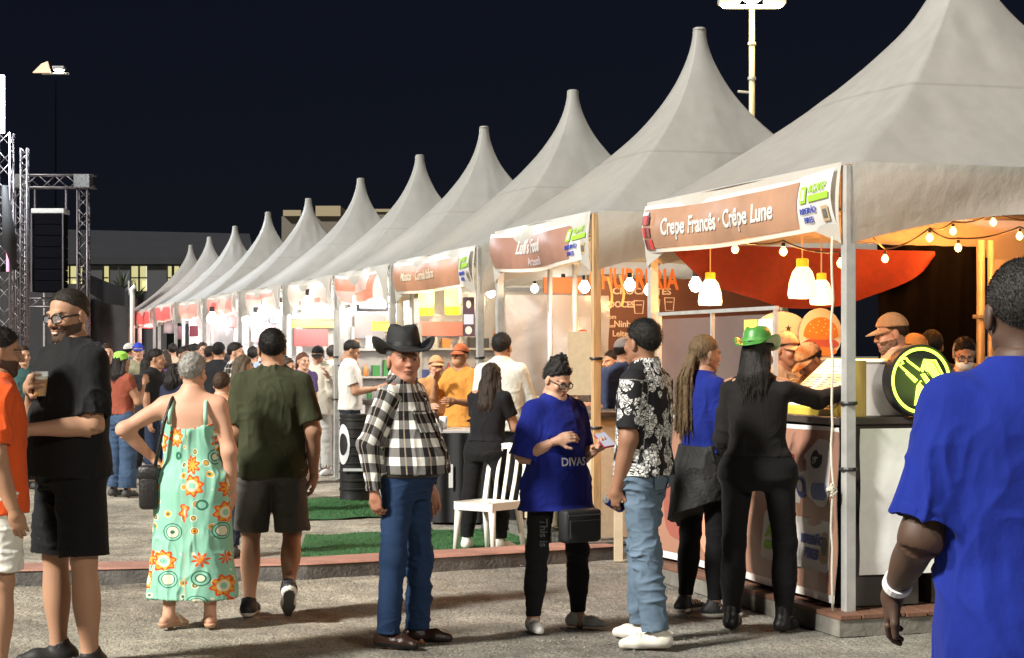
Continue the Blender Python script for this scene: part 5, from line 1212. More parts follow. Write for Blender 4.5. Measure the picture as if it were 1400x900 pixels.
shelf(530, 13.4, .9, 'pale rack behind the framed letter sign with bottles')
for i, (px, s, lb) in enumerate(((752, 6.45, 'grey scaffold pipe beside the cloudy plastic sheet'), (786, 6.3, 'slim grey scaffold pipe next to the menu board'), (563, 10.45, 'grey pipe at the back of the lantern stall'))):
    d = d_at(px, s); o = MB().lathe([(.024, 0), (.024, 2.4)], 10).build('pipe', M_POLE, smooth=True); o.location = row(s, d, .02); tag(o, lb, 'pipe')
for i, (px, py, s, w_, h_, m_, lb) in enumerate(((604, 450, 10.4, .5, .16, PINK, 'pink strip banner across the back of the lantern stall'), (505, 447, 13.5, .4, .3, mat('poster_grey', (.2, .19, .19), .5), 'grey photo poster under the framed letter sign'), (425, 462, 16.6, .5, .25, mat('poster_wine', (.25, .06, .06), .5), 'wine red menu poster below the yellow strip sign'), (360, 455, 20.3, .4, .3, mat('poster_pink', (.5, .3, .3), .5), 'pink menu poster near the blue screen'), (330, 458, 24.3, .3, .35, mat('poster_grey'), 'grey menu poster near the tilted brown poster'))):
    sgn(px, py, s, w_, h_, lb, m_)
# ------------------------------------------------------------------ white plastic chair
ch = empty('chair', ground(668, 758), R(-38)); tag(ch, 'white moulded plastic chair with slatted back on the green turf', 'chair'); MPL = mat('chair_plastic', (.66, .65, .60), .38, noise=.06, nscale=6)
# faces -y; back at +y -> turned so the back is towards the photographed side
def leg(x, y, dx, dy, hh): MB().tube([(x, y, .44), (x+dx*.5, y+dy*.5, .22), (x+dx, y+dy, .0)], [.040, .030, .022], 6).build('leg', MPL, ch, True)
ch.scale = (.84, .84, .94)
for sx in (-1, 1): leg(.20*sx, -.2, .035*sx, -.02, .44)
for sx in (-1, 1): leg(.195*sx, .2, .03*sx, .06, .44)
MB().sheet(lambda u, v: ((-.225+.45*u), -.235+.47*v, .445+.012*((2*u-1)**2)-.012*(1-(2*v-1)**2)), 12, 12).sheet(lambda u, v: ((.225-.45*u), -.235+.47*v, .430-.0*u), 6, 6).box((-.228, -.24, .385), (.228, -.222, .452)).box((-.228, .222, .415), (.228, .24, .452)).box((-.235, -.235, .39), (-.22, .235, .455)).box((.22, -.235, .39), (.235, .235, .455)).build('seat', MPL, ch)
def rail(pts, w, t, name):
    b = MB(); V = []; pts = [Vector(p) for p in pts]
    for i, p in enumerate(pts):
        tg_ = (pts[min(i+1, len(pts)-1)]-pts[max(i-1, 0)]).normalized(); nr = Vector((0, 1, -.18)).normalized(); sd_ = tg_.cross(nr).normalized()
        V += [p+sd_*w/2-nr*t*.3, p+nr*t*.0-nr*t*.5, p-sd_*w/2-nr*t*.3, p-sd_*w/2+nr*t*.5, p+sd_*w/2+nr*t*.5]
    b.add(V, [(i*5+k, i*5+(k+1) % 5, i*5+5+(k+1) % 5, i*5+5+k) for i in range(len(pts)-1) for k in range(5)]); return b.build(name, MPL, ch, auto=50)
arc = [(-.215, .20, .40), (-.222, .25, .58), (-.222, .285, .72), (-.20, .305, .82), (-.15, .318, .88), (-.08, .325, .908), (0, .328, .915), (.08, .325, .908), (.15, .318, .88), (.20, .305, .82), (.222, .285, .72), (.222, .25, .58), (.215, .20, .40)]
rail(arc, .052, .024, 'back_frame')
for x in (-.11, 0, .11): rail([(x*.9, .215, .44), (x, .262, .62), (x, .30, .77), (x*.9, .322, .89)], .038, .014, 'slat')

# ------------------------------------------------------------------ masts, stage, buildings behind
def flood_mast(px, d, ytop, label, heads, w, col, pole=True, r=.075):
    p = at(px, ytop, d); o = empty('flood_mast', (p.x, d, 0)); tag(o, label, 'lamp post', 'floodlight masts')
    if pole:
        MB().lathe([(r*1.3, 0), (r, p.z*.5), (r*.82, p.z)], 14).build('pole', mat('mast_paint', (.42, .36, .26), .5, .2, noise=.1) if d < 50 else mat('mast_dark', (.002, .002, .003), 1., spec=0.), o, True)
        for f_ in ((.83, .91) if d < 50 else ()): MB().lathe([(r*1.25, 0), (r*1.25, .05)], 14, (0, 0, p.z*f_)).build('collar', M_POLE, o)
        if d < 50: MB().tube([(0, 0, p.z*.80), (-.26, 0, p.z*.803)], .025, 6).build('bracket', M_POLE, o)
        MB().tube([(-.46, 0, p.z-.02), (.46, 0, p.z-.02)], .04, 8).build('crossarm', M_POLE, o)
    for hx, hz in heads:
        f = MB().box((hx-.2, -.16, p.z+hz), (hx+.2, .16, p.z+hz+.12), bev=.03).build('floodlight', M_POLE, o)
        MB().lathe([(.001, -.07), (.12, -.05), (.17, 0), (.15, .01)], 16, (hx, 0, p.z+hz)).build('lens', mat('flood_glow', (1, 1, .9), .4, emit=(1, .94, .74), estr=14), f, True)
        if w: lamp('flood_light', (hx, -.25, p.z+hz-.3), w, col, .35, o)
    return o
_ = flood_mast(1028, 34, 8, 'tall pale lamp mast with lit floodlights rising behind the tents', [(-.42, .02), (.42, .02), (0, .12)], 30, (1, .75, .3), r=.062)
flood_mast(76, 62, 100, 'dark mast with lit floodlights beyond the stage trusses', [(.12, .1)], 0, (1, .95, .85), r=.03)
fm = MB().prism([(-.75, -.1), (-.15, -.1), (-.25, .28), (-.45, .2)], .1, RX90).build('floodlight', mat('flood_reflected_glow', (.5, .4, .3), .5, emit=(1, .62, .4), estr=.35)); fm.parent = bpy.data.objects['flood_mast.001']; fm.location = (0, 0, at(76, 100, 62).z+.1)  # glowing prism stands in for the floodlight's reflected light, not a second lamp
def truss(name, a, c_, w, par, m_=M_TRUSS, r=.024, step=None):
    a, c_ = Vector(a), Vector(c_); t = (c_-a); L_ = t.length; t.normalize(); rx = Vector((0, 1, 0)); u = rx-t*rx.dot(t); u.normalize(); v = t.cross(u); b = MB(); cs = [(u*sx+v*sy)*w/2 for sx, sy in ((-1, -1), (1, -1), (1, 1), (-1, 1))]
    for q in cs: b.tube([a+q, c_+q], r, 6)
    n = max(2, int(L_/(step or w*1.05)))
    for i in range(n):
        for k in range(4):
            p, q = cs[k], cs[(k+1) % 4]; 
            if i % 2: p, q = q, p
            b.tube([a+p+t*L_*i/n, a+q+t*L_*(i+1)/n], r*.55, 5)
    return b.build(name, m_, par, True)
D1 = 45.; X = lambda px, d: (px-700)/F*d; Zp = lambda py, d: EYE+(HOR-py)/F*d
tg = empty('truss_gate', (0, D1, 0)); tag(tg, 'square aluminium truss gate carrying a black speaker array', 'truss')
wT = .30; zt = Zp(240, D1)-.15
truss('truss_leg', (X(28, D1), 0, 0), (X(28, D1), 0, zt-.15), wT, tg); truss('truss_leg', (X(114, D1), 0, 0), (X(114, D1), 0, zt-.15), wT*.8, tg); truss('truss_beam', (X(16, D1), 0, zt), (X(130, D1), 0, zt), wT, tg); truss('truss_beam', (X(30, D1), 0, Zp(414, D1)), (X(112, D1), 0, Zp(414, D1)), .2, tg)
for px in (28, 114): MB().box((X(px, D1)-.2, -.2, zt-.17), (X(px, D1)+.2, .2, zt+.17), bev=.02).build('corner_block', mat('truss_block', (.10, .10, .10), .5, .5), tg)
sa = empty('speaker_array', (X(69, D1), D1, 0)); tag(sa, 'tall black hanging speaker array inside the truss gate', 'speaker'); n = 7; z1_, z0_ = Zp(293, D1), Zp(400, D1)
for i in range(n): MB().box((-.36, -.3, z0_+(z1_-z0_)*i/n+.004), (.36, .3, z0_+(z1_-z0_)*(i+1)/n-.004), bev=.02).build('cabinet', mat('array_black', (.002, .002, .004), .9, spec=.08), sa)
MB().box((-.40, -.3, z1_), (.40, .3, z1_+.12), bev=.02).build('bumper', mat('bumper_pale', (.5, .5, .5), .5), sa)
for sx in (-.38, .38): MB().tube([(sx, 0, z1_+.1), (sx, 0, zt-.1)], .03, 6).build('strap', M_TRUSS, sa); MB().tube([(sx, -.32, z0_), (sx, -.32, z1_)], .022, 6).build('rail', M_TRUSS, sa)
D2 = 41.; tw_ = empty('stage_tower', (X(6, D2), D2, 0)); tag(tw_, 'truss stage tower topped with a tall cold white light panel', 'truss'); truss('truss_leg', (0, 0, 0), (0, 0, Zp(182, D2)), .32, tw_); truss('truss_leg', (.34, .4, 0), (.34, .4, Zp(200, D2)), .14, tw_)
MB().box((-.30, -.25, Zp(184, D2)), (.06, -.18, Zp(105, D2)), bev=.01).build('light_panel', mat('led_white', (.9, .95, 1), .4, emit=(.85, .95, 1), estr=5), tw_)
MB().tube([(.05, -.2, Zp(255, D2)), (.18, -.25, Zp(330, D2)), (.28, -.2, Zp(370, D2))], [.06, .16, .05], 8).build('cable_drape', mat('black_cloth'), tw_, True)
lamp('panel_light', (-.1, -.5, Zp(145, D2)), 900, (.85, .93, 1), .3, tw_)
MB().box((.1, -.22, Zp(372, D2)), (.15, -.18, Zp(320, D2))).build('light_tube', mat('tube_pink', (.8, .3, .4), .4, emit=(1, .25, .4), estr=.8), tw_)
# two unseen masts added as fill light, following the several shadows people cast
for x_, y_, ww, lb in ((11, -9, 1700, 'added fill light mast out of view on the stall side'), (-13, 3, 2300, 'added fill light mast out of view on the stage side')):
    o = flood_mast(700, 30, 485-(9.5-EYE)*F/30, lb, [(-.42, .02), (.42, .02)], ww, (1, .92, .78), r=.07); o.location = (x_, y_, 0)
# scrim fence panels
for i, (a, c_, yt) in enumerate(((-60, 22, 372), (60, 120, 388), (121, 176, 384))):
    d = 46.5+.3*i; fo = empty('scrim_fence', (X(a, d), d, 0)); tag(fo, ('dark scrim panel at the foot of the stage tower', 'dark scrim panel behind the truss gate legs', 'sagging dark scrim panel between truss gate and pale mast')[i], 'fence')
    Wd = X(c_, d)-X(a, d); zt_ = Zp(yt, d); MB().sheet(lambda u, v: (Wd*u, .05*math.sin(u*9+v*3), (zt_-(.35*math.sin(u*2.4)*(i == 2)))*v), 24, 10).build('scrim', mat('scrim_grey', (.022, .021, .022), .85, noise=.3, nscale=3, bump=.3, bscale=12), fo, True)
    for x in (0, Wd): MB().tube([(x, .04, 0), (x, .04, zt_)], .03, 6).build('post', M_POLE, fo)
tp = MB().sheet(lambda u, v: (1.05*u, .06*math.sin(u*8), -.1-.42*u-(.55-.25*abs(u-.55))*v), 16, 6).build('tarp', mat('tarp_black', (.015, .015, .02), .7), smooth=True); tp.location = (X(112, 45.8), 45.8, Zp(366, 45.8)); tag(tp, 'black tarp draped from the truss gate over the scrim', 'tarp')
pm = empty('pale_mast', (X(181, 44), 44, 0)); tag(pm, 'slim pale mast with a small curved top at the end of the tents', 'post'); MB().tube([(0, 0, 0), (0, 0, Zp(405, 44)), (-.02, 0, Zp(396, 44)), (.07, 0, Zp(391, 44))], .055, 8).build('tube', mat('pale_paint', (.7, .7, .66), .5), pm, True)
# building with the lit windows
DB = 85.; bl = empty('building', (X(60, DB), DB, 0)); tag(bl, 'dark roofed building with a row of yellow lit windows', 'building'); xb = lambda px: X(px, DB)-X(60, DB)
MW = mat('building_wall', (.03, .03, .035), .8, noise=.1, nscale=.5)
MB().box((xb(-40), .12, 0), (xb(330), 8, Zp(350, DB))).build('wall', MW, bl)
MB().add([(xb(-60), -.5, Zp(362, DB)), (xb(350), -.5, Zp(362, DB)), (xb(350), -.5, Zp(352, DB)), (xb(-60), -.5, Zp(352, DB)), (xb(-30), 5, Zp(302, DB)), (xb(320), 5, Zp(310, DB))], [(0, 1, 2, 3), (3, 2, 5, 4), (0, 3, 4), (1, 5, 2)]).build('roof', mat('roof_dark', (.012, .013, .018), .8, noise=.2, nscale=1), bl)
WG = mat('window_glow', (.6, .55, .2), .4, emit=(.75, .70, .34), estr=.32); WG2 = mat('window_glow_pale', (.6, .6, .45), .4, emit=(.8, .8, .6), estr=.4)
for i, px in enumerate((95, 118, 141, 158, 172, 190, 206, 226, 246, 266)):
    w_ = (9, 8, 7, 7, 9, 9, 7, 8, 8, 8)[i]; wo = MB().box((xb(px-w_), .06, Zp(398, DB)), (xb(px+w_), .11, Zp(364, DB))).build('window', WG if i not in (6, 3) else WG2, bl)
    MB().box((xb(px)-.04, -.0, Zp(398, DB)), (xb(px)+.04, .055, Zp(364, DB))).build('mullion', M_BLACK, wo); MB().box((xb(px-w_), .0, Zp(380, DB)-.03), (xb(px+w_), .055, Zp(380, DB)+.03)).build('transom', M_BLACK, wo)
for px in (128, 166, 216): MB().box((xb(px)-.45, -.3, 0), (xb(px)+.45, .1, Zp(364, DB))).build('pillar', mat('pillar_grey', (.05, .05, .055), .8), bl)
DB2 = 95.; b2 = empty('building', (X(425, DB2), DB2, 0)); tag(b2, 'far block with a pale lit parapet behind the tent peaks', 'building'); MB().box((X(385, DB2)-X(425, DB2), 0, 0), (X(470, DB2)-X(425, DB2), 8, Zp(296, DB2))).build('wall', mat('far_wall', (.16, .14, .11), .8), b2); MB().box((X(432, DB2)-X(425, DB2), -.2, Zp(296, DB2)), (X(466, DB2)-X(425, DB2), 4, Zp(282, DB2))).build('penthouse', mat('far_pale', (.35, .29, .18), .8), b2); MB().box((X(388, DB2)-X(425, DB2), -.3, Zp(296, DB2)), (X(412, DB2)-X(425, DB2), .3, Zp(288, DB2))).build('parapet', mat('far_pale'), b2)
b3 = empty('building', (X(513, DB2), DB2+5, 0)); tag(b3, 'small far rooftop block peeking between two tent peaks', 'building'); MB().box((-.45, 0, 0), (.5, 4, Zp(290, DB2+5))).build('wall', mat('far_wall'), b3); MB().box((-.55, -.1, Zp(290, DB2+5)), (.6, 4.1, Zp(286, DB2+5))).build('roof_slab', mat('far_pale'), b3)
# spiky plants in front of the lit windows
def agave(px, py, d, hgt, n, label, seed):
    r_ = random.Random(seed); p = at(px, py, d); o = empty('agave_plant', (p.x, d, 0)); tag(o, label, 'plant', 'spiky plants before the lit windows')
    MB().lathe([(.12, 0), (.09, p.z)], 8).build('stem', mat('stem_dark', (.03, .025, .02), .8), o)
    for i in range(n):
        a = r_.uniform(0, 6.28); t = r_.uniform(.1, 1.0); L_ = hgt*r_.uniform(.7, 1.05); dx, dy = math.cos(a)*math.sin(t), math.sin(a)*math.sin(t); q = Vector((dx, dy, math.cos(t))); sd_ = Vector((-math.sin(a), math.cos(a), 0)); P0 = Vector((0, 0, p.z)); V = []
        for k in range(5): f_ = k/4; c = P0+q*L_*f_+Vector((0, 0, -.1*f_*f_*math.sin(t))); wd = .075*hgt*(1-f_)**.7*(1 if f_ > 0 else .6)+.002; V += [c-sd_*wd+Vector((0, 0, wd*.4)), c+Vector((0, 0, -wd*.2)), c+sd_*wd+Vector((0, 0, wd*.4))]
        MB().add(V, [(k*3+j, k*3+j+1, k*3+4+j, k*3+3+j) for k in range(4) for j in range(2)]).build('leaf', mat('agave_leaf', (.035, .05, .03), .6, noise=.2), o)
agave(166, 398, 60, .85, 16, 'taller spiky agave plant before the lit windows', 1); agave(186, 408, 58, .7, 14, 'lower spiky agave plant next to the tent row end', 2)
# ------------------------------------------------------------------ patterned cloth
def pattern(name, fn, rough=.8):
    m = mat(name, rough=rough, spec=.15, bump=.2, bscale=400); nt = m.node_tree; N = nt.nodes.new; L = nt.links.new
    a = N("ShaderNodeAttribute"); a.attribute_name = 'uvp'
    def mth(op, x, y=0., z=0.):
        q = N("ShaderNodeMath"); q.operation = op
        for i, v in enumerate((x, y, z)):
            if isinstance(v, (int, float)): q.inputs[i].default_value = v
            else: L(v, q.inputs[i])
        return q.outputs[0]
    def mix(f, c1, c2):
        x = N("ShaderNodeMix"); x.data_type = 'RGBA'; L(f, x.inputs[0]) if not isinstance(f, float) else None
        for i, c in ((6, c1), (7, c2)):
            if isinstance(c, tuple): x.inputs[i].default_value = (*c, 1)
            else: L(c, x.inputs[i])
        return x.outputs[2]
    L(fn(nt, a.outputs['Vector'], mth, mix, N, L), nt.nodes["Principled BSDF"].inputs['Base Color']); return m
def f_plaid(nt, v, mth, mix, N, L):
    s = N("ShaderNodeSeparateXYZ"); L(v, s.inputs[0]); P = .098
    st = lambda c, ph: mth('LESS_THAN', mth('FRACT', mth('ADD', mth('DIVIDE', c, P), ph+20)), .52)
    a, b_ = st(s.outputs[0], .1), st(s.outputs[1], .3); sm = mth('MULTIPLY', mth('ADD', a, b_), .5)
    r = N("ShaderNodeValToRGB"); r.color_ramp.interpolation = 'CONSTANT'; e = r.color_ramp.elements; e[0].color = (.72, .71, .66, 1); e[1].position = .4; e[1].color = (.15, .145, .14, 1); q = e.new(.8); q.color = (.012, .012, .014, 1)
    L(sm, r.inputs[0])
    th = mth('LESS_THAN', mth('ABSOLUTE', mth('SUBTRACT', mth('FRACT', mth('ADD', mth('DIVIDE', s.outputs[0], P), 20.35)), .5)), .03)
    return mix(mth('MULTIPLY', th, .4), r.outputs[0], (.55, .42, .28))
def f_floral(nt, v, mth, mix, N, L):
    nz = N("ShaderNodeTexNoise"); nz.inputs['Scale'].default_value = 40; L(v, nz.inputs['Vector'])
    mp = N("ShaderNodeVectorMath"); mp.operation = 'MULTIPLY_ADD'; L(nz.outputs['Color'], mp.inputs[0]); mp.inputs[1].default_value = (.035, .035, .0); L(v, mp.inputs[2])
    vo = N("ShaderNodeTexVoronoi"); vo.inputs['Scale'].default_value = 14; L(mp.outputs[0], vo.inputs['Vector']); vo2 = N("ShaderNodeTexVoronoi"); vo2.inputs['Scale'].default_value = 46; vo2.feature = 'DISTANCE_TO_EDGE'; L(mp.outputs[0], vo2.inputs['Vector'])
    sc_ = N("ShaderNodeSeparateColor"); L(vo.outputs['Color'], sc_.inputs[0])
    fl = mth('LESS_THAN', vo.outputs['Distance'], mth('ADD', .46, mth('MULTIPLY', sc_.outputs[0], .25))); pet = mth('GREATER_THAN', vo2.outputs['Distance'], .07)
    core = mth('LESS_THAN', vo.outputs['Distance'], .08)
    c = mix(mth('MULTIPLY', fl, pet), (.014, .014, .016), (.62, .62, .60)); c = mix(mth('MULTIPLY', fl, mth('GREATER_THAN', nz.outputs[0], .56)), c, (.22, .22, .22)); return mix(core, c, (.02, .02, .02))
def f_dress(nt, v, mth, mix, N, L):
    def layer(base, sc_, off, rings, thr):
        mp = N("ShaderNodeMapping"); mp.inputs['Location'].default_value = off; L(v, mp.inputs[0])
        vo = N("ShaderNodeTexVoronoi"); vo.inputs['Scale'].default_value = sc_; vo.inputs['Randomness'].default_value = .45; L(mp.outputs[0], vo.inputs['Vector']); s = N("ShaderNodeSeparateColor"); L(vo.outputs['Color'], s.inputs[0])
        # petals: wobble the radius with the angle about the cell centre
        df = N("ShaderNodeVectorMath"); df.operation = 'SUBTRACT'; L(mp.outputs[0], df.inputs[0]); L(vo.outputs['Position'], df.inputs[1]); q = N("ShaderNodeSeparateXYZ"); L(df.outputs[0], q.inputs[0])
        an = mth('ARCTAN2', q.outputs[0], q.outputs[1]); wob = mth('MULTIPLY', mth('SINE', mth('MULTIPLY', an, 8.)), .055); d = mth('ADD', vo.outputs['Distance'], wob); d2 = vo.outputs['Distance']; on = mth('GREATER_THAN', s.outputs[0], thr); typ = mth('GREATER_THAN', s.outputs[1], .5); c = base
        A = base; 
        for r_, col, w in rings[0]: A = mix(mth('LESS_THAN', d if w else d2, r_), A, col)
        B_ = base
        for r_, col, w in rings[1]: B_ = mix(mth('LESS_THAN', d if w else d2, r_), B_, col)
        return mix(on, base, mix(typ, A, B_))
    mint, dg, orr, cr, yl = (.22, .48, .36), (.035, .14, .09), (.62, .07, .015), (.62, .60, .45), (.6, .30, .04)
    nz = N("ShaderNodeTexNoise"); nz.inputs['Scale'].default_value = 9; L(v, nz.inputs['Vector']); base = mix(nz.outputs[0], (.17, .41, .30), (.28, .53, .41))
    c = layer(base, 13., (.31, .12, 0), ([(.30, cr, 0), (.24, dg, 0), (.19, yl, 0), (.10, orr, 0)], [(.28, cr, 0), (.23, yl, 0), (.12, dg, 0)]), .2)
    return layer(c, 7.2, (.05, .02, 0), ([(.46, orr, 1), (.38, yl, 1), (.30, cr, 0), (.22, mint, 0), (.17, dg, 0), (.11, orr, 0), (.06, cr, 0)], [(.40, dg, 0), (.36, mint, 0), (.30, dg, 0), (.27, cr, 0), (.17, dg, 0), (.11, orr, 0), (.05, dg, 0)]), .06)
PLAID, FLORAL, DRESS = pattern('plaid_cloth', f_plaid), pattern('floral_cloth', f_floral), pattern('dress_cloth', f_dress)
def f_denim(col):
    m = mat('denim_%d_%d' % (int(col[2]*1000), int(col[0]*1000)), col, .8, noise=.28, nscale=5, bump=.3, bscale=500, spec=.15); return m
JEANS, JEANS2, JEANS3 = f_denim((.016, .036, .088)), f_denim((.10, .145, .20)), f_denim((.05, .085, .155))
DARKH, BRNH = (.012, .009, .008), (.035, .02, .012)
def spot(px, d, ytop): return ((px-700)/F*d, d), EYE+(HOR-ytop)*d/F
FG = 'people standing in the square'
BLK = (.011, .011, .013)
SK_M, SK_L, SK_D, SK_T = (.36, .19, .115), (.50, .29, .20), (.055, .028, .018), (.26, .13, .075)
STAND = (((-.05, -.02, -1), (-.015, .05, -1)), ((.05, -.02, -1), (.015, .05, -1)))

# ---- man in black with a beer cup
p, H = spot(97, 9.4, 386)
bm = person('bearded man in black shirt, shorts and glasses holding a beer cup', p, -52, H, skin=(.36, .20, .125), fat=.42, build=1.22, sh=1.04, h=.009, hair=dict(col=(.02, .015, .012), t=.004, amp=.001, ns=4000, fl=.003, low=-.014), beard=dict(col=(.015, .011, .009), f=.86, thick=.004), glasses=dict(t=1.5), smile=True,
    head=(16, 10, 0), top=dict(kind='tee', col=(.010, .010, .011), sleeve=.86, cuff=.07, hem=.50, re=.022, amp=.013), bottom=dict(kind='shorts', col=(.009, .009, .011), len=.96, hem=.115, ease=.022), shoes=dict(col=(.02, .02, .02), sole=(.5, .35, .35)),
    arms=(((-.05, -.36, -.95), (.80, -.42, .62)), ((.22, -.10, -1), (-.30, -1, -.05))), hands=(dict(dir=(.85, -.35, .35), n=(.35, .9, 0), curl=(48, 50, 30), thumb=.9), dict(curl=(25, 30, 20), n=(-1, 0, -.3))),
    legs=(((-.10, -.03, -1), (-.03, .05, -1)), ((.10, -.0, -1), (.04, .05, -1))), feet=(-18, 14))
J = bm['J']; hc_ = J['wr0']+unit((.85, -.35, .35))*.10+V3(.02, .045, .0); q = wp(bm, hc_)
cu = empty('beer_cup', (q.x, q.y, q.z-.07)); tag(cu, 'clear plastic cup of golden beer held by the bearded man', 'cup')
MB().lathe([(.030, 0), (.042, .125), (.0405, .125), (.029, .003)], 24).build('cup', mat('clear_plastic', (.85, .87, .85), .08, alpha=.14, spec=.8), cu, True); MB().lathe([(.028, .004), (.0375, .085), (.001, .0855)], 24).build('beer', mat('beer', (.55, .25, .03), .1, noise=.1), cu, auto=40); MB().lathe([(.0375, .086), (.039, .10), (.001, .101)], 24).build('foam', mat('foam_cream', (.75, .72, .62), .8), cu, auto=40)
# ---- man in orange
p, H = spot(-3, 9.0, 441)
person('man in orange shirt and white shorts facing the bearded man', p, 112, H, skin=(.33, .18, .11), build=1.05, fat=.15, h=.009, hair=dict(col=DARKH, t=.012, amp=.004), beard=dict(col=DARKH, f=.85), head=(0, 5, 0),
    top=dict(kind='tee', col=(.60, .085, .018), sleeve=.8, hem=.47, re=.02), bottom=dict(kind='shorts', col=(.60, .59, .54), len=.88, hem=.105, ease=.02), shoes=dict(col=(.5, .5, .5)), arms=(((-.16, .05, -1), (.05, -.30, -.95)), ((.16, .0, -1), (.0, -.35, -1))))
# ---- woman in the mint dress
p, H = spot(263, 10.84, 479)
def dress_extra(i):
    t = i['tor']; k = i['k']; zn = .80*1.63
    for x in (-.105, .105):
        P = [t(x*1.02, .112*k, .735*H), t(x, .118*k, .77*H), t(x*.95, .085*k, .81*H), t(x*.9, .0, .838*H), t(x*.9, -.085*k, .79*H), t(x*.9, -.12*k, .745*H)]
        MB().tube([Vector(v) for v in P], .013, 6).build('strap', cloth((.30, .50, .38)), i['obj'], True)
wd = person('grey haired woman in a mint sundress with orange medallions seen from behind', p, 176, H, 'f', skin=(.50, .275, .185), fat=.28, build=1.10, sh=1.04, hips=1.1, h=.009, hair=dict(kind='short', col=(.30, .29, .27), t=.024, amp=.008, low=.004), head=(-14, 4, 0),
    top=dict(kind='dress', mat=DRESS, hem=.105, sleeve=0, backcut=.745, ztop=.775, uv=True, flare=.04, amp=.014, wsc=(14, 14, 3.2), neck=0, ease=.012), shoes=dict(col=(.42, .25, .16), style='sandal', strap=(.6, .5, .36)),
    arms=(((-.26, .05, -1), (-.0, -.25, -1)), ((.86, .22, -.52), (-.62, -.42, -.72))), legs=(((-.02, .0, -1), (.0, .05, -1)), ((.03, .05, -1), (.02, .14, -1))), feet=(14, -26), extra=dress_extra)
q = wp(wd, wd['tor'](.235, .06, .60)); hb = empty('handbag', (q.x, q.y, .70)); tag(hb, 'black leather handbag slung from the shoulder of the mint dress woman', 'bag')
MB().box((-.055, -.09, 0), (.055, .09, .25), bev=.025).box((-.062, -.094, .17), (.062, .094, .255), bev=.02).build('pouch', mat('black_leather', (.012, .011, .012), .4, bump=.3, bscale=80), hb, auto=50)
sp = [wp(wd, v) for v in (wd['tor'](.215, .06, .5), wd['tor'](.19, .115, .95), wd['tor'](.135, .125, 1.2), wd['tor'](.10, .085, 1.335), wd['tor'](.10, .0, 1.375), wd['tor'](.12, -.1, 1.28))]; sp[0].z = .94
MB().tube([v-Vector((q.x, q.y, .70)) for v in sp], .011, 6).build('strap', mat('black_leather'), hb, True)
# ---- man in olive walking away
p, H = spot(372, 11.3, 444)
person('man in olive shirt and grey shorts walking away', p, 183, H, skin=(.36, .20, .125), fat=.18, build=1.06, sh=1.0, h=.009, hair=dict(col=(.009, .008, .008), t=.013, amp=.003, nd=.012), head=(4, 0, 0), top=dict(kind='tee', col=(.038, .042, .022), sleeve=.82, cuff=.068, hem=.475, re=.022),
    bottom=dict(kind='shorts', col=(.085, .082, .076), len=.98, hem=.108, ease=.02), shoes=dict(col=(.016, .016, .018), sole=(.6, .58, .53), tread=(.05, .05, .05)), arms=(((-.26, .10, -1), (-.0, -.30, -1)), ((.20, -.05, -1), (.02, -.45, -1))),
    legs=(((-.06, -.02, -1), (-.0, .72, -.70)), ((.08, -.05, -1), (.02, .06, -1))), feet=(6, -8))
# ---- cowboy
p, H = spot(556, 10.15, 452)
cw = person('stout man in black cowboy hat, black and white checked shirt and blue jeans', p, 66, H, skin=(.36, .165, .105), fat=1.05, build=1.0, sh=.99, h=.008, hair=dict(col=(.10, .09, .085), t=.004, amp=.001), head=(-46, -2, 0), hs=1.10, neck=.098, hat=dict(kind='cowboy', col=(.008, .008, .009), name='black_felt', brim=.175, crown=.125, curl=.055),
    top=dict(kind='shirt', mat=PLAID, uv=True, sleeve=1.97, hem=.545, collar=1, re=.014, cuff=.040, ease=.014, loose=.98, amp=.013), bottom=dict(kind='trousers', mat=JEANS, belt=1, top=.555, hem=.068, ease=.012, amp=.015, len=.99, knee=1.2, wsc=(7, 7, 17)), shoes=dict(col=(.028, .014, .010), sole=(.01, .01, .01), rough=.25, style='dress'),
    arms=(((-.34, .26, -1), (.10, -.10, -1)), ((.30, .02, -1), (.03, -.22, -1))), hands=(dict(curl=(35, 40, 25)), dict(curl=(18, 22, 15))), legs=(((-.05, .06, -1), (-.0, .07, -1)), ((.05, -.05, -1), (.02, .03, -1))), feet=(-4, 22), lean=(0, .02))
cs_ = part_of(cw, 'shirt'); k_ = cw['k']
drape('placket', cs_, PLAID, (-.018, -.05, .56*H), (1, 0, 0), (0, 0, 1), .036, .25*H, .006, 4, parent=cw['obj'], cmax=.4)
for i in range(6):
    o = drape('button', cs_, M_WHITE, (-.006, -.05, (.58+.04*i)*H), (1, 0, 0), (0, 0, 1), .012, .012, .009, 3, parent=cw['obj'], cmax=.4)
for sx in (-.135, .04): drape('chest_pocket', cs_, PLAID, (sx, -.05, .68*H), (1, 0, 0), (0, 0, 1), .10, .11, .007, 6, parent=cw['obj'], cmax=.4)
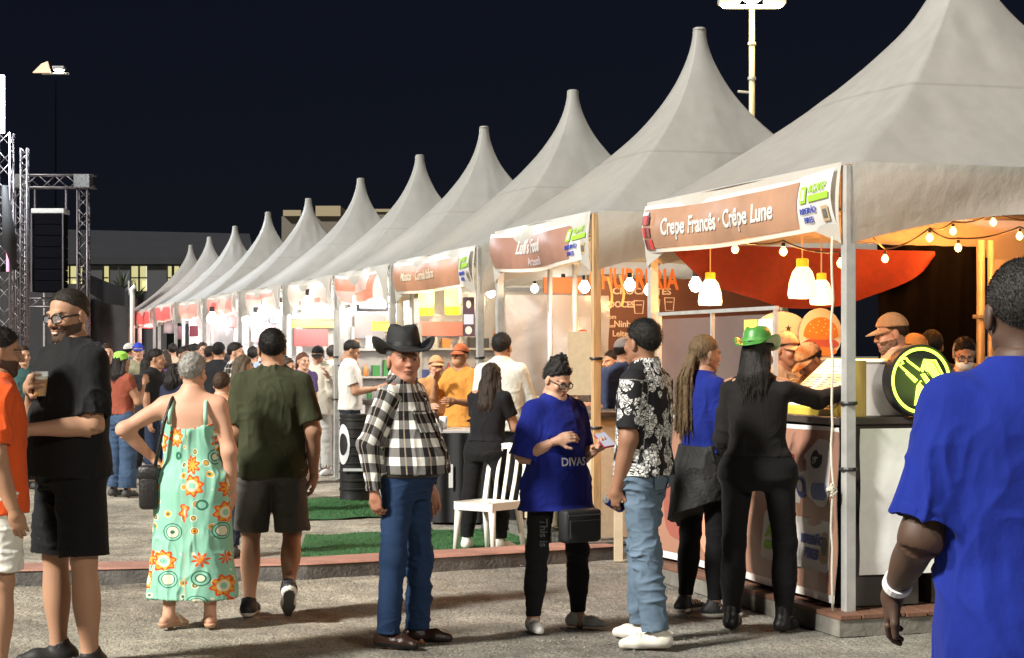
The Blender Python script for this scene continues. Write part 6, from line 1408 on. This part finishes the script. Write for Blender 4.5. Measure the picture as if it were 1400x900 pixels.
# ---- woman in blue with phone
p, H = spot(760, 10.75, 487)
pw = person('woman in loose blue shirt and glasses looking at her phone', p, 36, H, 'f', skin=(.46, .26, .175), fat=.45, build=1.10, hips=1.08, h=.008, hair=dict(kind='bun', col=(.010, .009, .009), t=.016, bun=(0, .035, .115), br=.058, amp=.006), head=(4, 24, 0), glasses=dict(t=1.3), chin_mask=dict(col=(.03, .03, .03)),
    top=dict(kind='tee', col=(.010, .017, .17), sleeve=1., cuff=.085, hem=.44, re=.03, ease=.024, loose=1.0, amp=.014), bottom=dict(kind='trousers', col=BLK, hem=.048, ease=.008, len=.95), shoes=dict(col=(.55, .54, .50), sole=(.66, .65, .62), toe=(.66, .65, .62), lace=(.3, .3, .3)),
    arms=(((-.22, .12, -1), (.42, -.86, .42)), ((.14, -.10, -1), (-.25, -1, .28))), hands=(dict(dir=(.5, -.8, .3), n=(.5, .6, -.3), curl=(38, 40, 20), thumb=.9), dict(dir=(-.35, -.95, .1), n=(-.3, .2, 1), curl=(30, 45, 30), thumb=1.)), legs=(((-.10, .0, -1), (-.03, .05, -1)), ((.12, -.05, -1), (.05, .05, -1))), feet=(-22, 42))
q = wp(pw, pw['J']['wr1']+unit((-.35, -.95, .1))*.10+V3(-.005, -.01, .035)); ph = MB().box((-.037, -.075, -.005), (.037, .075, .005), bev=.004).build('phone', mat('phone_red', (.26, .015, .04), .3)); ph.location = q; ph.rotation_euler = (R(28), R(-10), R(20)); tag(ph, 'dark red phone held by the woman in blue', 'phone')
MB().box((-.033, -.07, .0052), (.033, .07, .0062)).build('screen', mat('phone_screen', (.3, .32, .4), .1), ph)
q = wp(pw, (.0, -.0, 0)); fr = Matrix.Translation(pw['obj'].location) @ pw['obj'].rotation_euler.to_matrix().to_4x4()
# chest print

sh_ = part_of(pw, 'shirt'); drape('chest_lettering', sh_, mat('print_pale', (.5, .5, .55), .7), (-.08, -.12, .605*H), (1, 0, 0), (0, 0, 1), .18, .06, .006, parent=pw['obj'], body='DIVAS', size=.066, cmax=.17)
# belt bag
wb = empty('belt_bag', wp(pw, (.02, -.20, .525))); wb.rotation_euler = (0, 0, R(36)); tag(wb, 'black belt bag hanging at the hip of the woman in blue', 'bag')
MB().box((-.13, -.045, 0), (.13, .045, .19), bev=.022).build('pouch', mat('black_nylon', (.014, .014, .015), .6, bump=.2, bscale=200), wb, auto=50); MB().box((-.11, -.056, .025), (.11, -.044, .13), bev=.005).build('pocket', mat('black_nylon'), wb); MB().box((-.12, -.05, .155), (.12, -.046, .162)).build('zip', mat('zip_grey', (.12, .12, .12), .4), wb)
# leg print
lgp = pw['J']; tr_ = part_of(pw, 'trousers'); dn = unit(lgp['an0']-lgp['kn0']); o0 = lgp['kn0']+V3(-.01, -.045, .20)
drape('leg_lettering', tr_, mat('print_grey2', (.06, .06, .06), .6), o0, (0, 0, -1), (.75, -.66, 0), .55, .06, .005, parent=pw['obj'], body='This is', size=.062)
# ---- man in floral shirt
p, H = spot(880, 10.2, 431)
fm_ = person('man in black and white floral shirt and light jeans holding a can', p, -118, H, skin=(.25, .125, .075), fat=.22, build=1.0, h=.008, hair=dict(col=(.010, .009, .008), t=.020, amp=.004, nd=.0), head=(-22, 0, 0),
    top=dict(kind='shirt', mat=FLORAL, uv=True, sleeve=.82, cuff=.066, hem=.515, collar=1, re=.022, ease=.018, amp=.012), bottom=dict(kind='trousers', mat=JEANS2, hem=.075, ease=.014, amp=.015, len=.97, knee=1.3, wsc=(7, 7, 17)), shoes=dict(col=(.62, .60, .53), sole=(.45, .43, .38), lace=(.38, .36, .33)),
    arms=(((-.16, -.05, -1), (.0, -.35, -1)), ((.10, -.05, -1), (-.02, -.26, -1))), hands=({}, dict(curl=(45, 50, 30), n=(-1, -.1, 0), thumb=.8)), legs=(((-.05, -.16, -1), (-.02, .02, -1)), ((.07, .16, -1), (.02, .14, -1))), feet=(-10, 26))
q = wp(fm_, fm_['J']['wr1']+unit((-.02, -.26, -1))*.10+V3(-.035, -.01, 0)); cn = empty('drink_can', q); cn.rotation_euler = (R(62), R(10), R(-60)); tag(cn, 'blue and silver drink can in the hand of the floral shirt man', 'can')
MB().lathe([(.022, -.062), (.029, -.052), (.029, .045), (.025, .056)], 20).build('body', mat('can_blue', (.02, .03, .22), .3, .6), cn, auto=40); MB().lathe([(.0255, .0565), (.026, .062), (.022, .058), (.001, .058)], 20).lathe([(.001, -.066), (.02, -.067), (.024, -.0615)], 20).build('ends', mat('can_silver', (.6, .6, .62), .25, .9), cn, auto=40)
tr_ = part_of(fm_, 'trousers')
for sx in (-.13, .02): drape('back_pocket', tr_, mat('denim_pocket', (.085, .125, .175), .85, noise=.25, nscale=9), (-sx, .0, .475*H), (-1, 0, 0), (0, 0, 1), .115, .13, .005, 8, parent=fm_['obj'])
# ---- girl with braids
p, H = spot(962, 11.35, 452)
def jacket(i):
    o = i['obj']; k = i['k']; T_ = i['T']; z1 = .60*H; z0 = .36*H
    g = Grid((-.36, -.32, z0-.05), (.36, .36, z1+.05), .0075)
    g.put(loft([(z0-.02, .215*k, .11*k, .235*k), (.48*H, .21*k, .125*k, .185*k), (.56*H, .185*k, .125*k, .145*k), (z1+.02, .165*k, .12*k, .12*k)], i['cx'], i['cy'], lambda Z: 0*Z, z0, z1))
    fn = lambda X, Y, Z: np.maximum(Y+.02, np.abs(X+.03)-(.02+(z1-Z)*.62)); g.put((fn, V3(-.4, -.4, z0), V3(.4, 0, z1)), .01, 's')
    V, Q = g.nets(); V = wrinkle(relax(V, Q, 1), Q, .020, (11, 11, 3.), 8); V[:, 2] += np.clip((z1-.1-V[:, 2])*2, 0, 1)*(.05*vnoise(V*np.array([7, 7, 0]), 6)-.12*V[:, 0]/.2*(V[:, 1] > -.1)); jo = link('jacket', mesh_np('jacket', V, Q), mat('jacket_leather', (.006, .006, .006), .75, bump=.3, bscale=60), o)
    for sx in (-1, 1): MB().tube([(sx*.05, -.135*k, z1-.03), (sx*.07, -.17*k, z1-.16), (sx*.11, -.16*k, z1-.34)], [.03, .035, .028], 8).build('sleeve', mat('jacket_leather'), jo, True)
person('girl with long blond braids in blue shirt and jacket tied round her waist', p, 118, H, 'f', skin=(.34, .19, .12), h=.008, hair=dict(kind='braids', col=(.10, .065, .032), t=.012, len=.52, amp=.003), head=(-2, 4, 0), top=dict(kind='tee', col=(.009, .018, .16), sleeve=.95, cuff=.066, hem=.57, re=.022), bottom=dict(kind='trousers', col=(.008, .008, .009), hem=.044, ease=.006, len=.92),
    shoes=dict(col=(.02, .02, .022), sole=(.62, .6, .56), toe=(.03, .03, .03), lace=(.5, .5, .5)), arms=(((-.12, -.25, -1), (.2, -.92, .35)), ((.12, -.2, -1), (-.3, -.85, .5))), extra=jacket, legs=(((-.05, -.04, -1), (-.02, .06, -1)), ((.06, .03, -1), (.02, .08, -1))), feet=(-16, 14))
# ---- woman in black with green hat
p, H = spot(1036, 10.75, 450)
person('woman in black with a green cowboy hat reaching to the counter', p, 156, H, 'f', skin=(.30, .16, .10), fat=.15, build=1.08, hips=1.22, h=.008, hair=dict(kind='long', col=(.012, .010, .009), len=.26, w=.075), head=(-8, 6, 4), hat=dict(kind='cowboy', col=(.05, .21, .035), name='green_foil', rough=.38, brim=.15, crown=.105, curl=.07, band=(.07, .26, .045)),
    top=dict(kind='shirt', col=(.012, .011, .011), sleeve=1.96, hem=.575, ease=.010, re=.010, loose=.9, cuff=.034, amp=.008), bottom=dict(kind='trousers', col=(.008, .008, .009), top=.60, hem=.052, ease=.010, len=.97, knee=1.), shoes=dict(col=(.012, .012, .013), rough=.35, style='boot'),
    arms=(((-.42, -.86, -.22), (-.55, -.82, .22)), ((.18, -.12, -1), (-.18, -.62, .2))), hands=(dict(curl=(20, 30, 20), n=(0, 0, -1)), {}), legs=(((-.09, -.02, -1), (.0, .05, -1)), ((.05, .0, -1), (.02, .05, -1))), feet=(-12, 6))
# ---- man in blue close to the camera
p, H = spot(1400, 4.35, 339)
nm = person('tall man in royal blue shirt with short hair and white wristband', p, 186, H, skin=(.060, .032, .021), fat=.22, build=1.0, sh=1.0, h=.0065, hair=dict(col=(.022, .02, .019), t=.005, amp=.0022, h=.004, nd=.004, ns=9000, fl=.005), head=(-6, 2, 0), top=dict(kind='tee', col=(.007, .017, .17), sleeve=.88, cuff=.076, hem=.42, re=.026, ease=.018, amp=.013, wsc=(8, 8, 4.5)),
    bottom=dict(kind='trousers', col=(.02, .035, .16)), shoes=dict(col=(.3, .3, .3)), arms=(((-.24, .0, -1), (-.02, -.3, -1)), ((.24, -.02, -1), (-.05, -1., -.66))), hands=({}, dict(dir=(-.05, -.7, -.8), curl=(14, 26, 20), n=(-1, .35, 0), spread=1.25, thumb=.9)))
w_ = nm['J']['wr1']; dd = unit((-.05, -1., -.66)); b = MB(); b.tube([Vector(w_-dd*.045), Vector(w_-dd*.02)], .037, 20).build('wristband', mat('wrist_white', (.7, .7, .7), .5), nm['obj'])
# ------------------------------------------------------------------ people further back
def P(label, px, d, ytop, face, sex='m', z=0., **k):
    p, H = spot(px, d, ytop); k.setdefault('h', .012 if d < 19 else .015); k.setdefault('shoes', dict(col=(.05, .05, .05))); H -= z
    return person(label, (p[0], p[1], z), face, H, sex, k.pop('group', 'people at the stalls'), **k)
SH = lambda c=DARKH, t=.012, **k: dict(col=c, t=t, **k)
LONG = lambda c=DARKH, ln=.3, **k: dict(kind='long', col=c, len=ln, n=11, **k)
TEE = lambda c, **k: dict(kind='tee', col=c, **k)
TR = lambda c=(.012, .012, .014), **k: dict(kind='trousers', col=c, **k)
FWD = ((-.12, -.25, -1), (.15, -1, .15)), ((.12, -.25, -1), (-.15, -1, .15))
P('woman with long wavy dark hair in black leaning at the black table', 664, 15.2, 492, 150, 'f', skin=SK_M, hips=1.1, build=1.05, h=.010, hair=LONG((.022, .014, .010), .52, w=.12, amp=.008), top=TEE(BLK, sleeve=.6, hem=.57, ease=.01), bottom=TR((.010, .010, .011), hem=.062), shoes=dict(col=(.62, .6, .54), sole=(.66, .65, .6)),
  arms=(((-.2, -.35, -1), (-.1, -1, .3)), ((.12, -.3, -1), (-.1, -1, .2))), lean=(-.02, -.06), legs=(((-.10, -.05, -1), (-.02, .06, -1)), ((.10, .06, -1), (.06, .05, -1))), feet=(-20, 20))
P('dark haired man in white shirt standing at the black table', 686, 16.6, 452, 158, skin=SK_M, fat=.2, build=1.1, hair=SH(t=.014, nd=.008), top=dict(kind='shirt', col=(.55, .55, .51), sleeve=1.9, hem=.5, collar=1, re=.022), bottom=TR(), arms=(((-.22, -.3, -1), (.0, -1, .05)), ((.2, -.2, -1), (-.1, -1, 0))))
P('man in white shirt and dark trousers looking down beside the drum', 479, 22.5, 462, 96, skin=SK_M, fat=.18, build=1.08, hair=SH(t=.012), head=(0, 26, 0), top=TEE((.60, .59, .55), hem=.51, re=.024), bottom=TR((.018, .020, .032), hem=.075), shoes=dict(col=(.05, .07, .2), sole=(.5, .5, .5)), arms=FWD)
P('man in pink shirt and grey trousers bent over the table behind the checked shirt', 526, 18.9, 490, 75, skin=SK_T, hair=SH(), top=TEE((.55, .30, .32), re=.02), bottom=TR((.34, .34, .35), hem=.07), shoes=dict(col=(.03, .03, .03), sole=(.6, .6, .6)), arms=(((-.2, .25, -1), (.0, -1, -.15)), ((.1, -.3, -1), (0, -1, .1))), lean=(0, -.12))
P('stall worker in pale orange shirt behind the checked shirt man', 596, 19.3, 484, 20, skin=SK_L, hair=SH(), hat=dict(kind='cap', col=(.55, .30, .16)), top=TEE((.62, .32, .13), re=.02), bottom=TR(), arms=FWD)
P('stall worker in orange cap and apron raising a hand to the face', 630, 18.9, 467, -35, 'f', skin=(.42, .21, .12), hair=SH(), hat=dict(kind='cap', col=(.50, .14, .06)), top=TEE((.55, .24, .05), re=.018, sleeve=.95), bottom=TR(), arms=(((-.2, -.5, -.7), (.45, -.45, .8)), ((.15, -.2, -1), (-.2, -1, .1))), chin_mask=dict(col=(.45, .25, .15), on=1))
P('person in cream hoodie and black cap by the tent pole', 435, 24.5, 471, -12, skin=SK_L, hair=SH(), hat=dict(kind='cap', col=(.012, .012, .012)), head=(8, 16, 0), top=dict(kind='hoodie', col=(.50, .47, .40), sleeve=1.95, hem=.46, re=.03, ease=.03), bottom=TR((.42, .42, .40), hem=.08), shoes=dict(col=(.6, .6, .6)), arms=(((-.15, .0, -1), (.2, -.8, -.2)), ((.2, -.3, -1), (-.1, -.6, .85))))
P('woman with auburn hair, purple top and red patterned skirt', 414, 23., 479, 38, 'f', skin=SK_L, hair=LONG((.09, .035, .018), .28), top=TEE((.09, .06, .16)), bottom=dict(kind='skirt', col=(.40, .04, .04), bot=.27, flare=.06), shoes=dict(col=(.4, .3, .25)), legs=STAND)
# crowd at the far left stalls
CR = 'crowd between the stage and the stalls'
P('woman in lime head scarf, rust top and wide jeans', 166, 20.8, 479, 140, 'f', group=CR, skin=SK_M, hair=LONG(DARKH, .3), hat=dict(kind='scarf', col=(.30, .62, .10)), top=TEE((.24, .065, .04), sleeve=.4, hem=.56), bottom=dict(kind='trousers', mat=JEANS3, hem=.11, knee=2., ease=.02), arms=(((-.2, -.3, -.9), (.2, -.5, .9)), ((.15, 0, -1), (.0, -.3, -1))))
P('man in blue cap and khaki shirt', 189, 27.5, 467, 10, group=CR, skin=SK_L, hair=SH(), hat=dict(kind='cap', col=(.03, .06, .42)), top=TEE((.22, .21, .14)), bottom=TR((.06, .07, .1)))
P('man in black shirt looking back over the crowd', 213, 22., 475, 70, group=CR, skin=SK_M, hair=SH(t=.014), top=TEE((.013, .013, .015)), bottom=TR((.02, .03, .06)), head=(14, 4, 0), arms=(((-.15, 0, -1), (0, -.2, -1)), ((.1, -.1, -1), (-.2, -.8, 0))))
P('woman with curly dark hair in navy jacket', 240, 20.2, 494, 150, 'f', group=CR, skin=SK_M, hair=LONG(DARKH, .22, w=.11, amp=.012), top=dict(kind='shirt', col=(.02, .025, .05), sleeve=1.9), bottom=dict(kind='trousers', mat=JEANS3))
P('man with cropped hair turned aside near the curly haired woman', 250, 26., 472, 60, group=CR, skin=SK_M, hair=SH(t=.008), top=TEE((.03, .03, .035)), bottom=TR())
P('dark haired man in charcoal shirt deep in the crowd', 266, 29., 468, 120, group=CR, skin=SK_M, hair=SH(), top=TEE((.05, .05, .05)), bottom=TR())
P('light skinned man in brown shirt deep in the crowd', 277, 31., 466, 30, group=CR, skin=SK_L, hair=SH(BRNH), top=TEE((.12, .07, .05)), bottom=TR())
P('person in black bucket hat and dark top', 299, 24.5, 466, 172, group=CR, skin=SK_M, hair=SH(), hat=dict(kind='beanie', col=(.012, .012, .014)), top=TEE((.015, .015, .018)), bottom=TR())
P('man in small checked shirt beside the black bucket hat', 322, 22.5, 466, 80, group=CR, skin=SK_L, hair=SH(t=.014), top=dict(kind='shirt', mat=PLAID, uv=True, sleeve=1.9, hem=.5), bottom=dict(kind='trousers', mat=JEANS3))
P('woman with long ash brown hair in dark green top', 333, 18.5, 482, 120, 'f', group=CR, skin=SK_L, hair=LONG((.075, .055, .035), .40, w=.10), top=TEE((.03, .04, .03)), bottom=TR())
P('woman in peach top just past the mint dress woman', 303, 14.6, 505, 165, 'f', group=CR, skin=(.48, .28, .19), hair=SH((.05, .03, .02), .016), top=TEE((.55, .30, .19), sleeve=.5), bottom=TR((.02, .025, .04)))
P('pale man in black jacket over light shirt behind the bearded man', 146, 24.5, 468, 25, group=CR, skin=SK_L, hair=SH(BRNH), top=dict(kind='shirt', col=(.016, .016, .018), sleeve=1.9), bottom=TR())
P('man in grey shirt and dark cap beyond the lime scarf', 133, 27., 466, 200, group=CR, skin=SK_M, hair=SH(), hat=dict(kind='cap', col=(.02, .02, .03)), top=TEE((.14, .14, .15)), bottom=TR())
P('woman in black top standing beside the blue cap man', 200, 24., 486, 200, 'f', group=CR, skin=SK_M, hair=LONG(DARKH, .3), top=TEE((.02, .02, .022)), bottom=TR())
P('person in teal shirt seen between the orange shirt and the bearded man', 31, 22., 470, 40, group=CR, skin=SK_L, hair=SH(BRNH), top=TEE((.05, .12, .12)), bottom=TR())
P('man in dark red shirt far behind near the stage tower', 112, 31., 470, 160, group=CR, skin=SK_M, hair=SH(), top=TEE((.16, .03, .03)), bottom=TR())
P('man in white cap far off by the end of the row', 176, 33., 468, 150, group=CR, skin=SK_M, hair=SH(), hat=dict(kind='cap', col=(.55, .55, .52)), top=TEE((.08, .09, .11)), bottom=TR())
P('woman in violet top under the red neon', 226, 30., 476, 190, 'f', group=CR, skin=SK_M, hair=LONG(BRNH, .25), top=TEE((.12, .05, .18)), bottom=TR())
P('man in mustard shirt before the maroon poster', 288, 27., 471, 140, group=CR, skin=SK_T, hair=SH(), top=TEE((.32, .2, .05)), bottom=TR())
P('man in pale blue shirt near the tilted brown poster', 346, 26., 472, 170, group=CR, skin=SK_M, hair=SH(), top=TEE((.25, .32, .42)), bottom=TR())
P('young woman with dark hair and ochre scarf past the olive shirt', 393, 20.5, 486, 60, 'f', group=CR, skin=SK_L, hair=LONG((.05, .03, .02), .25), top=TEE((.25, .14, .05)), bottom=TR())
for lb, px, d, yt, fc, sx, c, hr in (('man in cream shirt waiting by the drum', 455, 26.5, 470, 150, 'm', (.42, .38, .30), SH()), ('woman in coral dress queueing at the yellow strip sign', 380, 25.5, 484, 130, 'f', (.5, .16, .12), LONG(BRNH, .3)),
        ('man in dark blue polo at the blue screen stall', 362, 28., 472, 160, 'm', (.03, .04, .12), SH(BRNH)), ('woman in white blouse near the violet neon', 312, 29., 480, 170, 'f', (.5, .49, .47), LONG(DARKH, .35)), ('man in grey hooded top near the square maroon poster', 257, 32., 470, 100, 'm', (.2, .2, .21), SH()),
        ('woman in plum top among the far crowd by the pale mast', 158, 31., 482, 60, 'f', (.14, .03, .08), LONG(BRNH, .3)), ('man in sand shirt far down the row by the red banners', 236, 34., 468, 190, 'm', (.34, .28, .2), SH()), ('bald man in black jacket waiting at the framed letter sign', 470, 27.5, 468, 170, 'm', (.02, .02, .022), None)):
    P(lb, px, d, yt, fc, sx, group=CR, skin=SK_M, hair=hr, top=TEE(c), bottom=TR((.02, .025, .04)))
# staff of the crepe stall and its neighbour
SF = 'stall staff in caps'
TAN = (.40, .27, .15)
P('bearded stall worker in tan cap leaning over the white box', 1222, 11.75, 424, -92, group=SF, z=.125, skin=(.50, .29, .20), h=.008, hair=SH((.03, .02, .014), .006), hat=dict(kind='cap', col=TAN), beard=dict(col=(.075, .042, .022), f=.85, thick=.010), head=(2, 12, 0), top=TEE((.32, .21, .12), hem=.5), bottom=TR(), arms=FWD)
P('stall worker in brown cap beside the burger cut-out', 1073, 12.5, 451, 28, group=SF, z=.125, skin=SK_T, h=.009, hair=SH(), hat=dict(kind='cap', col=(.25, .13, .07)), head=(20, 8, 0), top=TEE((.32, .21, .12)), bottom=TR(), arms=FWD)
P('stall worker in orange cap bent low over the counter', 1128, 12.1, 464, -65, group=SF, z=.125, skin=SK_T, h=.009, hair=SH(), hat=dict(kind='cap', col=(.46, .24, .10)), head=(0, 38, 0), top=TEE((.32, .21, .12)), bottom=TR(), lean=(0, -.1), arms=FWD)
P('stall worker in orange cap behind the bearded worker', 1250, 13.1, 453, -100, group=SF, z=.125, skin=SK_M, hair=SH(), hat=dict(kind='cap', col=(.44, .25, .11)), top=TEE((.32, .21, .12)), bottom=TR())
P('stall worker in black cap at the pleated curtain', 1274, 13.4, 448, 175, group=SF, z=.125, skin=SK_M, hair=SH(), hat=dict(kind='beanie', col=(.02, .02, .02)), top=TEE((.03, .03, .03)), bottom=TR())
P('woman with glasses, headband and white face mask by the pale tarp', 1318, 12.6, 457, -18, 'f', group=SF, z=.125, skin=(.42, .22, .13), h=.009, hair=SH(DARKH, .018), headband=(.3, .27, .25), glasses=dict(t=1.2), head=(14, 20, 0), chin_mask=dict(col=(.65, .63, .6), on=1), top=TEE((.05, .045, .045)), bottom=TR(), arms=FWD)
P('cook in bright orange cap behind the blank beige board', 796, 17.2, 449, 10, group=SF, z=.1, skin=SK_T, hair=SH(), hat=dict(kind='cap', col=(.62, .10, .025)), top=TEE((.1, .08, .07)), bottom=TR(), arms=FWD)
P('man in grey cap and navy checked shirt at the pale counter', 853, 15.9, 459, 150, group=SF, z=.1, skin=SK_M, h=.010, hair=SH(t=.006), hat=dict(kind='cap', col=(.16, .14, .13)), head=(-30, 6, 0), top=dict(kind='shirt', col=(.035, .045, .09), sleeve=.9), bottom=TR(), arms=(((-.2, -.4, -.8), (.3, -.6, .6)), ((.15, -.3, -1), (-.2, -1, .2))))
P('worker in peach apron next to the grey cap man', 838, 16.9, 476, -60, group=SF, z=.1, skin=SK_M, hair=SH(), top=TEE((.55, .30, .14)), bottom=TR(), arms=FWD)
